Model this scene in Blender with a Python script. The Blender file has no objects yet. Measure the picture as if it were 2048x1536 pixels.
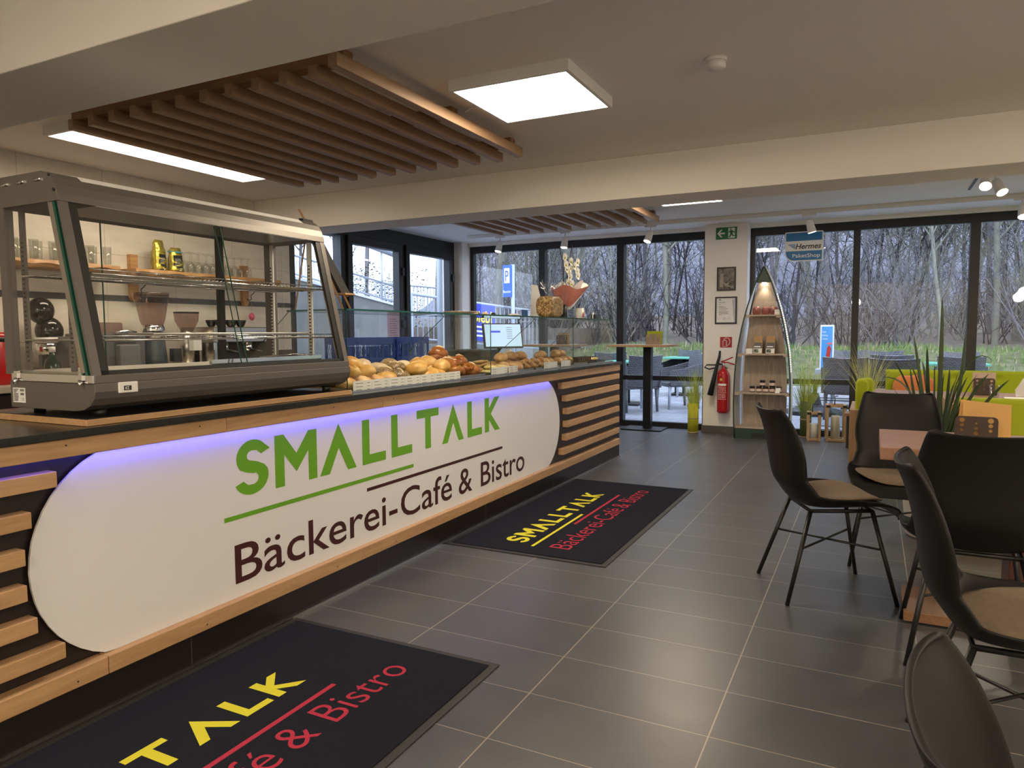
import bpy, math, random
from mathutils import Vector, Matrix, noise
random.seed(7)
PI = math.pi
C = bpy.context.scene.collection
sc = bpy.context.scene

# ------------------------------------------------------------------ camera
cam = bpy.data.cameras.new('camera'); cam_o = bpy.data.objects.new('camera', cam); C.objects.link(cam_o)
F_PX, YAW, PITCH, ROLL, CAM_H = 1429.2, math.radians(26.749), math.radians(-4.135), math.radians(-0.325), 1.232
cam.sensor_fit = 'HORIZONTAL'; cam.sensor_width = 36.0; cam.lens = 36.0 * F_PX / 2048.0
cam.clip_start = 0.05; cam.clip_end = 400
_f0 = Vector((-math.sin(YAW), math.cos(YAW), 0)); _r0 = Vector((math.cos(YAW), math.sin(YAW), 0)); _u0 = Vector((0, 0, 1))
_f = _f0 * math.cos(PITCH) + _u0 * math.sin(PITCH); _u = _u0 * math.cos(PITCH) - _f0 * math.sin(PITCH)
_r2 = _r0 * math.cos(ROLL) + _u * math.sin(ROLL); _u2 = _u * math.cos(ROLL) - _r0 * math.sin(ROLL)
cam_o.matrix_world = Matrix(((_r2.x, _u2.x, -_f.x, 0), (_r2.y, _u2.y, -_f.y, 0), (_r2.z, _u2.z, -_f.z, CAM_H), (0, 0, 0, 1)))
sc.camera = cam_o

# ------------------------------------------------------------------ world, exposure
w = bpy.data.worlds.new('overcast_sky'); sc.world = w; w.use_nodes = True
_bg = w.node_tree.nodes['Background']; _bg.inputs[0].default_value = (0.64, 0.76, 1.0, 1); _bg.inputs[1].default_value = 3.3
sc.view_settings.view_transform = 'Standard'; sc.view_settings.look = 'None'
sc.view_settings.exposure = 0.52; sc.view_settings.gamma = 1.0; sc.view_settings.use_curve_mapping = False
PANEL_STRENGTH = 34.0
PANEL_COLOR = (1.0, 0.83, 0.62)
SPOT_WATT = 20.0
LED_WATT = 2.6
try:
    sc.cycles.max_bounces = 8; sc.cycles.transparent_max_bounces = 24; sc.cycles.diffuse_bounces = 4
    sc.cycles.glossy_bounces = 3; sc.cycles.transmission_bounces = 6; sc.cycles.caustics_reflective = False; sc.cycles.caustics_refractive = False
    sc.cycles.sample_clamp_indirect = 4.0
except Exception:
    pass

# ------------------------------------------------------------------ helpers
class MB:
    def __init__(s): s.v = []; s.f = []; s.m = []; s.sm = []
    def add(s, vs, fs, mi=0, smooth=False):
        n = len(s.v); s.v += [Vector(p) for p in vs]
        for f in fs: s.f.append([i + n for i in f]); s.m.append(mi); s.sm.append(smooth)
        return s
    def box(s, x0, x1, y0, y1, z0, z1, mi=0):
        return s.add([(x0,y0,z0),(x1,y0,z0),(x1,y1,z0),(x0,y1,z0),(x0,y0,z1),(x1,y0,z1),(x1,y1,z1),(x0,y1,z1)],
                     [(0,3,2,1),(4,5,6,7),(0,1,5,4),(1,2,6,5),(2,3,7,6),(3,0,4,7)], mi)
    def quad(s, a, b, c, d, mi=0): return s.add([a,b,c,d], [(0,1,2,3)], mi)
    def tube(s, pts, rad, n=8, mi=0, caps=True, smooth=True, closed=False):
        pts = [Vector(p) for p in pts]; N = len(pts)
        if not isinstance(rad, (list, tuple)): rad = [rad] * N
        up = None; rings = []
        for i, p in enumerate(pts):
            if closed: t = pts[(i+1) % N] - pts[i-1]
            else: t = (pts[min(i+1, N-1)] - pts[max(i-1, 0)])
            if t.length < 1e-9: t = Vector((0,0,1))
            t.normalize()
            if up is None:
                up = Vector((0,0,1)) if abs(t.z) < .9 else Vector((1,0,0))
            a = t.cross(up)
            if a.length < 1e-6: a = t.cross(Vector((0,1,0)))
            a.normalize(); b = a.cross(t).normalized(); up = b
            rings.append([p + (a*math.cos(2*PI*k/n) + b*math.sin(2*PI*k/n)) * rad[i] for k in range(n)])
        vs = [q for r in rings for q in r]; fs = []
        for i in range(N if closed else N-1):
            j = (i+1) % N
            for k in range(n):
                fs.append((i*n+k, i*n+(k+1) % n, j*n+(k+1) % n, j*n+k))
        s.add(vs, fs, mi, smooth)
        if caps and not closed:
            b0 = len(s.v) - len(vs)
            s.f.append([b0 + k for k in range(n)][::-1]); s.m.append(mi); s.sm.append(False)
            s.f.append([b0 + (N-1)*n + k for k in range(n)]); s.m.append(mi); s.sm.append(False)
        return s
    def lathe(s, prof, c=(0,0,0), n=20, mi=0, smooth=True, cap=True):
        vs = []; fs = []; N = len(prof)
        for r, z in prof:
            for k in range(n): vs.append((c[0]+r*math.cos(2*PI*k/n), c[1]+r*math.sin(2*PI*k/n), c[2]+z))
        for i in range(N-1):
            for k in range(n): fs.append((i*n+k, i*n+(k+1) % n, (i+1)*n+(k+1) % n, (i+1)*n+k))
        s.add(vs, fs, mi, smooth)
        if cap:
            b0 = len(s.v) - len(vs)
            if prof[0][0] > 1e-4: s.f.append([b0+k for k in range(n)][::-1]); s.m.append(mi); s.sm.append(False)
            if prof[-1][0] > 1e-4: s.f.append([b0+(N-1)*n+k for k in range(n)]); s.m.append(mi); s.sm.append(False)
        return s
    def prism(s, poly, d0, d1, fn, mi=0, both=True):
        n = len(poly); vs = [fn(a, b, d0) for a, b in poly] + [fn(a, b, d1) for a, b in poly]
        fs = [tuple(range(n))[::-1], tuple(range(n, 2*n))] if both else [tuple(range(n, 2*n))]
        for i in range(n): fs.append((i, (i+1) % n, n+(i+1) % n, n+i))
        return s.add(vs, fs, mi)
    def ell(s, c, r, n=12, m=8, mi=0, fn=None):
        vs = []; fs = []
        for i in range(m+1):
            th = PI*i/m
            for k in range(n):
                ph = 2*PI*k/n
                p = Vector((math.sin(th)*math.cos(ph), math.sin(th)*math.sin(ph), -math.cos(th)))
                q = Vector((p.x*r[0], p.y*r[1], p.z*r[2]))
                if fn: q = fn(p, q)
                vs.append((c[0]+q[0], c[1]+q[1], c[2]+q[2]))
        for i in range(m):
            for k in range(n): fs.append((i*n+k, i*n+(k+1) % n, (i+1)*n+(k+1) % n, (i+1)*n+k))
        return s.add(vs, fs, mi, True)
    def build(s, name, mats, parent=None, origin=None, bevel=0, local=False, fixn=True):
        off = Vector((0,0,0))
        if parent is not None and not local:
            p = parent
            while p is not None: off += p.location; p = p.parent
        base = Vector((0,0,0))
        if parent is None and s.v:
            if origin is None:
                xs = [v.x for v in s.v]; ys = [v.y for v in s.v]; zs = [v.z for v in s.v]
                base = Vector(((min(xs)+max(xs))/2, (min(ys)+max(ys))/2, min(zs)))
            else: base = Vector(origin)
            off = base
        me = bpy.data.meshes.new(name); me.from_pydata([v - off for v in s.v], [], s.f)
        if not isinstance(mats, (list, tuple)): mats = [mats]
        for mt in mats: me.materials.append(mt)
        me.polygons.foreach_set('material_index', s.m); me.polygons.foreach_set('use_smooth', s.sm)
        if fixn:
            import bmesh
            bm = bmesh.new(); bm.from_mesh(me); bmesh.ops.recalc_face_normals(bm, faces=bm.faces); bm.to_mesh(me); bm.free()
        me.update()
        o = bpy.data.objects.new(name, me); C.objects.link(o)
        if parent is not None: o.parent = parent
        else: o.location = base
        if bevel:
            b = o.modifiers.new('bevel', 'BEVEL'); b.width = bevel; b.segments = 2; b.limit_method = 'ANGLE'; b.angle_limit = math.radians(40)
        return o

def tag(o, label=None, cat=None, group=None, kind=None):
    if label: o['label'] = label
    if cat: o['category'] = cat
    if group: o['group'] = group
    if kind: o['kind'] = kind
    return o
def thing(name, label, cat, loc=(0,0,0), rz=0.0, group=None):
    o = bpy.data.objects.new(name, None); C.objects.link(o); o.empty_display_size = .1
    o.location = loc; o.rotation_euler = (0, 0, rz); return tag(o, label, cat, group)
def struct(mb, name, mats, **k): return tag(mb.build(name, mats, **k), kind='structure')
def dup(root, loc=None, rz=None, label=None, group=None, rot=None, scale=None):
    r = root.copy(); C.objects.link(r)
    if loc is not None: r.location = loc
    if rz is not None: r.rotation_euler = (0, 0, rz)
    if rot is not None: r.rotation_euler = rot
    if scale is not None: r.scale = scale if isinstance(scale, (tuple, list)) else (scale,)*3
    if label: r['label'] = label
    if group: r['group'] = group
    for ch in list(root.children):
        c = ch.copy(); C.objects.link(c); c.parent = r
        for g in list(ch.children):
            d = g.copy(); C.objects.link(d); d.parent = c
    return r
def B(*a): return MB().box(*a)

# ------------------------------------------------------------------ materials
def new_mat(name):
    m = bpy.data.materials.new(name); m.use_nodes = True
    return m, m.node_tree.nodes, m.node_tree.links, m.node_tree.nodes['Principled BSDF']
def col4(c): return (c[0], c[1], c[2], 1)
def plain(name, c, rough=.6, metal=0, var=.08, scale=40, spec=.5, bump=0, bscale=None, coord='Object'):
    m, n, l, p = new_mat(name)
    p.inputs['Roughness'].default_value = rough; p.inputs['Metallic'].default_value = metal
    p.inputs['Specular IOR Level'].default_value = spec
    tc = n.new('ShaderNodeTexCoord'); nz = n.new('ShaderNodeTexNoise'); nz.inputs['Scale'].default_value = scale; nz.inputs['Detail'].default_value = 3
    l.new(tc.outputs[coord], nz.inputs['Vector'])
    mx = n.new('ShaderNodeMix'); mx.data_type = 'RGBA'
    mx.inputs[6].default_value = col4([x*(1-var) for x in c]); mx.inputs[7].default_value = col4([min(1, x*(1+var)) for x in c])
    l.new(nz.outputs['Fac'], mx.inputs[0]); l.new(mx.outputs[2], p.inputs['Base Color'])
    if bump:
        nb = n.new('ShaderNodeTexNoise'); nb.inputs['Scale'].default_value = bscale or scale; nb.inputs['Detail'].default_value = 4
        l.new(tc.outputs[coord], nb.inputs['Vector'])
        b = n.new('ShaderNodeBump'); b.inputs['Strength'].default_value = bump; b.inputs['Distance'].default_value = .01
        l.new(nb.outputs['Fac'], b.inputs['Height']); l.new(b.outputs[0], p.inputs['Normal'])
    return m
def emis(name, c, s):
    m, n, l, p = new_mat(name)
    p.inputs['Base Color'].default_value = col4([min(1, x) for x in c]); p.inputs['Emission Color'].default_value = col4(c); p.inputs['Emission Strength'].default_value = s
    return m
def wood(name, c1, c2, axis='y', rough=.5, scale=1.0, knots=True):
    m, n, l, p = new_mat(name); p.inputs['Roughness'].default_value = rough
    tc = n.new('ShaderNodeTexCoord'); mp = n.new('ShaderNodeMapping')
    s = {'x': (1.2, 14, 14), 'y': (14, 1.2, 14), 'z': (14, 14, 1.2)}[axis]
    mp.inputs['Scale'].default_value = [q*scale for q in s]
    oi = n.new('ShaderNodeObjectInfo'); vm = n.new('ShaderNodeVectorMath'); vm.operation = 'ADD'
    sc_ = n.new('ShaderNodeMath'); sc_.operation = 'MULTIPLY'; sc_.inputs[1].default_value = 37.0
    l.new(oi.outputs['Random'], sc_.inputs[0]); l.new(tc.outputs['Object'], vm.inputs[0]); l.new(sc_.outputs[0], vm.inputs[1])
    l.new(vm.outputs[0], mp.inputs['Vector'])
    nz = n.new('ShaderNodeTexNoise'); nz.inputs['Scale'].default_value = 1.6; nz.inputs['Detail'].default_value = 4; nz.inputs['Distortion'].default_value = 1.2
    l.new(mp.outputs[0], nz.inputs['Vector'])
    wv = n.new('ShaderNodeTexNoise'); wv.inputs['Scale'].default_value = 7; wv.inputs['Detail'].default_value = 6; wv.inputs['Roughness'].default_value = .7
    l.new(mp.outputs[0], wv.inputs['Vector'])
    ad = n.new('ShaderNodeMath'); ad.operation = 'ADD'; l.new(nz.outputs['Fac'], ad.inputs[0]); l.new(wv.outputs['Fac'], ad.inputs[1])
    cr = n.new('ShaderNodeValToRGB'); cr.color_ramp.elements[0].position = .35; cr.color_ramp.elements[1].position = .66
    hf = n.new('ShaderNodeMath'); hf.operation = 'MULTIPLY'; hf.inputs[1].default_value = .5; l.new(ad.outputs[0], hf.inputs[0]); l.new(hf.outputs[0], cr.inputs[0])
    cr.color_ramp.elements[0].color = col4(c2); cr.color_ramp.elements[1].color = col4(c1)
    l.new(cr.outputs[0], p.inputs['Base Color'])
    b = n.new('ShaderNodeBump'); b.inputs['Strength'].default_value = .15; b.inputs['Distance'].default_value = .003
    l.new(hf.outputs[0], b.inputs['Height']); l.new(b.outputs[0], p.inputs['Normal'])
    return m
def glass(name, tint=(.96,.98,.97), ior=1.45, rough=0.0, maxrefl=1.0):
    m, n, l, p = new_mat(name); n.remove(p)
    out = n['Material Output']; tr = n.new('ShaderNodeBsdfTransparent'); tr.inputs[0].default_value = col4(tint)
    gl = n.new('ShaderNodeBsdfGlossy'); gl.inputs['Roughness'].default_value = rough
    # Schlick reflectance from |N.I|, so that either side of a thin pane reflects alike
    ge = n.new('ShaderNodeNewGeometry'); dt = n.new('ShaderNodeVectorMath'); dt.operation = 'DOT_PRODUCT'
    l.new(ge.outputs['Normal'], dt.inputs[0]); l.new(ge.outputs['Incoming'], dt.inputs[1])
    ab = n.new('ShaderNodeMath'); ab.operation = 'ABSOLUTE'; l.new(dt.outputs['Value'], ab.inputs[0])
    om = n.new('ShaderNodeMath'); om.operation = 'SUBTRACT'; om.inputs[0].default_value = 1; om.use_clamp = True; l.new(ab.outputs[0], om.inputs[1])
    pw = n.new('ShaderNodeMath'); pw.operation = 'POWER'; pw.inputs[1].default_value = 5; l.new(om.outputs[0], pw.inputs[0])
    f0 = ((ior-1)/(ior+1))**2*1.7
    mu = n.new('ShaderNodeMath'); mu.operation = 'MULTIPLY_ADD'; mu.inputs[1].default_value = (1-f0)*maxrefl; mu.inputs[2].default_value = f0; l.new(pw.outputs[0], mu.inputs[0])
    mx = n.new('ShaderNodeMixShader'); l.new(mu.outputs[0], mx.inputs[0]); l.new(tr.outputs[0], mx.inputs[1]); l.new(gl.outputs[0], mx.inputs[2])
    l.new(mx.outputs[0], out.inputs[0]); return m

M = {}
M['paint'] = plain('white_wall_paint', (.86,.83,.78), .9, var=.015, scale=90, bump=.05, bscale=260)
M['ceil'] = plain('ceiling_paint', (.88,.86,.83), .95, var=.012, scale=60, bump=.04, bscale=220)
M['oak'] = wood('oak_batten', (.52,.325,.165), (.36,.205,.095), 'y')
M['oakx'] = wood('oak_across', (.50,.31,.16), (.35,.20,.095), 'x')
M['oakz'] = wood('oak_upright', (.50,.31,.16), (.35,.20,.095), 'z')
M['pine'] = wood('larch_slat', (.42,.27,.155), (.30,.175,.095), 'y')
M['pinex'] = wood('larch_crossbar', (.34,.18,.08), (.22,.11,.045), 'x')
M['darkpanel'] = plain('dark_brown_laminate', (.018,.013,.013), .35, var=.1)
M['stone'] = plain('black_granite', (.018,.02,.02), .25, var=.7, scale=260)
M['signwhite'] = plain('sign_white', (.72,.72,.72), .55, var=.01, scale=300)
M['green'] = plain('sign_green', (.13,.36,.012), .5, var=.02)
M['maroon'] = plain('sign_maroon', (.045,.006,.004), .5, var=.02)
M['black'] = plain('black_plastic', (.012,.012,.012), .42, var=.1)
M['blackmetal'] = plain('black_powder_coat', (.008,.008,.008), .4, var=.1)
M['frame'] = plain('anthracite_frame', (.012,.012,.013), .45, var=.15, scale=15)
M['steel'] = plain('brushed_steel', (.55,.52,.48), .3, metal=1, var=.05, scale=80)
M['steelpaint'] = plain('taupe_steel', (.17,.155,.14), .42, metal=.5, var=.02, scale=200)
M['chrome'] = plain('chrome', (.8,.8,.8), .12, metal=1, var=.02)
M['white'] = plain('white_plastic', (.8,.79,.77), .45, var=.02)
M['paper'] = plain('white_paper', (.78,.78,.76), .7, var=.02)
M['glass'] = glass('window_glass', (.97,.985,1.0), 1.5, maxrefl=.95)
M['glassc'] = glass('case_glass', (.97,.985,.975), 1.38)
M['glassedge'] = plain('green_glass_edge', (.01,.07,.05), .15, var=.1)
M['ware'] = glass('glassware', (.93,.94,.93), 1.5, .04)
M['panel'] = emis('led_panel_glow', PANEL_COLOR, PANEL_STRENGTH)
M['strip'] = emis('led_strip_panel_glow', PANEL_COLOR, PANEL_STRENGTH*.40)
M['farpanel'] = emis('led_far_panel_glow', PANEL_COLOR, PANEL_STRENGTH*.65)
M['square'] = emis('led_square_panel_glow', PANEL_COLOR, PANEL_STRENGTH*.70)
M['led'] = emis('blue_led_strip', (.30,.36,1.0), 3.0)
M['spotglow'] = emis('spot_glow', (1.0,.88,.7), 30.0)
M['red'] = plain('red_enamel', (.42,.012,.014), .25, var=.04)
M['lime'] = plain('lime_felt', (.36,.42,.012), .9, var=.08, scale=300, bump=.1, bscale=400)
M['cushion'] = plain('taupe_cord_fabric', (.20,.145,.095), .95, var=.22, scale=60, bump=.5, bscale=500)
M['wicker'] = None
M['leaf'] = plain('palm_leaf', (.035,.062,.022), .4, var=.35, scale=12)
M['grass'] = plain('dried_green_grass', (.44,.52,.09), .7, var=.35, scale=14)
M['grassy'] = plain('yellow_green_reed', (.52,.50,.03), .6, var=.3, scale=20)
M['rope'] = plain('twine', (.45,.32,.16), .9, var=.2)
# ------------------------------------------------------------------ special materials
def floor_mat():
    m, n, l, p = new_mat('slate_floor_tiles')
    g = n.new('ShaderNodeNewGeometry'); sx = n.new('ShaderNodeSeparateXYZ'); l.new(g.outputs['Position'], sx.inputs[0])
    def math_(op, a, b=None):
        q = n.new('ShaderNodeMath'); q.operation = op
        for i, v in enumerate((a, b)):
            if v is None: continue
            if isinstance(v, (int, float)): q.inputs[i].default_value = v
            else: l.new(v, q.inputs[i])
        return q.outputs[0]
    u = math_('DIVIDE', math_('SUBTRACT', sx.outputs[0], -2.218 - 6.013), .6013)
    v = math_('DIVIDE', math_('SUBTRACT', sx.outputs[1], 3.048 - 30.41), .3041)
    fu = math_('FRACT', u); fv = math_('FRACT', v)
    du = math_('MULTIPLY', math_('MINIMUM', fu, math_('SUBTRACT', 1.0, fu)), .6013)
    dv = math_('MULTIPLY', math_('MINIMUM', fv, math_('SUBTRACT', 1.0, fv)), .3041)
    d = math_('MINIMUM', math_('MULTIPLY', du, .8), dv)
    gr = math_('LESS_THAN', d, .0017)
    cell = n.new('ShaderNodeCombineXYZ'); l.new(math_('FLOOR', u), cell.inputs[0]); l.new(math_('FLOOR', v), cell.inputs[1])
    wn = n.new('ShaderNodeTexWhiteNoise'); l.new(cell.outputs[0], wn.inputs[0])
    nz = n.new('ShaderNodeTexNoise'); nz.inputs['Scale'].default_value = 3.2; nz.inputs['Detail'].default_value = 6; nz.inputs['Roughness'].default_value = .65
    l.new(g.outputs['Position'], nz.inputs['Vector'])
    n2 = n.new('ShaderNodeTexNoise'); n2.inputs['Scale'].default_value = 90; l.new(g.outputs['Position'], n2.inputs['Vector'])
    s = math_('ADD', math_('MULTIPLY', wn.outputs['Value'], .22), math_('ADD', math_('MULTIPLY', nz.outputs['Fac'], .75), math_('MULTIPLY', n2.outputs['Fac'], .3)))
    cr = n.new('ShaderNodeValToRGB'); cr.color_ramp.elements[0].position = .35; cr.color_ramp.elements[1].position = .95
    cr.color_ramp.elements[0].color = (.050,.052,.058,1); cr.color_ramp.elements[1].color = (.088,.090,.096,1); l.new(s, cr.inputs[0])
    mx = n.new('ShaderNodeMix'); mx.data_type = 'RGBA'; l.new(gr, mx.inputs[0]); l.new(cr.outputs[0], mx.inputs[6]); mx.inputs[7].default_value = (.34,.29,.22,1)
    l.new(mx.outputs[2], p.inputs['Base Color'])
    rr = n.new('ShaderNodeMapRange'); l.new(nz.outputs['Fac'], rr.inputs[0]); rr.inputs[3].default_value = .29; rr.inputs[4].default_value = .40; p.inputs['Specular IOR Level'].default_value = .7
    l.new(rr.outputs[0], p.inputs['Roughness'])
    b = n.new('ShaderNodeBump'); b.inputs['Strength'].default_value = .3; b.inputs['Distance'].default_value = .002
    l.new(math_('SUBTRACT', 1.0, gr), b.inputs['Height']); l.new(b.outputs[0], p.inputs['Normal'])
    return m
def tilewall_mat():
    m, n, l, p = new_mat('cream_wall_tiles'); p.inputs['Roughness'].default_value = .45
    g = n.new('ShaderNodeNewGeometry'); sx = n.new('ShaderNodeSeparateXYZ'); l.new(g.outputs['Position'], sx.inputs[0])
    def math_(op, a, b=None):
        q = n.new('ShaderNodeMath'); q.operation = op
        for i, v in enumerate((a, b)):
            if v is None: continue
            if isinstance(v, (int, float)): q.inputs[i].default_value = v
            else: l.new(v, q.inputs[i])
        return q.outputs[0]
    u = math_('FRACT', math_('DIVIDE', math_('SUBTRACT', sx.outputs[1], 2.97 - 6.2), .62))
    z = sx.outputs[2]
    du = math_('MULTIPLY', math_('MINIMUM', u, math_('SUBTRACT', 1.0, u)), .62)
    dz = math_('MINIMUM', math_('ABSOLUTE', math_('SUBTRACT', z, 1.86)), math_('ABSOLUTE', math_('SUBTRACT', z, 1.18)))
    gr = math_('LESS_THAN', math_('MINIMUM', du, dz), .002)
    st = math_('LESS_THAN', math_('ABSOLUTE', math_('SUBTRACT', z, 1.518)), .024)
    mp = n.new('ShaderNodeMapping'); mp.inputs['Scale'].default_value = (1, 1.5, 6); l.new(g.outputs['Position'], mp.inputs[0])
    nz = n.new('ShaderNodeTexNoise'); nz.inputs['Scale'].default_value = 2.5; nz.inputs['Detail'].default_value = 5; l.new(mp.outputs[0], nz.inputs['Vector'])
    cr = n.new('ShaderNodeValToRGB'); cr.color_ramp.elements[0].position = .3; cr.color_ramp.elements[1].position = .75
    cr.color_ramp.elements[0].color = (.66,.60,.51,1); cr.color_ramp.elements[1].color = (.78,.73,.64,1); l.new(nz.outputs['Fac'], cr.inputs[0])
    mx = n.new('ShaderNodeMix'); mx.data_type = 'RGBA'; l.new(gr, mx.inputs[0]); l.new(cr.outputs[0], mx.inputs[6]); mx.inputs[7].default_value = (.45,.40,.33,1)
    m2 = n.new('ShaderNodeMix'); m2.data_type = 'RGBA'; l.new(st, m2.inputs[0]); l.new(mx.outputs[2], m2.inputs[6]); m2.inputs[7].default_value = (.10,.10,.10,1)
    l.new(m2.outputs[2], p.inputs['Base Color']); return m
def brick_mat(name, c1, c2, mortar, sx_, sy_, msize=.02, rough=.8, plane='xy', bump=.4, offset=.5):
    m, n, l, p = new_mat(name); p.inputs['Roughness'].default_value = rough
    tc = n.new('ShaderNodeTexCoord'); vec = tc.outputs['Object']
    if plane != 'xy':
        s = n.new('ShaderNodeSeparateXYZ'); l.new(vec, s.inputs[0]); cx = n.new('ShaderNodeCombineXYZ')
        ad = n.new('ShaderNodeMath'); ad.operation = 'ADD'; l.new(s.outputs[0], ad.inputs[0]); l.new(s.outputs[1], ad.inputs[1])
        l.new(ad.outputs[0], cx.inputs[0]); l.new(s.outputs[2], cx.inputs[1]); vec = cx.outputs[0]
    bt = n.new('ShaderNodeTexBrick'); l.new(vec, bt.inputs['Vector']); bt.offset = offset
    bt.inputs['Color1'].default_value = col4(c1); bt.inputs['Color2'].default_value = col4(c2); bt.inputs['Mortar'].default_value = col4(mortar)
    bt.inputs['Scale'].default_value = 1; bt.inputs['Brick Width'].default_value = sx_; bt.inputs['Row Height'].default_value = sy_; bt.inputs['Mortar Size'].default_value = msize
    nz = n.new('ShaderNodeTexNoise'); nz.inputs['Scale'].default_value = 1.7; nz.inputs['Detail'].default_value = 5; l.new(tc.outputs['Object'], nz.inputs['Vector'])
    mu = n.new('ShaderNodeMix'); mu.data_type = 'RGBA'; mu.blend_type = 'MULTIPLY'; mu.inputs[0].default_value = .6
    l.new(bt.outputs['Color'], mu.inputs[6]); cr = n.new('ShaderNodeValToRGB'); cr.color_ramp.elements[0].position = .35; cr.color_ramp.elements[1].position = .6
    cr.color_ramp.elements[0].color = (.55,.55,.58,1); l.new(nz.outputs['Fac'], cr.inputs[0]); l.new(cr.outputs[0], mu.inputs[7])
    l.new(mu.outputs[2], p.inputs['Base Color'])
    b = n.new('ShaderNodeBump'); b.inputs['Strength'].default_value = bump; b.inputs['Distance'].default_value = .005; b.invert = True
    l.new(bt.outputs['Fac'], b.inputs['Height']); l.new(b.outputs[0], p.inputs['Normal'])
    return m
M['floor'] = floor_mat(); M['tilewall'] = tilewall_mat()
M['paving'] = brick_mat('wet_terrace_pavers', (.46,.47,.51), (.36,.37,.41), (.18,.18,.20), .30, .20, .006, rough=.28)
M['wicker'] = brick_mat('grey_wicker', (.27,.27,.29), (.19,.19,.21), (.03,.03,.03), .045, .016, .0035, plane='side', rough=.6, bump=1)
M['skirt'] = plain('grey_skirting_tile', (.10,.09,.08), .45, var=.15, scale=8)

# ------------------------------------------------------------------ room shell
XL, XR, YB, YW, YF = -5.34, 4.6, -3.2, 8.80, 9.05
CZ = 2.50
struct(B(XL-.25, XR+.2, YB-.2, 9.12, -.12, 0), 'floor', M['floor'], origin=(0,0,0))
struct(B(XL-.25, XR+.2, YB-.2, 9.25, CZ, CZ+.3), 'ceiling', M['ceil'])
struct(B(XL, XR, 1.585, 2.0, 2.2, CZ), 'trim_1', M['paint'], bevel=.004)
struct(B(XL, XR, 5.11, 5.51, 2.2, CZ), 'trim_2', M['paint'], bevel=.004)
struct(B(XL-.2, XL, YB-.2, 5.56, 0, CZ), 'wall_left', M['tilewall'], origin=(0,0,0))
struct(B(XL-.2, XR+.2, YB-.2, YB, 0, CZ), 'wall_near', M['paint'])
struct(B(XR, XR+.2, YB, 9.25, 0, CZ), 'wall_right', M['paint'])
mb = B(-1.83, -1.335, YW, 9.15, 0, CZ).box(XL-.2, -5.21, 8.79, 9.15, 0, CZ).box(XL-.2, XR, 8.98, 9.15, 2.455, CZ)
struct(mb, 'wall_far', M['paint'])
struct(B(-1.843, -1.322, 8.788, 8.80, 0, .088).box(-1.843, -1.83, 8.8, 9.0, 0, .088).box(-1.335,-1.322,8.8,9.0,0,.088), 'baseboard_far', M['skirt'], bevel=.002)
struct(B(XL, XL+.012, YB, 5.56, 0, .08), 'baseboard_left', M['skirt'])

def window_x(idx, x0, x1, mull, transoms, y0=9.02, y1=9.10, ztop=2.455, headz=2.36):
    t = bpy.data.objects.new('window_%d' % idx, None); C.objects.link(t); t.location = ((x0+x1)/2, y0, 0); t['kind'] = 'structure'
    fr = MB().box(x0, x1, y0, y1, headz, ztop).box(x0, x1, y0, y1, 0, .07)
    fr.box(x0, x0+.055, y0, y1, .07, headz).box(x1-.055, x1, y0, y1, .07, headz)
    for a, b in mull: fr.box(a, b, y0-.03, y1, .07, headz)
    if transoms: fr.box(x0, x1, y0+.005, y1-.005, .605, .665)
    fr.build('window_frame', M['frame'], t, bevel=.003)
    gx = [x0+.05] + [v for ab in mull for v in ab] + [x1-.05]
    for i in range(0, len(gx)-1, 2):
        for za, zb in (((.06, .61), (.66, 2.365)) if transoms else ((.06, 2.365),)):
            MB().quad((gx[i]-.01, 9.06, za), (gx[i+1]+.01, 9.06, za), (gx[i+1]+.01, 9.06, zb), (gx[i]-.01, 9.06, zb)).build('glass_pane', M['glass'], t)
    return t
window_x(1, -5.21, -1.83, [(-4.112,-4.022), (-2.997,-2.902)], True)
window_x(2, -1.335, XR, [(-.221,-.149), (.895,.985), (2.0,2.09), (3.1,3.19)], True)
# side glazing behind the counter
t = bpy.data.objects.new('window_3', None); C.objects.link(t); t.location = (XL, 7.2, 0); t['kind'] = 'structure'
fr = MB().box(XL-.12, XL, 5.56, 8.79, 2.33, CZ).box(XL-.12, XL, 5.56, 8.79, 0, .08)
fr.box(XL-.12, XL, 5.56, 5.64, .08, 2.33).box(XL-.12, XL, 8.70, 8.79, .08, 2.33).box(XL-.12, XL, 6.36, 6.45, .08, 2.33).box(XL-.12, XL+.0, 7.50, 7.58, .08, 2.33)
fr.build('window_frame', M['frame'], t, bevel=.003)
for a, b in ((6.45,7.50),(7.58,8.70)):
    s = MB().box(XL-.07, XL+.03, a, b, 2.25, 2.345).box(XL-.07, XL+.03, a, a+.08, .07, 2.25).box(XL-.07, XL+.03, b-.08, b, .07, 2.25).box(XL-.07, XL+.03, a, b, .07, .2)
    so = s.build('door_sash', M['frame'], t, bevel=.004)
    MB().box(XL+.03, XL+.06, b-.03, b+.0, 1.95, 2.05).box(XL+.03, XL+.06, b-.03, b, 1.3, 1.4).build('hinge', M['frame'], so)
for a, b in ((5.63,6.37),(6.52,7.43),(7.65,8.63)):
    MB().quad((XL-.03,a,.1),(XL-.03,b,.1),(XL-.03,b,2.34),(XL-.03,a,2.34)).build('glass_pane', M['glass'], t)
MB().box(XL-.2, XL-.12, 5.56, 8.79, 2.33, CZ).build('outer_head', M['frame'], t)

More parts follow.
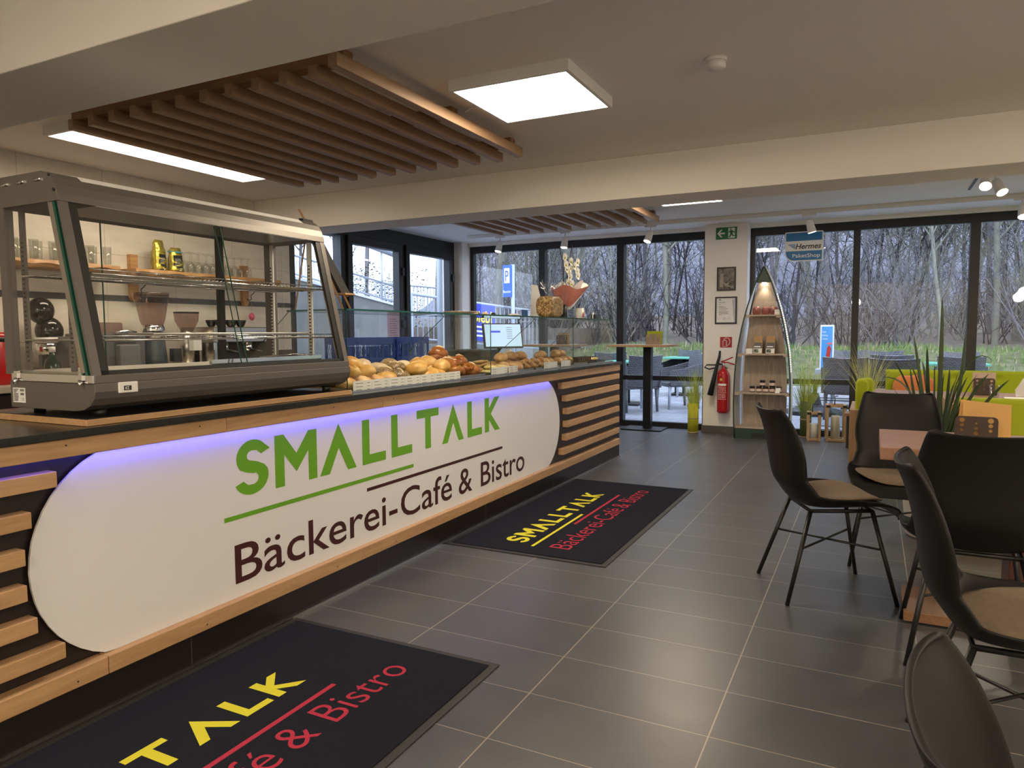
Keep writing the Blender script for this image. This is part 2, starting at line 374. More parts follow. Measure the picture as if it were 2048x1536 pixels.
# ------------------------------------------------------------------ ceiling lights
def panel(name, x0, x1, y0, y1, label, zt=CZ, group=None, h=.055, mt='panel'):
    t = thing(name, label, 'ceiling light', ((x0+x1)/2, (y0+y1)/2, zt-h), group=group)
    f = MB()
    f.box(x0, x1, y0, y0+.02, zt-h, zt).box(x0, x1, y1-.02, y1, zt-h, zt).box(x0, x0+.02, y0+.02, y1-.02, zt-h, zt).box(x1-.02, x1, y0+.02, y1-.02, zt-h, zt)
    f.build('frame', M['white'], t)
    MB().box(x0+.02, x1-.02, y0+.02, y1-.02, zt-h+.006, zt-h+.016).build('diffuser', M[mt], t)
    return t
panel('ceiling_panel_light', -1.945, -1.295, 3.165, 3.80, 'square white LED panel lit on the ceiling right of the slatted wood grid', mt='square')
panel('ceiling_strip_light', -4.56, -4.26, 2.70, 4.26, 'long narrow lit LED panel left of the slatted wood grid above the display case', mt='strip')
panel('ceiling_panel_light', -1.87, -1.27, 6.35, 6.98, 'lit LED panel on the far ceiling behind the beam, half hidden by it', mt='farpanel')
panel('ceiling_panel_light', 1.95, 2.57, 6.35, 6.98, 'LED panel on the far ceiling above the lime benches, outside the view', mt='farpanel')  # unseen extra panel, added to lift the light on benches and grasses
panel('ceiling_panel_light', .9, 1.52, -.9, -.28, 'square LED panel on the ceiling behind the viewpoint, right', group='ceiling panels behind the viewpoint')
panel('ceiling_panel_light', 2.6, 3.22, 3.1, 3.72, 'square LED panel on the ceiling beyond the right edge of the view')
panel('ceiling_panel_light', -2.2, -1.58, -.9, -.28, 'square LED panel on the ceiling behind the viewpoint, left', group='ceiling panels behind the viewpoint')

# globe pendants over the part of the room behind the viewpoint (their round reflections show in the windows)
M['globe'] = emis('opal_globe_glow', PANEL_COLOR, 112.0)
for (gx_, gy_, nm_) in ((2.6,1.2,'nearest the dining table'),(2.9,-1.4,'in the middle'),(-.4,-2.2,'farthest back')):
    t = thing('globe_pendant', 'round opal glass pendant lamp hanging behind the viewpoint, %s' % nm_, 'pendant lamp', (gx_,gy_,1.75))
    MB().ell((gx_,gy_,1.95), (.105,.105,.105), 24, 16).build('globe', M['globe'], t); MB().tube([(gx_,gy_,2.05),(gx_,gy_,2.49)], .004, 6).build('cord', M['black'], t)
    MB().lathe([(.05,2.47),(.05,2.4995)], (gx_,gy_,0), 20).build('canopy', M['white'], t)

# cable beside the square panel
mb = MB().tube([(-1.95,3.60,2.49),(-2.0,3.60,2.488),(-2.05,3.58,2.49),(-2.085,3.57,2.47)], .004, 6)
tag(mb.build('light_cable', M['white']), 'thin white cable from the square LED panel to the wood grid', 'cable')

# slatted grids
def grid(xs, y0, y1, ends, zb, zt, cz, cross, label, last_y0=None, last_y1=None):
    t = thing('slatted_ceiling_grid', label, 'ceiling grid', (sum(xs)/len(xs), (y0+y1)/2, zb))
    for i, x in enumerate(xs):
        a, b = y0, y1
        if i == len(xs)-1: a, b = last_y0 or y0, last_y1 or y1
        B(x-.025, x+.025, a, b, zb, zt).build('slat', M['pine'], t, bevel=.002)
    for y in cross: B(xs[0]-.03, xs[-1]-.02, y-.035, y+.035, zt, cz).build('crossbar', M['pinex'], t, bevel=.002)
    return t
xs1 = [-4.075 + i*.1775 for i in range(12)]
grid(xs1, 2.57, 4.40, None, 2.388, 2.446, CZ, (2.63, 3.55, 4.28), 'slatted larch grid of twelve battens on the ceiling above the counter', 2.50, 4.34)
xs2 = [-3.99 + i*.175 for i in range(12)]
grid(xs2, 5.85, 7.66, None, 2.382, 2.44, CZ, (6.0, 6.75, 7.5), 'second slatted wood grid on the far ceiling beyond the beam', 5.85, 7.52)

# smoke detector
t = thing('smoke_detector', 'round white smoke detector on the ceiling', 'smoke detector', (-.69,3.50,2.45))
MB().lathe([(.052,2.50),(.052,2.488),(.05,2.484)], (-.69,3.50,0), 28).build('base', M['white'], t)
MB().lathe([(.046,2.484),(.047,2.462),(.035,2.450),(.0,2.448)], (-.69,3.50,0), 28).build('sensor_head', M['white'], t)
# ceiling slot with double spot at right
mb = B(.735,.755,6.95,7.75,2.494,2.5)
tag(mb.build('ceiling_slot', M['black']), 'narrow black slot in the far ceiling beside the double spotlight', 'ceiling slot')

# track rail and spotlights
t = tag(B(-4.78, 2.6, 8.20, 8.235, 2.455, 2.5).build('track_rail', M['white'], bevel=.002), 'long white lighting track along the far ceiling above the windows', 'light track')
def spot(x, y, d, label, on=True, power=None, zr=2.455):
    t = thing('track_spotlight', label, 'spotlight', (x, y, zr-.19))
    d = Vector(d).normalized(); p0 = Vector((x, y, zr-.065)); p1 = p0 + d*.13
    B(x-.07, x+.07, y-.012, y+.012, zr-.018, zr).build('adapter', M['white'], t, bevel=.002)
    MB().tube([(x,y,zr-.018),(x,y,zr-.065)], .008, 8).build('stem', M['white'], t)
    pts = [p0 - d*.005, p0, p0 + d*.02, p1]
    MB().tube(pts, [.02,.033,.036,.045], 20).build('lamp_head', M['white'], t)
    g = MB().tube([p1 - d*.001, p1 + d*.0015], .038, 20)
    g.build('lens', M['spotglow'] if on else M['white'], t)
    if on:
        L = bpy.data.lights.new('spot_lamp', 'SPOT'); L.energy = power or SPOT_WATT; L.color = (1,.86,.68); L.spot_size = math.radians(75); L.spot_blend = .6; L.shadow_soft_size = .03
        lo = bpy.data.objects.new('spot_lamp', L); C.objects.link(lo); lo.parent = t
        lo.location = (p1 + d*.006) - t.location; lo.rotation_euler = d.to_track_quat('-Z', 'Y').to_euler()
    return t
spot(-4.30, 8.217, (-.12,-.25,-1), 'white track spotlight left of the orchid, first from the corner')
spot(-3.40, 8.217, (-.05,-.2,-1), 'white track spotlight directly above the white orchid')
spot(-2.33, 8.217, (-.25,-.35,-1), 'white track spotlight above the standing table, glaring')
spot(-.63, 8.217, (.25,.1,-1), 'white track spotlight in front of the blue parcel shop sign', on=True)
spot(1.22, 8.217, (.0,-.55,-1), 'white track spotlight at the right edge of the view')
spot(.765, 6.80, (-.1,-.7,-.7), 'short spotlight on the far ceiling slot, glaring toward the room', zr=2.50)
spot(.86, 7.05, (.3,-.5,-.8), 'white spotlight hanging right behind the glaring one at the ceiling slot', zr=2.50)
# ------------------------------------------------------------------ lettering
def S_poly():
    # outline of a bold geometric S in the sign's own y,z
    def arc(cx, cz, r1, r2, a0, a1, n):
        return [(cx + r1*math.cos(math.radians(a0+(a1-a0)*i/n)), cz + r2*math.sin(math.radians(a0+(a1-a0)*i/n))) for i in range(n+1)]
    o = [(2.116,.774)] + arc(2.026,.748,.082,.070,40,200,14)[0:] 
    o += [(1.962,.706),(1.995,.692),(2.03,.684)]
    o += arc(2.022,.665,.031,.024,60,-100,8)
    o += [(2.0,.642),(1.976,.660),(1.936,.647)]
    o += arc(2.018,.672,.088,.070,215,378,14)
    o += [(2.085,.712),(2.05,.728),(2.01,.738)]
    o += arc(2.024,.755,.028,.021,220,70,6)
    o += [(2.046,.774),(2.070,.756)]
    return o
LET = {
 'M': [(2.142,.816),(2.192,.816),(2.264,.729),(2.337,.816),(2.389,.816),(2.389,.600),(2.336,.600),(2.336,.731),(2.264,.650),(2.194,.731),(2.194,.600),(2.142,.600)],
 'A': [(2.406,.600),(2.470,.600),(2.533,.711),(2.595,.600),(2.657,.600),(2.533,.822)],
 'L': [(2.702,.816),(2.757,.816),(2.757,.645),(2.885,.645),(2.885,.600),(2.702,.600)],
 'L2': [(2.934,.816),(2.988,.816),(2.988,.645),(3.115,.645),(3.115,.600),(2.934,.600)],
 'T': [(3.161,.816),(3.377,.816),(3.377,.772),(3.296,.772),(3.296,.600),(3.241,.600),(3.241,.772),(3.161,.772)],
 'A2': [(3.411,.600),(3.471,.600),(3.533,.711),(3.592,.600),(3.651,.600),(3.533,.820)],
 'L3': [(3.696,.816),(3.750,.816),(3.750,.645),(3.875,.645),(3.875,.600),(3.696,.600)],
 'K': [(3.912,.818),(3.968,.818),(3.968,.752),(4.041,.818),(4.110,.818),(3.993,.714),(4.115,.602),(4.045,.602),(3.968,.676),(3.968,.602),(3.912,.602)]}
def tri_poly(poly):
    from mathutils.geometry import tessellate_polygon
    return tessellate_polygon([[Vector((a, b, 0)) for a, b in poly]])
def flat_poly(mb, poly, fn, mi=0):
    mb.add([fn(a, b) for a, b in poly], [tuple(t) for t in tri_poly(poly)], mi)
def text_uv(body, bold=0.0, shear=0.0):
    cu = bpy.data.curves.new('lettering', 'FONT'); cu.body = body; cu.offset = bold; cu.shear = shear; cu.resolution_u = 4; cu.fill_mode = 'FRONT' if hasattr(cu, 'fill_mode') else cu.fill_mode
    ob = bpy.data.objects.new('tmp_text', cu)
    me = bpy.data.meshes.new_from_object(ob)
    vs = [(v.co.x, v.co.y) for v in me.vertices]; fs = [tuple(p.vertices) for p in me.polygons]
    bpy.data.objects.remove(ob); bpy.data.meshes.remove(me); bpy.data.curves.remove(cu)
    return vs, fs
_cap = None
def text(mb, body, u0, u1, v0, vh, fn, mi=0, bold=0.0, shear=0.0, halign=None):
    """u0..u1 horizontal span, v0 baseline, vh capital height; fn maps (u,v) to a point"""
    global _cap
    if _cap is None:
        vv, _ = text_uv('B'); _cap = max(p[1] for p in vv)
    vs, fs = text_uv(body, bold, shear)
    if not vs: return
    a = min(p[0] for p in vs); b = max(p[0] for p in vs)
    mb.add([fn(u0 + (x-a)/(b-a)*(u1-u0), v0 + y/_cap*vh) for x, y in vs], fs, mi)

# ------------------------------------------------------------------ service counter
ct = thing('service_counter', 'long bakery counter front with oak battens and a white illuminated oval sign', 'counter', (-2.5, 3.2, 0))
CY0, CY1 = -.6, 6.60
B(-3.0, -2.212, CY0, 6.74, 0, .92).box(-3.0,-2.212,CY0,6.74,0,.01).build('counter_body', M['darkpanel'], ct)
for y in (.62, 1.75, 2.87, 4.0, 5.1, 6.2): B(-2.2125, -2.2105, y-.0012, y+.0012, .01, .145).build('toe_kick_joint', M['skirt'], ct)
B(-2.215, -2.203, CY0, 6.74, 0, .012).build('metal_edging', M['steel'], ct)
for a, b in ((CY0, 1.9), (1.902, 2.86), (2.862, 4.30), (4.302, CY1)):
    B(-2.212, -2.16, a, b, .863, .920).build('top_batten', M['oak'], ct, bevel=.003)
for a, b in ((CY0, 1.40), (1.402, 4.035), (4.037, CY1)):
    B(-2.212, -2.16, a, b, .145, .204).build('bottom_batten', M['oak'], ct, bevel=.003)
zs = (.784, .678, .573, .468, .364, .258)
for i, z in enumerate(zs):
    B(-2.212, -2.165, (5.19,5.265,5.288,5.288,5.268,5.195)[i], CY1, z, z+.050).build('slat', M['oak'], ct, bevel=.002)
    B(-2.212, -2.165, CY0, (1.272,1.194,1.172,1.172,1.196,1.272)[i], z-.006, z+.042).build('slat', M['oak'], ct, bevel=.002)
# sign panel
Rr = .352; zc = .533; pts = []
for i in range(25): a = PI/2 + PI*i/24; pts.append((1.192+Rr+Rr*math.cos(a), zc+Rr*math.sin(a)))
for i in range(25): a = -PI/2 + PI*i/24; pts.append((5.172-Rr+Rr*math.cos(a), zc+Rr*math.sin(a)))
pts = [(y, min(max(z, .2045), .8625)) for y, z in pts]
P2 = []
for p in pts:
    if not P2 or (abs(P2[-1][0]-p[0]) + abs(P2[-1][1]-p[1])) > 1e-4: P2.append(p)
sg = MB().prism(P2, -2.196, -2.188, lambda a, b, d: (d, a, b)).build('sign_panel', M['signwhite'], ct)
SX = -2.1872
f = lambda u, v: (SX, u, v)
k = lambda u, v: (SX, u, v)
# the panel sits 2 cm behind the batten face: shift lettering for that depth
def sf(u, v): return (SX, 0 + u*1.0 + (u)*0.0103, 1.232 + (v-1.232)*1.0103)
mb = MB(); flat_poly(mb, S_poly(), sf)
for kx in LET: flat_poly(mb, LET[kx], sf)
flat_poly(mb, [(1.878,.519),(3.125,.519),(3.125,.537),(1.878,.537)], sf)
mb.build('green_lettering', M['green'], sg, fixn=False)
mb = MB()
text(mb, 'Bäckerei-', 1.922, 2.975, .270, .149, sf, bold=.006); text(mb, 'Café', 3.005, 3.510, .270, .149, sf, bold=.006)
text(mb, '&', 3.587, 3.747, .271, .149, sf, bold=.006); text(mb, 'Bistro', 3.855, 4.482, .270, .149, sf, bold=.006)
flat_poly(mb, [(2.73,.4665),(4.149,.4665),(4.149,.483),(2.73,.483)], sf)
mb.build('maroon_lettering', M['maroon'], sg, fixn=False)
# LED strip under the top batten: a tape of little diodes
mb = MB(); y = .05
while y < 4.95: mb.box(-2.185, -2.181, y, y+.012, .8612, .863); y += .03
mb.build('led_strip', M['led'], ct)
L = bpy.data.lights.new('led_tape', 'AREA'); L.shape = 'RECTANGLE'; L.size = .006; L.size_y = 5.2; L.energy = LED_WATT; L.color = (.07,.06,1.0)
lo = bpy.data.objects.new('led_tape', L); C.objects.link(lo); lo.parent = ct; lo.location = Vector((-2.164, 2.4, .860)) - ct.location; lo.rotation_euler = (0, math.radians(38), 0)
for y in (.9,1.3,1.78,2.5,2.95,3.6,4.15,4.9,5.6,6.3):
    for z in (.90,.165): MB().tube([(-2.1605,y,z),(-2.159,y,z)], .003, 8).build('screw', M['black'], ct)

# worktop
wt = B(-3.02, -2.145, CY0, 6.62, .9205, .945)
tag(wt.build('stone_worktop', M['stone'], bevel=.003), 'black granite worktop lying along the whole bakery counter', 'worktop')

# ------------------------------------------------------------------ door mats
def mat(name, x0, x1, y0, y1, fy, fx, label):
    t = thing(name, label, 'door mat', ((x0+x1)/2, (y0+y1)/2, 0))
    B(x0, x1, y0, y1, 0.0008, .005).build('rubber_border', M['rubber'], t, bevel=.002)
    B(x0+.03, x1-.03, y0+.03, y1-.03, .005, .0095).build('pile', M['matpile'], t, bevel=.002)
    g = lambda u, v: (fx(v), fy(u), .0102)
    mb = MB(); flat_poly(mb, S_poly(), g)
    for kx in LET: flat_poly(mb, LET[kx], g)
    flat_poly(mb, [(1.878,.515),(3.125,.515),(3.125,.537),(1.878,.537)], g)
    mb.build('yellow_lettering', M['matyellow'], t, fixn=False)
    mb = MB()
    for s_, a, b in (('Bäckerei-',1.922,2.975),('Café',3.005,3.51),('&',3.587,3.747),('Bistro',3.855,4.482)): text(mb, s_, a, b, .27, .149, g, bold=-.006)
    flat_poly(mb, [(2.73,.463),(4.149,.463),(4.149,.485),(2.73,.485)], g)
    mb.build('red_lettering', M['matred'], t, fixn=False)
    return t
M['rubber'] = plain('black_rubber', (.022,.022,.022), .6, var=.2, scale=200)
M['matpile'] = plain('charcoal_mat_pile', (.023,.025,.036), 1.0, var=.75, scale=330, bump=.8, bscale=600, spec=.1)
M['matyellow'] = plain('yellow_mat_pile', (.86,.80,.06), 1.0, var=.15, scale=400, bump=.6, bscale=900, spec=.1)
M['matred'] = plain('red_mat_pile', (.56,.05,.09), 1.0, var=.15, scale=400, bump=.6, bscale=900, spec=.1)
_fx = lambda v: -1.772 - (v-.6)*.655 if v >= .6 else -1.772 + (.6-v)*.85
mat('logo_mat', -2.205, -1.215, 3.485, 5.53, lambda u: 3.675+(u-1.94)*.638, _fx, 'dark logo mat lying in front of the middle of the counter')
mat('logo_mat', -2.195, -1.20, .225, 2.27, lambda u: .465+(u-1.94)*.638, lambda v: _fx(v)+.018, 'dark logo mat at the near end of the counter, cut off by the view')

# ------------------------------------------------------------------ glass guard on the counter
gd = thing('glass_display_guard', 'long frameless glass display guard standing on the counter over the rolls', 'display case', (-2.45, 4.7, .945))
GX = -2.24
cuts = [2.692, 4.137, 5.588, 6.60]
for i in range(3):
    a, b = cuts[i], cuts[i+1]
    MB().quad((GX,a+.003,.946),(GX,b-.003,.946),(GX,b-.003,1.341),(GX,a+.003,1.341)).build('front_pane', M['glassc'], gd)
    B(GX-.37, GX+.006, a+.001, b-.001, 1.341, 1.349).build('top_pane', M['glassc'], gd)
    MB().box(GX+.006, GX+.0075, a, b, 1.3405, 1.3495).box(GX-.0035, GX+.001, a+.0005, a+.003, .946, 1.341).build('glass_edge', M['glassedge'], gd)
for y in cuts:
    # side panel with slanted rear edge
    poly = [(GX-.004,.946),(GX-.004,1.341),(GX-.36,1.341),(GX-.65,1.10),(GX-.65,.946)]
    o = MB().prism(poly, y-.003, y+.003, lambda a, b, d: (a, d, b)).build('side_pane', M['glassc'], gd)
    MB().tube([(GX-.36,y,1.340),(GX-.65,y,1.10)], .0025, 4).build('pane_edge', M['glassedge'], o)
MB().box(GX-.002, GX+.008, cuts[0], cuts[-1], .9455, .953).build('bottom_rail', M['steel'], gd)
B(GX-.372, GX-.365, cuts[0], cuts[-1], 1.340, 1.349).build('rear_edge', M['glassedge'], gd)

# price cards inside
def card(y0, y1, seed, x=-2.252, z0=.947, z1=.998):
    r = random.Random(seed); m = MB().box(x-.002, x, y0, y1, z0, z1)
    y = y0+.01
    m2 = MB()
    for j in range(3):
        zz = z1-.012-j*.016
        m2.box(x, x+.0004, y0+.02, y0+.02+r.uniform(.035,.06), zz-.0022, zz)
        m2.box(x, x+.0004, y1-.035, y1-.012, zz-.0022, zz)
    return m, m2
pos = [2.75 + i*.145 for i in range(7)]
for i, y in enumerate(pos):
    a, b = card(y, y+.143, i)
    nm = ('first','second','third','fourth','fifth','sixth','seventh')[i]
    o = a.build('price_card', M['paper']); tag(o, 'white price card in front of the rolls, %s from the left' % nm, 'price card', 'price cards in front of the rolls')
    b.build('print', M['black'], o)
for i, (a_, b_, lb) in enumerate(((4.16, 4.40, 'white price card below the cheese flatbreads, left of the pair'), (4.42, 4.56, 'white price card below the cheese flatbreads, right of the pair'), (5.02, 5.28, 'white price card in front of the croissants'), (5.36, 5.56, 'white price card left of the chocolate cake slices'))):
    a, b = card(a_, b_, 20+i)
    o = a.build('price_card', M['paper']); tag(o, lb, 'price card'); b.build('print', M['black'], o)

# ------------------------------------------------------------------ trays and baked goods
def bread_mat(name, c1, c2, c3, sc_=9, rough=.45, speck=None):
    m, n, l, p = new_mat(name); p.inputs['Roughness'].default_value = rough
    tc = n.new('ShaderNodeTexCoord'); oi = n.new('ShaderNodeObjectInfo'); vm = n.new('ShaderNodeVectorMath'); vm.operation = 'ADD'
    mu = n.new('ShaderNodeMath'); mu.operation = 'MULTIPLY'; mu.inputs[1].default_value = 13; l.new(oi.outputs['Random'], mu.inputs[0])
    l.new(tc.outputs['Object'], vm.inputs[0]); l.new(mu.outputs[0], vm.inputs[1])
    nz = n.new('ShaderNodeTexNoise'); nz.inputs['Scale'].default_value = sc_; nz.inputs['Detail'].default_value = 5; nz.inputs['Distortion'].default_value = .8; l.new(vm.outputs[0], nz.inputs['Vector'])
    cr = n.new('ShaderNodeValToRGB'); e = cr.color_ramp.elements; e[0].position = .32; e[1].position = .68; e[0].color = col4(c1); e[1].color = col4(c3)
    q = e.new(.5); q.color = col4(c2); l.new(nz.outputs['Fac'], cr.inputs[0]); outc = cr.outputs[0]
    if speck:
        vo = n.new('ShaderNodeTexVoronoi'); vo.inputs['Scale'].default_value = 130; l.new(vm.outputs[0], vo.inputs['Vector'])
        lt = n.new('ShaderNodeMath'); lt.operation = 'LESS_THAN'; lt.inputs[1].default_value = .38; l.new(vo.outputs['Distance'], lt.inputs[0])
        mx = n.new('ShaderNodeMix'); mx.data_type = 'RGBA'; l.new(lt.outputs[0], mx.inputs[0]); l.new(outc, mx.inputs[6]); mx.inputs[7].default_value = col4(speck); outc = mx.outputs[2]
    l.new(outc, p.inputs['Base Color'])
    b = n.new('ShaderNodeBump'); b.inputs['Strength'].default_value = .3; b.inputs['Distance'].default_value = .004; l.new(nz.outputs['Fac'], b.inputs['Height']); l.new(b.outputs[0], p.inputs['Normal'])
    return m
M['b_gold'] = bread_mat('golden_crust', (.50,.22,.045), (.68,.38,.10), (.78,.55,.24))
M['b_flour'] = bread_mat('floury_crust', (.55,.36,.20), (.70,.52,.34), (.78,.66,.50))
M['b_dark'] = bread_mat('dark_seeded_crust', (.10,.055,.025), (.20,.11,.05), (.32,.20,.11), speck=(.50,.38,.22))
M['b_seed'] = bread_mat('seeded_crust', (.30,.17,.08), (.42,.27,.13), (.5,.35,.2), speck=(.10,.06,.03))
M['b_pret'] = bread_mat('lye_crust', (.22,.06,.012), (.34,.11,.022), (.45,.18,.05), rough=.25)
M['b_crumb'] = bread_mat('pale_crumb', (.66,.50,.26), (.78,.63,.38), (.83,.72,.5))
M['b_snail'] = bread_mat('pastry_crust', (.32,.15,.05), (.50,.28,.11), (.66,.44,.22), 14)
M['b_choc'] = bread_mat('chocolate_glaze', (.02,.010,.006), (.035,.017,.01), (.06,.03,.018), rough=.3)
M['b_cheese'] = bread_mat('cheese_topping', (.60,.40,.10), (.78,.62,.25), (.85,.78,.5), 25)

def roll(l, w_, h, mt, slash=1, seed=0):
    def fn(p, q):
        n1 = noise.noise(Vector((p.x*1.7+seed, p.y*1.7, p.z*1.7)))*.12
        q = Vector((q.x*(1+n1), q.y*(1+n1), q.z*(1+n1*.5)))
        if slash and p.z > 0:
            dd = abs(p.y*.9 + p.x*.15*slash); q.z -= math.exp(-(dd/.13)**2) * h*.16*(1 if abs(p.x) < .85 else 0)
            q.z += math.exp(-((dd-.25)/.12)**2) * h*.07
        if p.z < 0: q.z *= .75
        return q
    return MB().ell((0,0,h*.75), (l, w_, h), 22, 14, fn=fn)
PRO = {}
def proto(key, mb, mts):
    o = mb.build(key, mts, origin=(0,0,0)); o.location = (0,0,-50); PRO[key] = [o, False]
o2 = {}
def bake():
    R_ = {}
    R_['gold'] = (roll(.064,.048,.038,0,1,1), [M['b_gold']])
    R_['flour'] = (roll(.066,.060,.040,0,0,5), [M['b_flour']])
    R_['seed'] = (roll(.060,.052,.038,0,0,9), [M['b_seed']])
    m = roll(.075,.055,.038,0,0,12)
    m.ell((.0,0,.034), (.010,.050,.0405), 10, 8, mi=1); R_['dark'] = (m, [M['b_dark'], M['b_crumb']])
    m = roll(.080,.055,.045,0,0,3); m.ell((.0,.004,.036), (.062,.005,.0475), 12, 8, mi=1); R_['oval'] = (m, [M['b_gold'], M['b_crumb']])
    m = MB()
    ptsr = []
    for i in range(40):
        t_ = i/39*1.0; a = -PI*.5 + PI*.15 + t_*(2*PI - PI*.3)
        ptsr.append((math.cos(a)*.062, math.sin(a)*.05, .026))
    m.tube(ptsr, [.011+.016*math.sin(PI*i/39) for i in range(40)], 10)
    m.tube([(-.028,-.046,.026),(0,-.008,.044),(.045,.034,.040)], [.012,.014,.010], 8); m.tube([(.028,-.046,.026),(0,-.01,.048),(-.045,.034,.040)], [.012,.014,.010], 8)
    m.tube([(-.03,.052,.047),(.0,.055,.051),(.03,.052,.047)], [.002,.007,.002], 6, mi=1)
    R_['pret'] = (m, [M['b_pret'], M['b_crumb']])
    m = roll(.070,.055,.048,0,0,21); m.tube([(-.045,.0,.072),(-.02,.012,.083),(.01,.0,.086),(.04,-.008,.074)], [.002,.008,.008,.002], 6, mi=1); R_['lye'] = (m, [M['b_pret'], M['b_crumb']])
    m = MB(); ptsr = []
    for i in range(70):
        a = i*.27; r = .006+.0026*i*.3; ptsr.append((math.cos(a)*r, math.sin(a)*r, .016+.006*(1-i/70)))
    m.tube(ptsr, .0085, 8); m.ell((0,0,.012), (.054,.054,.012), 20, 6); R_['snail'] = (m, [M['b_snail']])
    m = MB().ell((0,0,.012), (.075,.050,.016), 20, 8, fn=lambda p, q: Vector((q.x, q.y, q.z + noise.noise(Vector((p.x*6,p.y*6,0)))*.006))); R_['cheese'] = (m, [M['b_cheese']])
    R_['bun'] = (roll(.056,.050,.040,0,0,31), [M['b_snail']])
    m = MB(); ptsr = [(math.cos(a)*.062, math.sin(a)*.062-.03, .030) for a in [PI*(.1+.8*i/20) for i in range(21)]]
    m.tube(ptsr, [(.008+.024*math.sin(PI*i/20))*(1+.12*(i % 3 == 0)) for i in range(21)], 12); R_['crois'] = (m, [M['b_snail']])
    m = MB().box(-.045,.045,-.012,.012,0,.045,1).box(-.046,.046,-.0135,-.012,0,.047,0).box(-.046,.046,-.0135,.0135,.045,.049,0); R_['cake'] = (m, [M['b_choc'], M['b_crumb']])
    m = MB().tube([(-.05,0,.018),(-.02,0,.028),(.02,0,.028),(.05,0,.018)], [.008,.014,.014,.008], 10, mi=1).box(-.03,.03,-.006,.006,.036,.044,0); R_['bar'] = (m, [M['b_choc'], M['b_cheese']])
    return R_
BK = bake(); names = {'gold':'bread_roll','flour':'floury_bun','seed':'seeded_bun','dark':'rye_roll','oval':'oval_roll','pret':'pretzel','lye':'pretzel_roll','snail':'pastry_swirl','cheese':'cheese_flatbread','bun':'sweet_bun','crois':'croissant','cake':'chocolate_cake_slice','bar':'cream_eclair'}
labs = {'gold':'golden crusty bread roll heaped at the left of the glass counter display','flour':'pale floury bun behind the golden rolls','seed':'brown seeded bun at the back of the roll heap','dark':'dark seeded rye roll between the golden and oval rolls','oval':'large oval golden roll with a pale slit left of the pretzels',
 'pret':'shiny brown pretzel on the heap in the counter display','lye':'dark brown lye roll with pale split beside the pretzels','snail':'flat spiral pastry swirl right of the first glass divider','cheese':'pale cheese topped flatbread at the front right of the first divider','bun':'brown sweet bun in the middle glass section','crois':'brown croissant in the row in the middle glass section','cake':'dark chocolate cake slice standing in the row at the far end','bar':'pale cream eclair at the far end of the display'}
cats = {'gold':'bread roll','flour':'bun','seed':'bun','dark':'bread roll','oval':'bread roll','pret':'pretzel','lye':'bread roll','snail':'pastry','cheese':'flatbread','bun':'bun','crois':'croissant','cake':'cake slice','bar':'pastry'}
def place(kind, x, y, z, rz=None, tilt=None, lab=None):
    if kind not in PRO:
        o = BK[kind][0].build(names[kind], BK[kind][1], origin=(0,0,0)); PRO[kind] = o
    else:
        o = PRO[kind].copy(); C.objects.link(o)
    o.location = (x, y, z)
    o.rotation_euler = ((tilt[0] if tilt else random.uniform(-.25,.25)), (tilt[1] if tilt else random.uniform(-.25,.25)), rz if rz is not None else random.uniform(0, 6.28))
    tag(o, labs[kind], cats[kind], names[kind].replace('_', ' ') + 's in the glass display')
    if lab: o['label'] = lab; o['group'] = lab
    return o
TR = [(-2.66,-2.262,2.74,3.28),(-2.66,-2.262,3.30,4.11),(-2.66,-2.262,4.16,4.86),(-2.66,-2.262,4.88,5.56),(-2.66,-2.262,5.61,5.98),(-2.62,-2.30,6.02,6.56)]
tl = ['steel tray under the golden rolls nearest the display case','steel tray under the oval rolls and pretzels','tray under the swirls and cheese flatbreads','tray under the croissants','tray under the last sweet buns','dark tray under the chocolate cake slices']
for i, (a, b, c_, d) in enumerate(TR):
    m = MB().box(a, b, c_, d, .9455, .9495).box(a, a+.004, c_, d, .9495, .965).box(b-.004, b, c_, d, .9495, .965).box(a, b, c_, c_+.004, .9495, .965).box(a, b, d-.004, d, .9495, .965)
    tag(m.build('baking_tray', M['black'] if i == 5 else M['steel']), tl[i], 'tray')
Z0 = .9495
r_ = random.Random(3)
# first section: left heap of golden rolls
for (x, y, z) in [(-2.33,2.80,0),(-2.33,2.905,0),(-2.33,3.01,0),(-2.42,2.79,0),(-2.43,2.90,0),(-2.42,3.02,0),(-2.53,2.80,0),(-2.53,2.92,0),(-2.53,3.04,0),
                  (-2.34,2.845,.055),(-2.34,2.955,.052),(-2.44,2.84,.055),(-2.45,2.95,.055),(-2.36,3.10,.0),(-2.40,2.90,.098),(-2.47,3.00,.09),(-2.31,3.09,.01),(-2.47,3.12,.01)]:
    place('gold', x, y, Z0+z, tilt=(r_.uniform(-.3,.3), r_.uniform(-.2,.2)))
for (x, y, z) in [(-2.60,3.12,0),(-2.60,3.26,.0),(-2.55,3.19,.07),(-2.52,3.30,.045),(-2.59,3.40,.0),(-2.50,3.50,.05)]: place('flour', x, y, Z0+z)
for (x, y, z) in [(-2.60,3.52,.0),(-2.56,3.46,.068),(-2.51,3.60,.0)]: place('seed', x, y, Z0+z)
for (x, y, z) in [(-2.40,3.20,.03),(-2.33,3.225,.018),(-2.42,3.37,.0),(-2.41,3.32,.052)]: place('dark', x, y, Z0+z, rz=r_.uniform(-.5,.5)+1.57)
for (x, y, z, a) in [(-2.34,3.42,.038,1.2),(-2.45,3.60,.055,1.5),(-2.34,3.69,.045,1.9),(-2.48,3.74,.06,1.4),(-2.33,3.55,.0,1.57),(-2.44,3.49,.0,1.2),(-2.42,3.70,.0,1.8)]: place('oval', x, y, Z0+z, rz=a, tilt=(0,-.1))
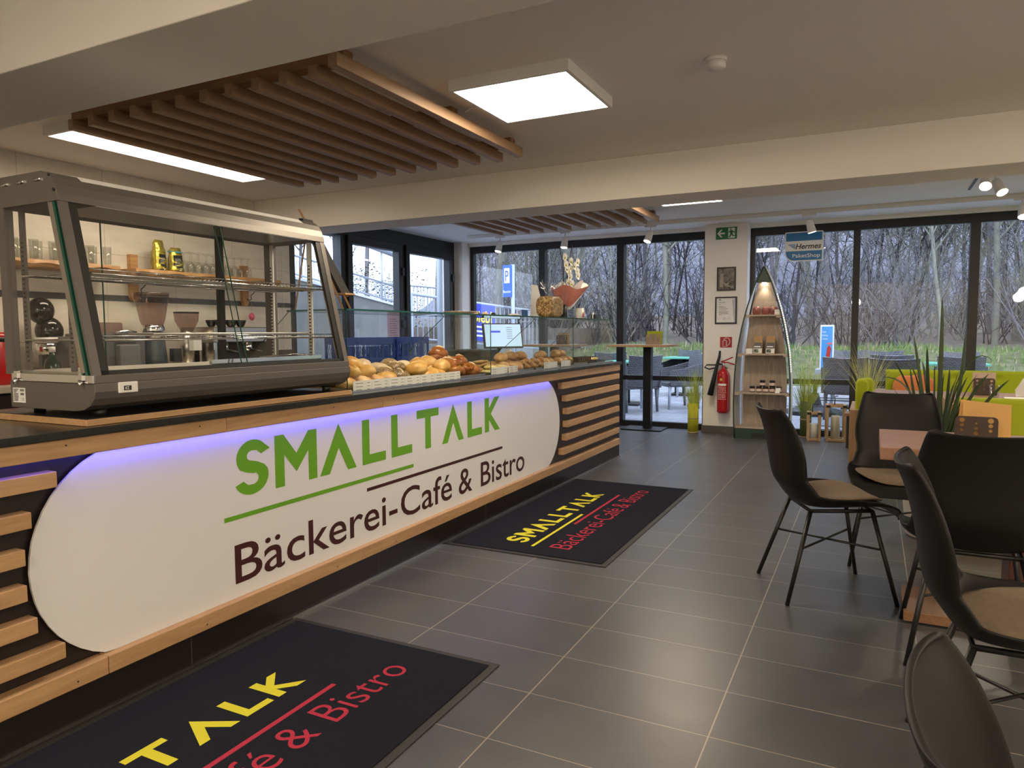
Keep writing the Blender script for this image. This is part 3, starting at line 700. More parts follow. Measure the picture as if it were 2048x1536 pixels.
for (x, y, z) in [(-2.31,3.49,.0),(-2.31,3.60,.0)]: place('gold', x, y, Z0+z, rz=1.57, tilt=(0,0))
for (x, y, z) in [(-2.36,3.88,.0),(-2.36,3.99,.02),(-2.47,3.88,.0),(-2.48,4.0,.0),(-2.42,3.93,.055),(-2.52,3.92,.1),(-2.5,4.04,.06)]: place('pret', x, y, Z0+z, tilt=(r_.uniform(-.5,.5), r_.uniform(-.5,.1)))
for (x, y, z) in [(-2.40,3.85,.04),(-2.35,4.06,.0),(-2.44,4.06,.05),(-2.50,3.90,.11),(-2.54,4.00,.06)]: place('lye', x, y, Z0+z)
# second section
for (x, y, z) in [(-2.42,4.24,0),(-2.52,4.26,0),(-2.55,4.39,0),(-2.45,4.37,.028),(-2.44,4.50,.0),(-2.54,4.52,.0),(-2.49,4.56,.028),(-2.50,4.45,.056)]: place('snail', x, y, Z0+z, tilt=(r_.uniform(-.1,.1), r_.uniform(-.5,0)))
for (x, y, z) in [(-2.33,4.27,.0),(-2.33,4.42,.0),(-2.34,4.57,.0),(-2.35,4.35,.026),(-2.35,4.50,.026)]: place('cheese', x, y, Z0+z, rz=1.57, tilt=(0,.1))
for (x, y, z) in [(-2.42,4.66,0),(-2.34,4.70,0),(-2.43,4.79,0),(-2.53,4.68,0),(-2.54,4.80,0),(-2.48,4.74,.062),(-2.53,4.95,.0),(-2.55,5.10,.0),(-2.52,5.20,.0),(-2.54,5.03,.062),(-2.52,5.15,.062),(-2.40,5.36,0),(-2.50,5.36,0),(-2.42,5.47,0),(-2.52,5.48,0),(-2.46,5.42,.06)]: place('bun', x, y, Z0+z, lab='brown sweet bun ' + ('right of the pastry swirls in the middle glass section' if y < 4.9 else 'behind the croissants' if y < 5.3 else 'between the croissants and the third glass divider'))
for i in range(6): place('crois', -2.37, 4.94+i*.068, Z0+.004+.012*(i % 2), rz=1.57+.1*math.sin(i*3), tilt=(0,.35))
for (x, y, z) in [(-2.42,5.68,0),(-2.52,5.70,0),(-2.42,5.80,0),(-2.52,5.82,0),(-2.43,5.91,0),(-2.47,5.75,.06),(-2.48,5.87,.06)]: place('bun', x, y, Z0+z, lab='brown sweet bun right of the third divider, left of the cake slices')
for i in range(8): place('cake', -2.42, 6.06+i*.044, Z0+.004, rz=.25, tilt=(.0,.0))
for i in range(5): place('bar', -2.42, 6.42+i*.032, Z0+.002, rz=.2, tilt=(0,0))

# ------------------------------------------------------------------ hot display case on a board
bd = MB().box(-2.70, -2.182, 1.38, 2.655, .9455, .966)
bdo = tag(bd.build('wooden_base_board', M['oak'], bevel=.002), 'flat oak board lying under the metal display case', 'board')
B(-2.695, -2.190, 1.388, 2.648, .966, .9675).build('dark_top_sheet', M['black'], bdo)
dc = thing('display_case', 'large taupe metal display case with slanted glass front, on the counter', 'display case', (-2.4, 2.0, .9676))
Y0, Y1 = 1.40, 2.625
bp = [(-2.62,.988),(-2.27,.988),(-2.225,.993),(-2.19,1.008),(-2.17,1.03),(-2.163,1.052),(-2.163,1.078),(-2.62,1.078)]
XZ = lambda a, b, d: (a, d, b)
ob = MB().prism(bp, Y0, Y1, XZ).build('base', M['steelpaint'], dc, bevel=.002)
for y in (Y0+.07, Y1-.07):
    for x in (-2.58, -2.25): MB().lathe([(.018,.9678),(.02,.99)], (x,y,0), 14).build('foot', M['black'], dc)
B(-2.62, -2.168, Y0+.003, Y1-.003, 1.078, 1.104).build('sill', M['steelpaint'], dc, bevel=.002)
B(-2.60, -2.17, Y0-.004, Y0+.004, 1.080, 1.104).build('chrome_strip', M['chrome'], dc)
B(-2.60, -2.20, Y0+.02, Y1-.02, 1.104, 1.112).build('deck', M['steel'], dc)
mb = MB()
for i in range(14): mb.box(-2.23, -2.205, Y0+.05+i*.04, Y0+.075+i*.04, 1.112, 1.1135)
mb.build('vent_slot', M['black'], dc)
# water pan front / chrome edge inside
B(-2.24, -2.225, 1.9, 2.5, 1.112, 1.135).build('tray_edge', M['chrome'], dc)
# hood
hp = [(-2.30,1.655),(-2.306,1.680),(-2.318,1.708),(-2.335,1.733),(-2.358,1.749),(-2.385,1.755),(-2.64,1.755),(-2.64,1.655)]
hd = MB().prism(hp, Y0-.002, Y1+.002, XZ).build('hood', M['steelpaint'], dc, bevel=.0015)
hq = [(-2.3205,1.7105),(-2.3375,1.7355),(-2.360,1.7515),(-2.3865,1.7575),(-2.56,1.7575),(-2.56,1.756),(-2.387,1.756),(-2.3605,1.750),(-2.3385,1.7345),(-2.3215,1.7095)]
MB().prism(hq, Y0+.10, Y1-.10, XZ).build('light_cover', M['white'], hd)
for x in (-2.40, -2.49, -2.58): MB().tube([(x-.02,Y0-.003,1.728),(x+.02,Y0-.003,1.728)], .005, 6).build('side_vent', M['chrome'], hd)
for x, z in ((-2.335,1.738),(-2.312,1.690)): MB().tube([(x-.004,Y0-.003,z),(x-.004,Y0-.006,z)], .005, 10).build('screw', M['black'], hd)
# slanted front frame
def sl(z): return -2.172 + (z-1.10)*(-2.302+2.172)/(1.655-1.10)
def slant(y0, y1, z0, z1, d0, d1, mb=None):
    mb = mb or MB(); a, b = sl(z0), sl(z1)
    return mb.add([(a-d0,y0,z0),(a-d0,y1,z0),(a-d1,y1,z0),(a-d1,y0,z0),(b-d0,y0,z1),(b-d0,y1,z1),(b-d1,y1,z1),(b-d1,y0,z1)], [(0,3,2,1),(4,5,6,7),(0,1,5,4),(1,2,6,5),(2,3,7,6),(3,0,4,7)])
slant(Y0+.002, Y0+.030, 1.104, 1.655, 0, .012).build('front_post', M['steelpaint'], dc)
slant(Y1-.030, Y1-.002, 1.104, 1.655, 0, .012).build('front_post', M['steelpaint'], dc)
slant(Y0+.030, Y0+.058, 1.104, 1.655, .002, .014).build('gasket', M['black'], dc)
slant(Y1-.058, Y1-.030, 1.104, 1.655, .002, .014).build('gasket', M['black'], dc)
slant(Y0+.03, Y1-.03, 1.104, 1.118, .002, .014).build('gasket', M['black'], dc)
ym = 2.02
for a, b, d in ((Y0+.058, ym+.012, .006), (ym-.012, Y1-.058, .012)):
    MB().quad((sl(1.118)-d,a,1.118),(sl(1.118)-d,b,1.118),(sl(1.655)-d,b,1.655),(sl(1.655)-d,a,1.655)).build('front_pane', M['glassc'], dc)
    e = b if b < Y1-.1 else a
    slant(e-.0012, e+.0012, 1.118, 1.655, d-.001, d+.003).build('pane_edge', M['glassedge'], dc)
for y in (Y0+.006, Y1-.006):
    poly = [(-2.59,1.104),(sl(1.104)-.03,1.104),(sl(1.655)-.03,1.655),(-2.59,1.655)]
    MB().add([(a,y,b) for a,b in poly], [(0,1,2,3)]).build('side_pane', M['glassc'], dc)
    slant(y-.006, y+.006, 1.104, 1.655, .022, .034).build('side_glass_edge', M['glassedge'], dc)
    slant(y-.003, y+.003, 1.104, 1.655, .036, .062).build('inner_frame', M['steel'], dc)
for x in (-2.57, -2.22):
    m = MB().box(x-.008, x+.008, Y0-.010, Y0+.002, 1.088, 1.112).tube([(x,Y0-.010,1.088),(x+.006,Y0-.016,1.072)], .006, 8); m.build('clamp', M['chrome'], dc)
# perforated shelf rails (four) and rear posts
for (x, y) in ((-2.60,1.455),(-2.35,1.455),(-2.60,2.585),(-2.36,2.585)):
    r0 = B(x-.013, x+.013, y-.004, y+.004, 1.112, 1.655).build('shelf_rail', M['steelpaint'] if y < 2 else M['white'], dc)
    m = MB(); z = 1.14
    while z < 1.55: m.box(x-.005, x+.005, y-.0046, y+.0046, z, z+.006); z += .0155
    m.build('rail_slot', M['black'], r0)
B(-2.635, -2.615, 2.285, 2.315, 1.10, 1.655).build('rear_post', M['black'], dc)
B(-2.64, -2.605, Y1-.045, Y1-.002, 1.10, 1.655).build('rear_post', M['steelpaint'], dc)
B(-2.64, -2.605, Y0, Y0+.03, 1.10, 1.655).build('rear_post', M['steelpaint'], dc)
MB().quad((-2.628,1.75,1.11),(-2.628,2.31,1.11),(-2.628,2.31,1.655),(-2.628,1.75,1.655)).build('rear_sliding_pane', M['glassc'], dc)
B(-2.63,-2.625,1.749,1.752,1.11,1.655).build('pane_edge', M['glassedge'], dc)
def wire_shelf(z, xf):
    m = MB().tube([(-2.60,Y0+.045,z),(xf,Y0+.045,z),(xf,Y1-.045,z),(-2.60,Y1-.045,z)], .0035, 6, closed=True)
    m.tube([(xf,Y0+.045,z+.014),(xf,Y1-.045,z+.014)], .002, 5)
    for i in range(60):
        y = Y0+.05 + i*(Y1-Y0-.10)/59; m.tube([(-2.60,y,z+.003),(xf,y,z+.003),(xf,y,z+.012)], .0012, 4, caps=False)
    for x in (-2.5,-2.4): m.tube([(x,Y0+.045,z-.002),(x,Y1-.045,z-.002)], .002, 5)
    return m
wire_shelf(1.432, -2.275).build('wire_shelf', M['chrome'], dc)
wire_shelf(1.214, -2.222).build('wire_shelf', M['chrome'], dc)
B(-2.55, -2.30, 1.52, 2.5, 1.6535, 1.6555).build('hood_underside', M['steel'], dc)
# control display and rating plate
cp = MB().box(-2.1625, -2.156, 1.475, 1.542, 1.044, 1.079).build('control_panel', M['white'], dc, bevel=.002)
B(-2.156, -2.1552, 1.492, 1.518, 1.052, 1.067).build('readout', M['black'], cp)
MB().box(-2.1552,-2.1549,1.497,1.500,1.055,1.064).box(-2.1552,-2.1549,1.503,1.509,1.055,1.0575).box(-2.1552,-2.1549,1.503,1.509,1.061,1.064).build('digits', M['paper'], cp)
rp = B(-2.605, -2.535, Y0-.001, Y0, 1.005, 1.055).build('rating_plate', M['paper'], dc)
m = MB(); rr = random.Random(5)
for j in range(9): m.box(-2.600, -2.600+rr.uniform(.012,.028), Y0-.0014, Y0-.001, 1.010+j*.0047, 1.0125+j*.0047)
for j in range(12): m.box(-2.563+j*.002, -2.5622+j*.002, Y0-.0014, Y0-.001, 1.043, 1.051)
for j in range(10): m.box(-2.561+j*.002, -2.5602+j*.002, Y0-.0014, Y0-.001, 1.030, 1.038)
text(m, 'CE', -2.556, -2.542, 1.012, .009, lambda u, v: (u, Y0-.0014, v))
m.build('print', M['black'], rp)
# ladle / tong hanging and items inside case
t = tag(MB().tube([(-2.50,2.42,1.122),(-2.36,2.50,1.126),(-2.30,2.56,1.124)], .005, 6).tube([(-2.50,2.40,1.124),(-2.36,2.47,1.140),(-2.30,2.54,1.130)], .005, 6).build('serving_tongs', M['chrome']), 'chrome serving tongs lying at the right inside the display case', 'tongs')
t = tag(B(-2.42, -2.28, 1.70, 2.48, 1.228, 1.238).build('shelf_tray', M['steel'], bevel=.003), 'flat steel tray on the lower wire shelf of the display case', 'tray')
# ------------------------------------------------------------------ behind the counter: wall shelves, machines
def live_edge(name, y0, y1, z0, z1, d, label, x0=XL):
    m = MB(); n = 24; vs = []; fs = []
    rr = random.Random(int(y0*100))
    for i in range(n+1):
        y = y0 + (y1-y0)*i/n; e = d + .012*math.sin(i*.9+y0) + rr.uniform(-.006,.006); zz = .006*math.sin(i*1.3)
        vs += [(x0, y, z0), (x0+e-.015, y, z0+zz), (x0+e+.006, y, (z0+z1)/2+zz), (x0+e-.004, y, z1), (x0, y, z1)]
    for i in range(n):
        a = i*5; b = a+5
        for k in range(5): fs.append((a+k, a+(k+1) % 5, b+(k+1) % 5, b+k))
    fs.append((0,1,2,3,4)); fs.append(tuple(n*5+k for k in (4,3,2,1,0)))
    m.add(vs, fs); return tag(m.build(name, M['liveoak']), label, 'shelf')
M['liveoak'] = wood('live_edge_wood', (.62,.36,.15), (.33,.16,.06), 'y', rough=.45, scale=.6)
live_edge('wall_shelf', 2.55, 3.56, 1.700, 1.750, .23, 'live edge wooden wall shelf holding the row of tall tumblers')
live_edge('wall_shelf', 3.68, 5.20, 1.695, 1.745, .23, 'live edge wooden wall shelf holding coffee bags and upturned wine glasses')
def bracket(y, label):
    t = thing('shelf_bracket', label, 'shelf bracket', (XL, y, 1.50))
    m = MB().prism([(y-.032,1.53),(y-.02,1.505),(y+.0,1.495),(y+.02,1.505),(y+.032,1.53),(y+.032,1.69),(y-.032,1.69)], XL+.001, XL+.045, lambda a, b, d: (d, a, b))
    m.box(XL+.001, XL+.045, y-.032, y+.032, 1.752, 1.87); m.build('wooden_plate', M['liveoak'], t)
    MB().tube([(XL+.05,y,1.56),(XL+.06,y+.02,1.545),(XL+.075,y+.035,1.56),(XL+.07,y+.03,1.59),(XL+.12,y+.05,1.64),(XL+.16,y+.06,1.692)], .004, 6).build('iron_hook', M['blackmetal'], t)
bracket(3.80, 'wooden shelf bracket with iron hook beside the grinder'); bracket(4.94, 'wooden shelf bracket with a hook holding the pink egg')
def tumbler(x, y, z, label, gp):
    m = MB().lathe([(.024,z+.001),(.026,z+.004),(.031,z+.140),(.0295,z+.140),(.0245,z+.012),(0,z+.010)], (x,y,0), 14)
    return tag(m.build('glass_tumbler', M['ware']), label, 'glass', gp)
tp = None
for i in range(13):
    y = 2.70 + i*.066; x = XL+.13 + .035*((-1)**i)
    if tp is None: tp = tumbler(x, y, 1.7505, 'tall clear glass tumbler standing in the row on the left wall shelf', 'tumblers on the left wall shelf')
    else: o = tp.copy(); C.objects.link(o); o.location = (x, y, 1.7505)
def wineglass(x, y, z):
    m = MB().lathe([(.030,z+.001),(.036,z+.03),(.037,z+.055),(.028,z+.085),(.006,z+.098),(.0035,z+.105),(.0035,z+.165),(.008,z+.170),(.033,z+.174),(.033,z+.1755),(0,z+.176)], (x,y,0), 16, cap=False)
    return tag(m.build('wine_glass', M['ware']), 'stemmed wine glass standing upside down on the right wall shelf', 'glass', 'wine glasses on the right wall shelf')
wp = wineglass(XL+.10, 4.22, 1.7455)
for i in range(1, 18):
    o = wp.copy(); C.objects.link(o); o.location = (XL+.10 + .075*(i % 2), 4.22 + (i//2)*.078, 1.7455)
M['goldfoil'] = plain('gold_foil', (.72,.60,.10), .22, metal=.8, var=.3, scale=30, bump=.5, bscale=35)
def coffeebag(x, y, z, rz, label, h=.25, clip=False):
    t = thing('coffee_bag', label, 'coffee bag', (x, y, z), rz)
    m = MB(); n = 10; vs = []
    for j in range(n+1):
        v = j/n; d = .035*(1-v**3)+.002; w_ = .05 - .006*v
        for a in ((-1,-1),(1,-1),(1,1),(-1,1)): vs.append((a[0]*d + .006*math.sin(j*2+a[1]), a[1]*(w_+.003*math.sin(j*1.7)), v*h))
    fs = []
    for j in range(n):
        for k in range(4): fs.append((j*4+k, j*4+(k+1) % 4, j*4+4+(k+1) % 4, j*4+4+k))
    fs.append((0,3,2,1)); fs.append((n*4,n*4+1,n*4+2,n*4+3)); m.add(vs, fs, 0, True)
    m.build('foil_bag', M['goldfoil'], t, local=True)
    lb = B(.0345,.0365,-.040,.040,.006,.135).build('label', M['black'], t, local=True)
    m = MB()
    for q in range(5): m.box(.0366,.037,-.028,.028-.005*(q % 3),.055+q*.012,.058+q*.012)
    m.box(.0366,.037,.012,.036,.010,.030); m.build('print', M['paper'], lb, local=True)
    if clip: B(-.012,.02,-.06,.055,h*.80,h*.85).build('blue_clip', plain('turquoise_plastic', (.05,.35,.45), .4), t, local=True)
coffeebag(XL+.14, 3.95, 1.7455, .25, 'tall gold foil coffee bag with dark label on the right wall shelf')
coffeebag(XL+.16, 4.09, 1.7455, -.1, 'shorter gold coffee bag closed with a turquoise clip on the wall shelf', .20, True)

bc = thing('back_counter', 'low worktop cabinet along the tiled wall behind the bakery counter', 'cabinet', (-5.0, 3.8, 0))
B(-5.32, -4.72, 1.2, 5.5, .10, .88).build('cabinet_body', M['darkpanel'], bc); B(-5.30, -4.78, 1.2, 5.5, 0, .10).build('plinth', M['black'], bc)
B(-5.335, -4.68, 1.2, 5.55, .88, .92).build('top', plain('pale_worktop', (.42,.36,.28), .4), bc, bevel=.003)
for i in range(7): B(-4.72, -4.70, 1.22+i*.61, 1.80+i*.61, .13, .86).build('door', M['darkpanel'], bc)
Z = .9205
# large grinder with smoked hopper
t = thing('coffee_grinder', 'large coffee grinder with a tall smoked hopper behind the display case', 'coffee grinder', (-5.0, 3.72, Z))
MB().box(-5.11,-4.86,3.61,3.83,Z,Z+.035).build('base', M['black'], t, bevel=.006)
MB().lathe([(.10,Z+.035),(.098,Z+.12),(.085,Z+.26),(.085,Z+.27)], (-5.0,3.72,0), 24).build('body', plain('slate_lacquer', (.05,.065,.08), .25), t)
MB().lathe([(.086,Z+.27),(.086,Z+.36),(.078,Z+.385)], (-5.0,3.72,0), 24).build('chrome_collar', M['chrome'], t)
M['smoke'] = glass('smoked_plastic', (.66,.56,.52), 1.45, .05)
MB().lathe([(.078,Z+.385),(.09,Z+.42),(.125,Z+.60),(.125,Z+.612)], (-5.0,3.72,0), 24, cap=False).build('hopper', M['smoke'], t)
MB().lathe([(.127,Z+.612),(.127,Z+.632),(.0,Z+.636)], (-5.0,3.72,0), 24).build('lid', M['smoke'], t)
MB().tube([(-4.93,3.79,Z+.30),(-4.86,3.84,Z+.305)], .012, 10).build('lever', M['black'], t)
MB().box(-4.92,-4.87,3.80,3.87,Z+.10,Z+.20).build('portafilter_fork', M['black'], t)
# bean-to-cup machine
t = thing('coffee_machine', 'grey automatic coffee machine with touch display and milk unit', 'coffee machine', (-5.0, 3.35, Z))
B(-5.22,-4.82,3.17,3.52,Z,Z+.32).build('housing', plain('graphite_plastic', (.11,.11,.115), .35), t, bevel=.01)
B(-5.20,-4.98,3.20,3.46,Z+.32,Z+.40).build('bean_container', M['smoke'], t, bevel=.01)
B(-4.82,-4.76,3.28,3.44,Z+.04,Z+.24).build('spout_unit', plain('grey_plastic', (.16,.16,.165), .35), t, bevel=.01)
o = MB().add([(-4.80,3.28,Z+.22),(-4.80,3.44,Z+.22),(-4.86,3.44,Z+.33),(-4.86,3.28,Z+.33)], [(0,1,2,3)]); o.build('touch_display', M['black'], t)
MB().tube([(-4.81,3.28,Z+.325),(-4.79,3.36,Z+.335),(-4.81,3.44,Z+.325)], .012, 8).build('chrome_trim', M['chrome'], t)
t = thing('milk_unit', 'grey milk cooler unit beside the automatic coffee machine', 'milk cooler', (-5.0,3.08,Z))
B(-5.22,-4.86,2.98,3.15,Z,Z+.30).build('housing', plain('grey_plastic', (.17,.17,.175), .4), t, bevel=.008); B(-4.86,-4.855,3.0,3.13,Z+.03,Z+.27).build('door', plain('grey_plastic', (.20,.20,.21), .4), t)
# espresso machine with portafilters
t = thing('espresso_machine', 'chrome espresso machine with cups of portafilters on top, behind the case', 'espresso machine', (-5.0, 4.42, Z))
B(-5.20,-4.80,4.13,4.72,Z+.24,Z+.37).build('upper_body', M['steel'], t, bevel=.008)
B(-5.20,-4.98,4.13,4.72,Z+.05,Z+.24).build('rear_body', M['black'], t); B(-5.20,-4.78,4.13,4.72,Z,Z+.05).build('drip_tray', M['steel'], t, bevel=.004)
for y in (4.13, 4.70): B(-5.20,-4.80,y,y+.025,Z+.05,Z+.24).build('side_panel', M['chrome'], t)
for y in (4.28, 4.54):
    MB().lathe([(.04,Z+.24),(.04,Z+.19),(.034,Z+.165)], (-4.87,y,0), 18).build('group_head', M['chrome'], t)
    MB().tube([(-4.84,y,Z+.175),(-4.70,y+.01,Z+.155)], .013, 10).build('portafilter_handle', M['black'], t)
MB().tube([(-4.80,4.17,Z+.27),(-4.78,4.18,Z+.15),(-4.76,4.2,Z+.08)], .006, 8).build('steam_wand', M['chrome'], t)
cp = None
for i in range(6):
    x, y = -5.10+.11*(i % 2), 4.36+.11*(i//2)
    if cp is None:
        cp = tag(MB().lathe([(.020,Z+.3705),(.032,Z+.385),(.046,Z+.42),(.047,Z+.432),(.043,Z+.432),(.030,Z+.388),(0,Z+.380)], (x,y,0), 18).build('espresso_cup', M['black']), 'black glossy cup standing on top of the espresso machine', 'cup', 'cups on the espresso machine')
    else: o = cp.copy(); C.objects.link(o); o.location = (x, y, Z+.3705)
t = thing('bean_grinder', 'small black coffee grinder with cone hopper left of the espresso machine', 'coffee grinder', (-5.0,4.03,Z))
MB().box(-5.07,-4.90,3.96,4.10,Z,Z+.03).lathe([(.05,Z+.03),(.055,Z+.20),(.06,Z+.33)], (-5.0,4.03,0), 18).build('body', M['steel'], t)
MB().lathe([(.045,Z+.33),(.09,Z+.42),(.095,Z+.47),(.095,Z+.48)], (-5.0,4.03,0), 22, cap=False).build('hopper', M['smoke'], t)
MB().lathe([(.097,Z+.48),(.097,Z+.492),(0,Z+.495)], (-5.0,4.03,0), 22).build('lid', M['black'], t)
B(-4.93,-4.88,3.99,4.07,Z+.18,Z+.27).build('dosing_display', M['paper'], t)
# toaster / terminal, knock box
t = thing('card_terminal', 'dark tilted device standing on the back counter near the window', 'payment terminal', (-4.9,5.05,Z))
B(-5.0,-4.84,4.98,5.14,Z,Z+.02).build('stand', M['black'], t, bevel=.004)
MB().add([(-4.86,4.96,Z+.02),(-4.86,5.16,Z+.02),(-4.93,5.16,Z+.16),(-4.93,4.96,Z+.16),(-4.90,4.96,Z+.01),(-4.90,5.16,Z+.01),(-4.97,5.16,Z+.16),(-4.97,4.96,Z+.16)], [(0,1,2,3),(7,6,5,4),(0,4,5,1),(1,5,6,2),(2,6,7,3),(3,7,4,0)]).build('screen_body', M['black'], t)
tag(B(-4.98,-4.80,4.80,4.92,Z,Z+.02).build('cutting_board', M['oak'], bevel=.004), 'small wooden board on the back counter right of the espresso machine', 'board')
# items left: red canister, balloons, bottles, grey appliance
t = thing('fire_red_canister', 'glossy red canister on the back counter at the left edge', 'canister', (-4.95,2.56,Z))
MB().lathe([(.10,Z),(.105,Z+.02),(.105,Z+.30),(.09,Z+.33)], (-4.95,2.56,0), 24).build('drum', M['red'], t); MB().lathe([(.106,Z+.27),(.108,Z+.285),(.106,Z+.30)], (-4.95,2.56,0), 24).build('band', M['black'], t)
for (y, z, r, lb) in ((2.98,1.40,.085,'upper round glossy black balloon by the tiled wall'),(3.03,1.26,.09,'lower glossy black balloon by the tiled wall')):
    m = MB().ell((-5.16,y,z), (r*.9,r,r*1.1), 20, 14).lathe([(.008,z-r*1.16),(.002,z-r*1.08)], (-5.16,y,0), 8)
    tag(m.build('balloon', plain('black_balloon_rubber', (.01,.01,.01), .12)), lb, 'balloon')
t = thing('detergent_bottle', 'dark green bottle with a printed label left of the grey coffee machine', 'bottle', (-4.75,2.80,Z))
MB().lathe([(.05,Z),(.052,Z+.10),(.04,Z+.15),(.018,Z+.17),(.018,Z+.20)], (-4.75,2.80,0), 20).build('body', plain('dark_green_plastic', (.01,.03,.015), .2), t)
MB().lathe([(.0525,Z+.03),(.0535,Z+.06),(.0525,Z+.095)], (-4.75,2.80,0), 20, cap=False).build('label', plain('leaf_green', (.12,.25,.05), .5), t)
MB().lathe([(.02,Z+.20),(.02,Z+.235)], (-4.75,2.80,0), 14).build('cap', M['white'], t)
t = thing('spray_bottle', 'orange bottle standing beside the dark green bottle on the back counter', 'bottle', (-4.74,2.98,Z))
MB().lathe([(.036,Z),(.036,Z+.13),(.014,Z+.16),(.014,Z+.19)], (-4.74,2.98,0), 18).build('body', plain('orange_plastic', (.6,.12,.02), .35), t); B(-4.78,-4.70,2.965,2.995,Z+.19,Z+.225).build('nozzle', M['white'], t)
t = thing('milk_frother', 'chrome and white appliance standing left among the bottles', 'appliance', (-4.95,3.0-.12,Z))
MB().lathe([(.07,Z),(.07,Z+.04),(.03,Z+.06),(.03,Z+.18)], (-4.98,2.90,0), 20).build('base', M['black'], t); MB().lathe([(.06,Z+.18),(.065,Z+.26)], (-4.98,2.90,0), 20).build('jug', M['chrome'], t); MB().lathe([(.068,Z+.26),(.068,Z+.295)], (-4.98,2.90,0), 20).build('lid', M['white'], t)
for (y, z, c1, lb) in ((4.975,1.395,(.62,.10,.20),'pink painted easter egg hanging from the shelf hook'),(3.42,1.40,(.66,.60,.10),'yellow painted easter egg hanging by the left shelf')):
    t = thing('easter_egg', lb, 'hanging egg', (XL+.07,y,z))
    MB().ell((XL+.07,y,z), (.027,.027,.036), 16, 12).build('egg', plain('painted_egg', c1, .3, var=.6, scale=60), t); MB().tube([(XL+.07,y,z+.035),(XL+.07,y-.0,z+.15 if y > 4 else z+.28)], .0012, 5).build('string', M['rope'], t)
# blue crates by the side glazing
M['crateblue'] = plain('blue_crate_plastic', (.02,.06,.30), .45)
def crate(x, y, z, rz, label, full=False):
    t = thing('bread_crate', label, 'crate', (x, y, z), rz); m = MB(); w_, d, h = .40, .60, .26
    m.box(-w_/2,w_/2,-d/2,d/2,0,.012)
    for s in (-1, 1):
        m.box(s*w_/2-.006,s*w_/2+.006,-d/2,d/2,.0,.05).box(s*w_/2-.012,s*w_/2+.012,-d/2-.01,d/2+.01,h-.07,h)
        m.box(-w_/2,w_/2,s*d/2-.006,s*d/2+.006,0,.05).box(-w_/2,w_/2,s*d/2-.012,s*d/2+.012,h-.07,h)
        for i in range(7): y_ = -d/2 + d*i/6; m.box(s*w_/2-.008,s*w_/2+.008,y_-.012,y_+.012,.04,h-.05)
        for i in range(5): x_ = -w_/2 + w_*i/4; m.box(x_-.012,x_+.012,s*d/2-.008,s*d/2+.008,.04,h-.05)
        for i in range(18):
            y_ = -d/2+.02+i*(d-.06)/18
            m.tube([(s*w_/2,y_,.05),(s*w_/2,y_+.035,h-.07)], .003, 4, caps=False).tube([(s*w_/2,y_+.035,.05),(s*w_/2,y_,h-.07)], .003, 4, caps=False)
    m.build('crate_shell', M['crateblue'], t, local=True)
    return t
crx = thing('crate_trolley', 'low trolley under the stacked blue crates by the side glazing', 'trolley', (-4.75,6.0,0))
B(-5.05,-4.45,5.65,6.65,.10,.14).build('platform', M['steel'], crx)
for x in (-5.0,-4.5):
    for y in (5.72,6.58): MB().tube([(x,y-.012,.05),(x,y+.012,.05)], .05, 14).tube([(x,y,.05),(x,y,.10)], .012, 6).build('caster', M['black'], crx)
c0 = crate(-4.78, 5.97, .1405, 0, 'blue bread crate at the bottom of the front stack')
for j, lb in ((1,'blue bread crate second from the bottom of the front stack'),(2,'blue bread crate second from the top of the front stack'),(3,'blue bread crate on top of the front stack, nearest the counter')):
    dup(c0, (-4.78, 5.97, .1405+j*.262), label=lb)
for j, lb in ((0,'blue crate at the bottom of the rear stack by the glass door'),(1,'blue crate second in the rear stack by the glass door'),(2,'blue crate third in the rear stack by the glass door'),(3,'blue crate on top of the rear stack by the glass door')):
    dup(c0, (-4.78, 6.62+.01, .1405+j*.262), label=lb)
# papers taped on the side door
o = tag(B(XL+.032,XL+.033,7.15,7.40,1.08,1.46).build('notice_sheet', plain('pink_paper', (.62,.45,.52), .8)), 'long pink printed sheet taped on the side glass door', 'notice')
m = MB()
for q in range(11): m.box(XL+.0331,XL+.0335,7.19,7.36-.02*(q % 3),1.12+q*.028,1.125+q*.028)
m.build('print', M['skirt'], o)
for (y0, y1, z0, z1, c1, lb) in ((6.87,7.06,1.00,1.10,(.65,.45,.38),'peach coloured note on the side glass door'),(7.07,7.26,.98,1.10,(.35,.55,.62),'light blue flyer on the side glass door'),(7.27,7.42,.98,1.10,(.60,.62,.55),'pale grey flyer on the side glass door'),(7.74,7.86,1.06,1.16,(.6,.6,.62),'small white notice with blue header on the right glass door')):
    tag(B(XL+.032,XL+.033,y0,y1,z0,z1).build('flyer', plain('flyer_paper', c1, .7, var=.15, scale=60)), lb, 'flyer')
# A-frame sign near side door (inside)
t = thing('folding_sign', 'white framed folding board with handwriting seen through the glass display', 'sign', (-4.55,7.75,0))
for s in (0, 1):
    m = MB(); dx = .22
    def L_(u, v, s=s): return (-4.55 + (dx*(1-v/1.02) if s == 0 else -dx*(1-v/1.02)), 7.5+u, v)
    for a, b in (((0,0),(0,1.02)),((.5,0),(.5,1.02)),((0,1.0),(.5,1.0)),((0,.2),(.5,.2))): m.tube([L_(*a), L_(*b)], .014, 6)
    m.build('frame', M['white'], t)
m = MB().add([(-4.55+.22*(1-.2/1.02)+.004,7.51,.2),(-4.55+.22*(1-.2/1.02)+.004,7.99,.2),(-4.55+.004,7.99,1.0),(-4.55+.004,7.51,1.0)], [(0,1,2,3)])
pn = m.build('poster', plain('rose_poster', (.55,.42,.44), .6, var=.1), t)
m = MB(); text(m, 'ch', 7.62, 7.86, .62, .16, lambda u, v: (-4.55+.22*(1-v/1.02)+.008, u, v)); m.build('lettering', M['maroon'], pn)

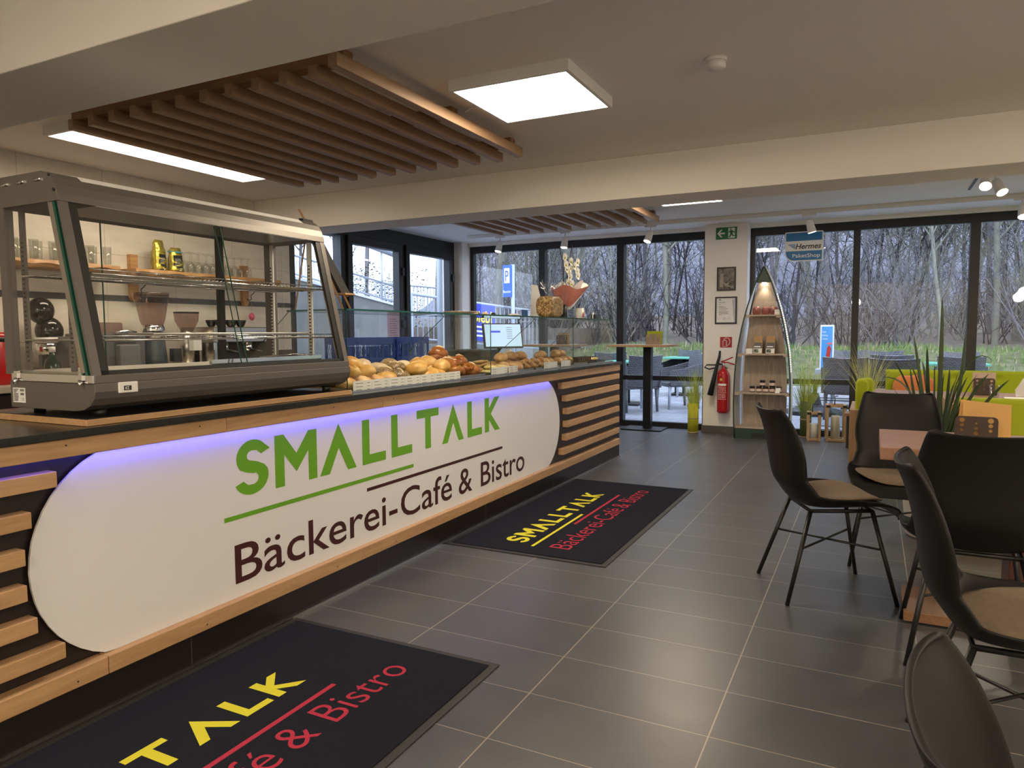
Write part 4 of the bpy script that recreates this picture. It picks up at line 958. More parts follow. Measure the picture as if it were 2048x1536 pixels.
# cash register monitor and printer on the counter
t = thing('register_monitor', 'touch screen cash register monitor lit behind the glass display', 'monitor', (-3.32, 6.25, .92))
def mon(u, v, d=0):
    c0_ = Vector((-3.30, 6.36, 1.20)); ux = Vector((.62,.78,0)).normalized(); uy = Vector((.78,-.62,.25)).normalized().cross(ux) * -1
    nrm = Vector((.76,-.60,.22)).normalized(); uy = nrm.cross(ux).normalized(); uy = uy if uy.z > 0 else -uy
    return c0_ + ux*u + uy*v + nrm*d
m = MB(); a, b = .21, .125
m.add([mon(-a,-b,0),mon(a,-b,0),mon(a,b,0),mon(-a,b,0),mon(-a,-b,-.03),mon(a,-b,-.03),mon(a,b,-.03),mon(-a,b,-.03)], [(0,1,2,3),(7,6,5,4),(0,4,5,1),(1,5,6,2),(2,6,7,3),(3,7,4,0)]); m.build('housing', M['black'], t)
sc_ = MB().add([mon(-a+.012,-b+.014,.001),mon(a-.012,-b+.014,.001),mon(a-.012,b-.01,.001),mon(-a+.012,b-.01,.001)], [(0,1,2,3)]).build('screen', emis('screen_glow', (.50,.72,.95), .5), t)
MB().add([mon(-.13,.03,.002),mon(-.03,.03,.002),mon(-.03,.05,.002),mon(-.13,.05,.002)], [(0,1,2,3)]).build('screen_button', emis('screen_blue', (.05,.08,.55), .8), sc_)
m = MB()
for q in range(6): m.add([mon(.04,.08-.022*q,.002),mon(.10,.08-.022*q,.002),mon(.10,.084-.022*q,.002),mon(.04,.084-.022*q,.002)], [(0,1,2,3)])
m.build('screen_text', M['black'], sc_)
MB().tube([mon(0,-.05,-.03), mon(0,-.1,-.1), (-3.42,6.33,.97)], .02, 8).build('neck', M['black'], t); B(-3.55,-3.25,6.22,6.46,.951,.966).build('foot', M['black'], t, bevel=.005)
dsk = thing('register_desk', 'white desk behind the counter carrying the cash register', 'desk', (-3.4,6.4,0))
B(-3.75,-3.03,5.45,6.72,.91,.95).build('top', M['white'], dsk, bevel=.004); B(-3.72,-3.05,5.48,6.70,0,.91).build('body', M['darkpanel'], dsk)
tag(B(-3.5,-3.15,5.62,5.98,.951,1.075).build('receipt_printer', M['black'], bevel=.012), 'black receipt printer on the register desk left of the monitor', 'printer')
tag(B(-3.10,-3.04,5.99,6.05,.951,1.07).build('white_box', M['white'], bevel=.004), 'small white box between the printer and the monitor', 'box')

# ------------------------------------------------------------------ on top of the glass guard
TZ = 1.3495
t = thing('table_easel', 'small pine easel with a chalkboard standing on the glass display top', 'easel', (-2.5, 2.95, TZ))
def lg(a, b, r=.006): return MB().tube([a, b], r, 4, smooth=False)
for dy in (-.035,.035): lg((-2.535,3.065+dy*.9+.0,TZ),(-2.545,2.90+dy*.6,1.62),.007).build('leg', M['oakz'], t)
lg((-2.535,3.065,1.43),(-2.555,2.735,1.845),.007).build('mast', M['oakz'], t)
lg((-2.66,2.80,TZ),(-2.56,2.79,1.74),.006).build('rear_leg', M['oakz'], t)
MB().box(-2.575,-2.50,3.005,3.085,1.436,1.446).build('ledge', M['oak'], t, bevel=.002)
o = MB().add([(-2.53,3.01,1.448),(-2.53,3.08,1.448),(-2.53,2.80,1.80),(-2.53,2.73,1.80),(-2.555,3.01,1.448),(-2.555,3.07,1.448),(-2.555,2.79,1.80),(-2.555,2.73,1.80)], [(0,1,2,3),(7,6,5,4),(0,4,5,1),(1,5,6,2),(2,6,7,3),(3,7,4,0)])
tag(o.build('chalkboard', plain('chalkboard_slate', (.035,.035,.033), .7, var=.3, scale=30)), 'dark slate chalkboard leaning on the little pine easel', 'chalkboard')
# plate, pens
tag(MB().lathe([(.05,TZ),(.115,TZ+.018),(.118,TZ+.021),(.05,TZ+.006),(0,TZ+.006)], (-2.42,4.06,0), 32).build('serving_plate', M['paper']), 'flat cream plate on the glass top left of the cup sticker', 'plate')
rr = random.Random(4)
for i in range(6):
    x, y = -2.40+rr.uniform(-.05,.05), 4.27+i*.045
    m = MB().ell((x,y,TZ+.012), (.017,.022,.012), 10, 8)
    tag(m.build('chocolate_sample', M['b_choc'] if i % 2 else M['b_flour']), 'small chocolate and cream sample sweet beside the plate on the glass top', 'sweet', 'sample sweets on the glass top')
tag(MB().ell((-2.36,4.72,TZ+.010), (.04,.06,.010), 12, 8, fn=lambda p, q: Vector((q.x,q.y,q.z*(1+.5*noise.noise(p*4))))).build('paper_bag', M['paper']), 'crumpled white paper bag on the glass top', 'paper bag')
t = thing('payment_card_stand', 'blue card stand on the glass top under the cup sticker', 'card stand', (-2.40,5.0,TZ)); B(-2.40,-2.396,4.93,5.03,TZ,TZ+.055).build('card', plain('deep_blue', (.01,.08,.24), .4), t); B(-2.42,-2.38,4.93,5.03,TZ,TZ+.004).build('foot', M['white'], t)
# seeded loaf in cellophane
M['cello'] = glass('cellophane', (.95,.95,.95), 1.4, .15)
M['grain'] = bread_mat('grain_loaf', (.03,.016,.006), (.30,.18,.06), (.70,.52,.26), 75)
t = thing('wrapped_grain_loaf', 'square grain loaf wrapped in cellophane on the glass top', 'loaf', (-2.34,5.36,TZ))
m = MB().ell((-2.34,5.33,TZ+.085), (.075,.135,.085), 28, 20, fn=lambda p, q: Vector((max(-1,min(1,p.x*1.45))*.07, max(-1,min(1,p.y*1.45))*.125, max(-1,min(1,p.z*1.3))*.084)) + p*noise.noise(p*6)*.006)
m.build('loaf', M['grain'], t)
m = MB(); vs = []; n = 28
for j in range(6):
    v = j/5; r = .03+.075*v
    for k in range(n):
        a = 2*PI*k/n; q = r*(1+.25*math.sin(k*2.3+j)); vs.append((-2.34+.6*q*math.cos(a), 5.33+q*math.sin(a)*1.1, TZ+.172+.11*v*(1+.25*math.sin(k*1.7))))
fs = [(j*n+k, j*n+(k+1) % n, (j+1)*n+(k+1) % n, (j+1)*n+k) for j in range(5) for k in range(n)]
m.add(vs, fs); m.build('cellophane_top', M['cello'], t)
MB().box(-2.421,-2.259,5.365,5.385,TZ+.001,TZ+.178).build('ribbon', M['cello'], t)
# leaning price sign
t = thing('menu_sign', 'white triangular menu sign leaning behind the wrapped loaf', 'menu sign', (-2.42,5.46,TZ))
m = MB().prism([(5.30,TZ),(5.60,TZ),(5.43,TZ+.27),(5.32,TZ+.27)], -2.50, -2.494, lambda a, b, d: (d, a, b)); m.build('board', M['paper'], t)
m = MB()
for q in range(9): m.box(-2.4938,-2.4935,5.47+.012*(8-q)*.5,5.53+.012*(8-q)*.5-.02,TZ+.02+q*.02,TZ+.023+q*.02)
m.build('print', M['skirt'], t)
# orchid in pink wrap
t = thing('wrapped_orchid', 'white orchid in pink paper and cellophane on the glass display', 'orchid', (-2.42,5.92,TZ))
M['pinkpaper'] = plain('salmon_wrap_paper', (.68,.25,.20), .6, var=.08, scale=10)
def cone(cx, cy, z0, z1, r0, r1, n, amp, ph, name, mt, sq=1.0, tilt=0):
    m = MB(); vs = []; J = 8
    for j in range(J+1):
        v = j/J
        for k in range(n):
            a = 2*PI*k/n; r = (r0+(r1-r0)*v**.8)*(1+amp*v*math.sin(k*5*2*PI/n+ph)+amp*.6*v*math.sin(k*3*2*PI/n+ph*2))
            vs.append((cx+r*sq*math.cos(a), cy+r*math.sin(a)+tilt*v, z0+(z1-z0)*v*(1+amp*.8*math.sin(k*4*2*PI/n+ph))))
    m.add(vs, [(j*n+k, j*n+(k+1) % n, (j+1)*n+(k+1) % n, (j+1)*n+k) for j in range(J) for k in range(n)]); return m.build(name, mt, t)
cone(-2.42,5.88,TZ+.10,TZ+.27,.035,.21,60,.12,.4,'pink_wrap',M['pinkpaper'],.7,.05)
cone(-2.42,5.90,TZ+.08,TZ+.30,.04,.23,48,.22,2.0,'cream_wrap',M['paper'],.45,.09)
cone(-2.43,5.78,TZ+.001,TZ+.30,.05,.09,40,.3,1.0,'cellophane',M['cello'],.7,-.02)
MB().lathe([(.035,TZ+.0),(.04,TZ+.12)], (-2.43,5.82,0), 18).build('pot', M['black'], t)
rr = random.Random(11)
for (dy, top, lean) in ((-.03,.62,-.10),(.03,.54,.0),(.0,.50,-.03),(.06,.66,.10)):
    p0 = Vector((-2.42,5.86+dy,TZ+.12)); p3 = Vector((-2.42+rr.uniform(-.03,.03),5.86+dy+lean,TZ+top)); p2 = p3.lerp(p0,.35)+Vector((0,-lean*.4,.02))
    st = MB().tube([p0, p0.lerp(p2,.5), p2, p3], .0035, 6).build('stem', plain('dark_stem', (.02,.015,.02), .5), t)
def petal_flower(c, s, face):
    m = MB()
    for i in range(5):
        a = 2*PI*i/5+PI/2; r = s*(1.0 if i in (1,4) else .8); w_ = s*(.55 if i in (1,4) else .33)
        cx = c + face.orthogonal().normalized()*0
        ax = Vector((0,math.cos(a),math.sin(a))); bx = Vector((0,-math.sin(a),math.cos(a)))
        pts = [c+ax*s*.1]+[c + ax*(r*.55+math.cos(q)*r*.45) + bx*(math.sin(q)*w_) + Vector((.010*math.cos(q),0,0)) for q in [PI*.75-PI*1.5*z_/8 for z_ in range(9)]]
        m.add(pts, [tuple([0,z_,z_+1]) for z_ in range(1,9)], 0, True)
    m.ell(tuple(c+Vector((.006,0,-.004))), (.008,.007,.010), 8, 6, mi=1); return m
M['petal'] = plain('white_petal', (.82,.82,.76), .6, var=.05); M['lip'] = plain('yellow_lip', (.6,.45,.1), .5)
for (dy, dz) in ((-.115,.52),(-.10,.46),(-.03,.43),(.0,.36),(-.06,.31),(.01,.30),(.07,.44),(.05,.50),(.03,.40),(.14,.50),(.15,.42),(.165,.47),(.13,.38)):
    petal_flower(Vector((-2.38+rr.uniform(-.03,.02), 5.86+dy, TZ+dz)), .050, Vector((1,0,0))).build('blossom', [M['petal'], M['lip']], t, fixn=False)
m = MB()
for i in range(9):
    a = i*.8; L_ = .10; d_ = Vector((math.cos(a)*.6, math.sin(a), .35)).normalized(); s_ = d_.cross(Vector((0,0,1))).normalized()*.02; c = Vector((-2.42,5.87,TZ+.24))
    m.add([c, c+d_*L_*.5+s_, c+d_*L_+Vector((0,0,-.02)), c+d_*L_*.5-s_], [(0,1,2,3)])
m.build('leaves', M['leaf'], t)
# mug and little cup
t = thing('printed_mug', 'white mug with a red figure print under the orchid', 'mug', (-2.30,5.86,TZ))
MB().lathe([(.034,TZ),(.038,TZ+.004),(.038,TZ+.088),(.035,TZ+.088),(.034,TZ+.008),(0,TZ+.006)], (-2.28,5.84,0), 24).build('body', M['white'], t)
MB().tube([(-2.27,5.875,TZ+.074),(-2.265,5.902,TZ+.068),(-2.263,5.912,TZ+.045),(-2.265,5.902,TZ+.022),(-2.27,5.875,TZ+.015)], .005, 8).build('handle', M['white'], t)
MB().prism([(5.815,TZ+.01),(5.848,TZ+.01),(5.852,TZ+.04),(5.835,TZ+.055),(5.82,TZ+.035)], -2.2440, -2.2422, lambda a, b, d: (d, a, b)).build('print', M['red'], t)
t = thing('small_holder', 'small black holder with a white slip at the far end of the glass top', 'card holder', (-2.26,6.15,TZ)); B(-2.28,-2.24,6.12,6.17,TZ,TZ+.04).build('cup', M['black'], t, bevel=.003); B(-2.262,-2.258,6.10,6.135,TZ+.002,TZ+.058).build('slip', M['paper'], t)
# dark leafy plant behind the guard near side door
t = thing('dark_yucca', 'dark narrow leaved plant behind the blue crates, seen through the display', 'plant', (-4.3,6.9,0))
MB().lathe([(.13,0),(.17,.34),(.15,.34),(.13,.30),(0,.30)], (-4.3,7.0,0), 20).build('pot', M['black'], t); m = MB(); rr = random.Random(8)
for i in range(46):
    a = rr.uniform(0,2*PI); L_ = rr.uniform(.35,.60); up_ = rr.uniform(.3,1.0); p = Vector((-4.3,7.0,.32)); d_ = Vector((math.cos(a),math.sin(a),0)); s_ = Vector((-d_.y,d_.x,0))*.012
    q1 = p + d_*L_*.35 + Vector((0,0,L_*up_*.8)); q2 = p + d_*L_*.9 + Vector((0,0,L_*up_*.9))
    m.add([p-s_*.6,p+s_*.6,q1+s_,q1-s_,q2], [(0,1,2,3),(3,2,4)])
m.build('leaves', M['leaf'], t)
# ------------------------------------------------------------------ far wall column
WF = YW - .001
M['signgreen'] = plain('exit_green', (.015,.17,.05), .45, var=.02); M['signred'] = plain('sign_red', (.38,.02,.025), .45, var=.02)
M['wp'] = plain('sign_white_print', (.8,.8,.78), .5, var=.01)
def pl(y): return lambda u, v: (u, y, v)
# exit sign
t = thing('exit_sign', 'green emergency exit sign with arrow and running figure on the white column', 'exit sign', (-1.58, WF, 2.32))
B(-1.701,-1.459,WF-.004,WF,2.318,2.458).build('plate', M['signgreen'], t)
g = pl(WF-.0045); m = MB(); S_ = lambda u, v: (-1.701+u*.242, 2.318+v*.140)
def P_(L): return [S_(*p) for p in L]
flat_poly(m, P_([(.065,.5),(.23,.82),(.32,.82),(.20,.57),(.43,.57),(.43,.43),(.20,.43),(.32,.18),(.23,.18)]), g)
flat_poly(m, P_([(.59,.08),(.91,.08),(.91,.92),(.59,.92)]), g); m.build('white_symbol', M['wp'], t, fixn=False)
g2 = pl(WF-.005); m = MB()
c = S_(.71,.82); m.add([(c[0]+.009*math.cos(a), WF-.005, c[1]+.009*math.sin(a)) for a in [2*PI*i/12 for i in range(12)]], [tuple(range(12))])
for poly in ([(.66,.72),(.80,.74),(.80,.48),(.72,.40),(.67,.50)], [(.67,.70),(.60,.62),(.60,.52),(.64,.54),(.64,.60),(.69,.66)], [(.78,.74),(.86,.60),(.93,.64),(.92,.55),(.85,.50),(.77,.63)], [(.70,.46),(.78,.44),(.74,.30),(.66,.12),(.59,.12),(.66,.30)], [(.74,.46),(.80,.48),(.83,.30),(.94,.32),(.93,.24),(.79,.22)]):
    flat_poly(m, P_(poly), g2)
m.build('running_figure', M['signgreen'], t, fixn=False)
# framed photo
def frame_(x0, x1, z0, z1, label, nm):
    t = thing(nm, label, 'picture', ((x0+x1)/2, WF, z0)); b = .017
    m = MB().box(x0,x0+b,WF-.018,WF,z0,z1).box(x1-b,x1,WF-.018,WF,z0,z1).box(x0+b,x1-b,WF-.018,WF,z0,z0+b).box(x0+b,x1-b,WF-.018,WF,z1-b,z1); m.build('frame', M['black'], t, bevel=.002)
    return t
t = frame_(-1.680,-1.462,1.712,1.990,'small black framed sepia photo of a baker at work on the column','framed_photo')
m, n, l, p = new_mat('sepia_photo'); tc = n.new('ShaderNodeTexCoord'); nz = n.new('ShaderNodeTexNoise'); nz.inputs['Scale'].default_value = 14; nz.inputs['Detail'].default_value = 3; nz.inputs['Distortion'].default_value = 1.5
l.new(tc.outputs['Object'], nz.inputs[0]); cr = n.new('ShaderNodeValToRGB'); cr.color_ramp.elements[0].position = .35; cr.color_ramp.elements[1].position = .7; cr.color_ramp.elements[0].color = (.02,.017,.013,1); cr.color_ramp.elements[1].color = (.28,.24,.19,1)
l.new(nz.outputs['Fac'], cr.inputs[0]); l.new(cr.outputs[0], p.inputs['Base Color']); p.inputs['Roughness'].default_value = .3; M['sepia'] = m
ph = B(-1.663,-1.479,WF-.010,WF-.004,1.729,1.973).build('print', M['sepia'], t)
g = pl(WF-.0105); m = MB(); Q = lambda u, v: (-1.663+u*.184, 1.729+v*.244)
for poly in ([(.08,.10),(.30,.10),(.34,.45),(.30,.60),(.14,.60),(.08,.45)],[(.10,.64),(.16,.60),(.30,.60),(.34,.70),(.26,.78),(.12,.77)],[(.30,.40),(.40,.30),(.62,.28),(.70,.34),(.66,.22),(.40,.22),(.28,.30)],[(.35,.18),(.90,.06),(.94,.10),(.45,.24)]): flat_poly(m, [Q(*a) for a in poly], g)
m.build('light_figure', plain('sepia_light', (.33,.29,.24), .4, var=.2, scale=30), ph, fixn=False)
# certificate
t = frame_(-1.697,-1.444,1.318,1.640,'black framed white certificate below the sepia photo','framed_certificate')
pg = B(-1.680,-1.461,WF-.010,WF-.004,1.335,1.623).build('paper', M['paper'], t)
g = pl(WF-.0105); m = MB()
m.box(-1.655,-1.625,WF-.0106,WF-.0102,1.600,1.610); text(m, 'URKUNDE', -1.655, -1.580, 1.565, .013, g, bold=.01)
for q, (w_, z_) in enumerate(((.03,1.545),(.06,1.522),(.085,1.512),(.105,1.495),(.09,1.478),(.115,1.462),(.105,1.449),(.12,1.437),(.04,1.425))): m.box(-1.655,-1.655+w_,WF-.0106,WF-.0102,z_,z_+.004)
for x_ in (-1.64,-1.535): m.tube([(x_-.015,WF-.0106,1.375),(x_-.005,WF-.0106,1.388),(x_,WF-.0106,1.376),(x_+.01,WF-.0106,1.386),(x_+.018,WF-.0106,1.378)], .001, 4)
m.tube([(-1.588+.012*math.cos(a),WF-.0106,1.380+.012*math.sin(a)) for a in [2*PI*i/16 for i in range(16)]], .0015, 4, closed=True)
m.build('print', M['skirt'], pg)
MB().add([(-1.50,WF-.0103,1.60),(-1.461,WF-.0103,1.623),(-1.461,WF-.0103,1.335),(-1.475,WF-.0103,1.335),(-1.485,WF-.0103,1.45)], [(0,1,2,3,4)]).build('grey_swoosh', plain('pale_grey_print', (.5,.5,.52), .6), pg, fixn=False)
# extinguisher sign
t = thing('extinguisher_sign', 'red square sign with white extinguisher symbol above the fire extinguisher', 'sign', (-1.565, WF, 1.037))
B(-1.634,-1.496,WF-.004,WF,1.037,1.163).build('plate', M['signred'], t); m = MB(); S_ = lambda u, v: (-1.634+u*.138, 1.037+v*.126); g = pl(WF-.0045)
m.tube([(S_(u,v)[0],WF-.005,S_(u,v)[1]) for u, v in ((.25,.10),(.25,.58),(.33,.68),(.33,.80),(.50,.92),(.72,.86),(.85,.60),(.80,.35),(.62,.16),(.58,.12))], .004, 5)
m.tube([(S_(u,v)[0],WF-.005,S_(u,v)[1]) for u, v in ((.25,.10),(.55,.10),(.55,.60),(.45,.70),(.36,.66))], .004, 5)
m.build('white_symbol', M['wp'], t)
# fire extinguisher on the column
ex, ey = -1.575, YW-.085
t = thing('fire_extinguisher', 'red fire extinguisher with black horn hanging on the white column', 'fire extinguisher', (ex, ey, .26))
MB().lathe([(.0,.258),(.055,.260),(.068,.272),(.070,.29),(.070,.70),(.066,.735),(.048,.765),(.026,.782),(.020,.800),(.020,.812)], (ex,ey,0), 28).build('cylinder', M['red'], t)
MB().lathe([(.018,.812),(.022,.822),(.022,.845),(.012,.86)], (ex,ey,0), 16).build('valve', M['chrome'], t)
MB().tube([(ex-.03,ey,.865),(ex+.02,ey-.005,.885),(ex+.11,ey-.01,.925)], .007, 8).tube([(ex-.01,ey,.86),(ex+.05,ey-.008,.862),(ex+.13,ey-.012,.838)], .007, 8).build('lever', M['red'], t)
MB().tube([(ex-.02,ey-.005,.842),(ex-.10,ey-.01,.83),(ex-.19,ey-.02,.83),(ex-.215,ey-.03,.80),(ex-.16,ey-.04,.78),(ex-.07,ey-.04,.80),(ex-.045,ey-.04,.86)], .009, 10).build('hose', M['black'], t)
MB().tube([(ex-.035,ey-.045,1.00),(ex-.04,ey-.045,.93),(ex-.06,ey-.04,.86),(ex-.10,ey-.035,.68),(ex-.145,ey-.03,.47)], [.012,.016,.018,.026,.036], 16).build('horn', M['black'], t)
m = MB()
for k_ in range(8):
    a0 = -PI*.80+k_*PI*.55/8; a1 = a0+PI*.55/8; r = .0706
    m.add([(ex+r*math.cos(a0),ey+r*math.sin(a0),.40),(ex+r*math.cos(a1),ey+r*math.sin(a1),.40),(ex+r*math.cos(a1),ey+r*math.sin(a1),.60),(ex+r*math.cos(a0),ey+r*math.sin(a0),.60)], [(0,1,2,3)])
lb = None
m2 = MB(); rr = random.Random(9)
for q in range(14):
    z_ = .60-q*.0135
    for k_ in range(6):
        a0 = -PI*.76+k_*PI*.48/6; a1 = a0+PI*.48/6*rr.uniform(.4,.95); r = .0708
        if q == 0: zz0, zz1 = z_-.012, z_+.012; a1 = a0+PI*.48/6
        else: zz0, zz1 = z_, z_+.0035
        m2.add([(ex+r*math.cos(a0),ey+r*math.sin(a0),zz0),(ex+r*math.cos(a1),ey+r*math.sin(a1),zz0),(ex+r*math.cos(a1),ey+r*math.sin(a1),zz1),(ex+r*math.cos(a0),ey+r*math.sin(a0),zz1)], [(0,1,2,3)])
m2.build('instruction_print', M['wp'], t, fixn=False)
m = MB(); r = .0709
for k_ in range(3):
    a0 = -PI*.62+k_*.13; a1 = a0+.13; m.add([(ex+r*math.cos(a0),ey+r*math.sin(a0),.645),(ex+r*math.cos(a1),ey+r*math.sin(a1),.645),(ex+r*math.cos(a1),ey+r*math.sin(a1),.675),(ex+r*math.cos(a0),ey+r*math.sin(a0),.675)], [(0,1,2,3)])
m.build('yellow_sticker', plain('yellow_sticker', (.75,.5,.05), .5), t, fixn=False)
B(ex-.02,ex+.02,ey+.06,ey+.0845,.70,.80).build('wall_bracket', M['black'], t)

# ------------------------------------------------------------------ standing table with menu stand
t = thing('standing_table', 'tall square bar table on a black steel foot near the window', 'bar table', (-2.53,8.83,0))
B(-2.81,-2.30,8.60,9.06-.03,.003,.016).build('base_plate', M['blackmetal'], t, bevel=.003)
B(-2.575,-2.475,8.78,8.88,.016,1.045).build('column', M['blackmetal'], t, bevel=.003)
TT = (-2.93,-2.18,8.42,9.0)
B(TT[0],TT[1],TT[2],TT[3],1.045,1.072).build('tabletop', M['oakx'], t, bevel=.003)
def menu_stand(x, y, z, rz, label, back=None, plate=None, w_=.15, h=.13, backh=.17, cards=None):
    t = thing('menu_holder', label, 'menu holder', (x, y, z), rz)
    B(-w_/2,w_/2,-.035,.035,0,.006).build('foot', plate, t, local=True)
    # front plate with holes (rounded rectangle with round perforations cut through)
    import bmesh
    me = bpy.data.meshes.new('front_plate'); bm = bmesh.new()
    pts = []
    r_c = .018
    for cx, cz, a0 in ((w_/2-r_c,h-r_c,0),(-w_/2+r_c,h-r_c,PI/2)):
        for i in range(6): a = a0+PI/2*i/5; pts.append((cx+r_c*math.cos(a), cz+r_c*math.sin(a)))
    pts += [(-w_/2,0),(w_/2,0)]
    holes = []
    for cx, rr_ in ((-w_*.33,(.0095,.0075,.0058)),(0,(.0045,.0065,.0085)),(w_*.33,(.0105,.008,.0065))):
        for j, rad in enumerate(rr_): holes.append((cx, h*(.84-.20*j) - (.012 if cx == 0 else 0), rad*w_/.15))
    from mathutils.geometry import tessellate_polygon
    loops = [[Vector((a, b, 0)) for a, b in pts]]
    for cx, cz, rad in holes: loops.append([Vector((cx+rad*math.cos(-2*PI*i/14), cz+rad*math.sin(-2*PI*i/14), 0)) for i in range(14)])
    tri = tessellate_polygon(loops); allp = [p for L in loops for p in L]
    m = MB(); m.add([(p.x,-.036,p.y) for p in allp], [tuple(q) for q in tri]); m.add([(p.x,-.033,p.y) for p in allp], [tuple(q[::-1]) for q in tri])
    m.build('front_plate', plate, t, local=True)
    if back: B(-w_/2-.004,w_/2+.006,.020,.023,.004,backh).build('back_card', back, t, local=True)
    return t
M['brownmetal'] = plain('brown_metal', (.075,.055,.045), .4, metal=.6, var=.1)
menu_stand(-2.42,8.72,1.0725,0,'brown perforated menu holder with a lime card on the standing table', M['lime'], plain('pale_wood_plate', (.30,.22,.16), .5), .18,.13,.165)
t = thing('standing_table', 'second tall bar table behind the counter glass, left of the window mullion', 'bar table', (-3.75,8.7,0))
B(-4.0,-3.5,8.45,8.93,.003,.016).build('base_plate', M['blackmetal'], t, bevel=.003); B(-3.80,-3.70,8.65,8.75,.016,1.045).build('column', M['blackmetal'], t, bevel=.003); B(-4.12,-3.38,8.34,8.95,1.045,1.072).build('tabletop', M['oakx'], t, bevel=.003)
menu_stand(-3.60,8.62,1.0725,0,'brown perforated menu holder on the second standing table behind the counter glass', plain('kraft_card', (.42,.32,.2), .7), M['brownmetal'], .15,.12,.15)

# ------------------------------------------------------------------ grasses
def grass_blades(x, y, z0, n, h0, h1, spread, mt, seed, base_r=.03, wid=.003, droop=.3, sq_=.55):
    m = MB(); r = random.Random(seed)
    for i in range(n):
        a = r.uniform(0, 2*PI); b = r.uniform(0, base_r); L_ = r.uniform(h0, h1); s_ = r.uniform(.05, 1)**1.2*spread
        p0 = Vector((x+b*math.cos(a), y+b*math.sin(a), z0)); d_ = Vector((math.cos(a), math.sin(a)*sq_, 0)); pr = None; sd = Vector((-math.sin(a), math.cos(a), 0))
        if abs(sd.x) < .3: sd = Vector((1,0,0))
        vs = []; K = 5
        for k_ in range(K+1):
            v = k_/K; p = p0 + d_*(s_*v**1.9) + Vector((0,0,L_*v*(1-droop*s_*v*.8))); w2 = wid*(1-v*.85)
            vs += [p - sd*w2, p + sd*w2]
        m.add(vs, [(2*k_,2*k_+1,2*k_+3,2*k_+2) for k_ in range(K)])
    return m
def grass_vase(x, y, label, h=.40, r=.055, seed=1, spread=.25, top=.9, n=170, mt='grass', vm='grassy', spread2=None):
    t = thing('ornamental_grass', label, 'ornamental grass', (x, y, 0))
    m = MB()
    for i in range(26):
        a = 2*PI*i/26; m.tube([(x+r*math.cos(a), y+r*math.sin(a), .01), (x+r*math.cos(a)*.98, y+r*math.sin(a)*.98, h)], .0075, 6)
    m.lathe([(r*.98,.01),(r*.98,h-.01)], (x,y,0), 20); m.build('reed_bundle', M[vm], t)
    MB().lathe([(r+.008,0),(r+.010,.008),(r+.008,.016)], (x,y,0), 24).build('base_ring', M['rope'], t)
    MB().lathe([(r+.009,h*.48),(r+.011,h*.5),(r+.009,h*.52)], (x,y,0), 24).build('binding', M['rope'], t)
    grass_blades(x, y, h*.35, n, top*.5, top, spread, mt, seed, r*.8, sq_=.22).build('blades', M[mt], t, fixn=False)
    return t
grass_vase(-1.926, 8.72, 'tall green reed grass in a yellow bundle left of the fire extinguisher', .36, .058, 1, .20, .72, 220)
M['reeddark'] = plain('olive_reed', (.13,.16,.04), .7, var=.3, scale=20)
grass_vase(-.665, 8.86, 'tall yellow green grass bundle between the boat shelf and the lanterns', .42, .055, 2, .30, .80, 260, 'grass', 'reeddark')
t = thing('ornamental_grass', 'pale yellow grass clump in a pot behind the lime bench corner', 'ornamental grass', (.0,8.35,0))
M['straw'] = plain('straw_grass', (.50,.50,.20), .7, var=.3, scale=14)
MB().lathe([(.12,0),(.15,.40),(.135,.40),(.12,.36),(0,.36)], (-.03,8.35,0), 20).build('pot', M['black'], t); grass_blades(-.03,8.35,.36,150,.45,.78,.36,'straw',5,.06).build('blades', M['straw'], t, fixn=False)

# ------------------------------------------------------------------ boat shelf
bt = thing('boat_shelf', 'upright rowing boat used as a display shelf between the windows', 'shelf', (-1.10,8.6,0))
def hw(z):
    P_ = [(0,.285),(.12,.297),(.4,.305),(.7,.300),(1.0,.275),(1.3,.222),(1.5,.172),(1.7,.110),(1.83,.062),(1.95,.004)]
    for (a, b), (c, d) in zip(P_, P_[1:]):
        if a <= z <= c: return b + (d-b)*(z-a)/(c-a)
    return .003
M['boatgreen'] = plain('boat_dark_green', (.022,.05,.038), .45, var=.2); M['hull'] = plain('hull_white', (.62,.64,.62), .5, var=.08)
M['plank'] = wood('whitewashed_plank', (.50,.41,.33), (.33,.26,.20), 'z', rough=.7, scale=.8)
BX, BY0, BY1 = -1.105, 8.46, 8.74; zz = [.0,.12]+[.12+i*(1.83/24) for i in range(1,25)]
m = MB(); vs = []; N = len(zz)
for z in zz:
    z = min(z,1.949); a = hw(z); ybk = BY0+(BY1-BY0)*(.25+.75*min(1,(1.95-z)/1.2)); b = a*.80
    for s in (-1,1): vs += [(BX+s*a,BY0,z),(BX+s*(a+.012),BY0+.07,z),(BX+s*(b+.02),ybk,z)]
fs = []
for j in range(N-1):
    for o_ in (0,3):
        for k_ in (0,1): fs.append((j*6+o_+k_, j*6+o_+k_+1, (j+1)*6+o_+k_+1, (j+1)*6+o_+k_))
m.add(vs, fs, 0, True); o = m.build('hull_side', M['hull'], bt); s_ = o.modifiers.new('thick', 'SOLIDIFY'); s_.thickness = .008; s_.offset = 1
m = MB()
for s in (-1,1): m.tube([(BX+s*hw(min(z,1.949)),BY0-.004,z) for z in zz], .008, 6)
m.build('gunwale', M['boatgreen'], bt)
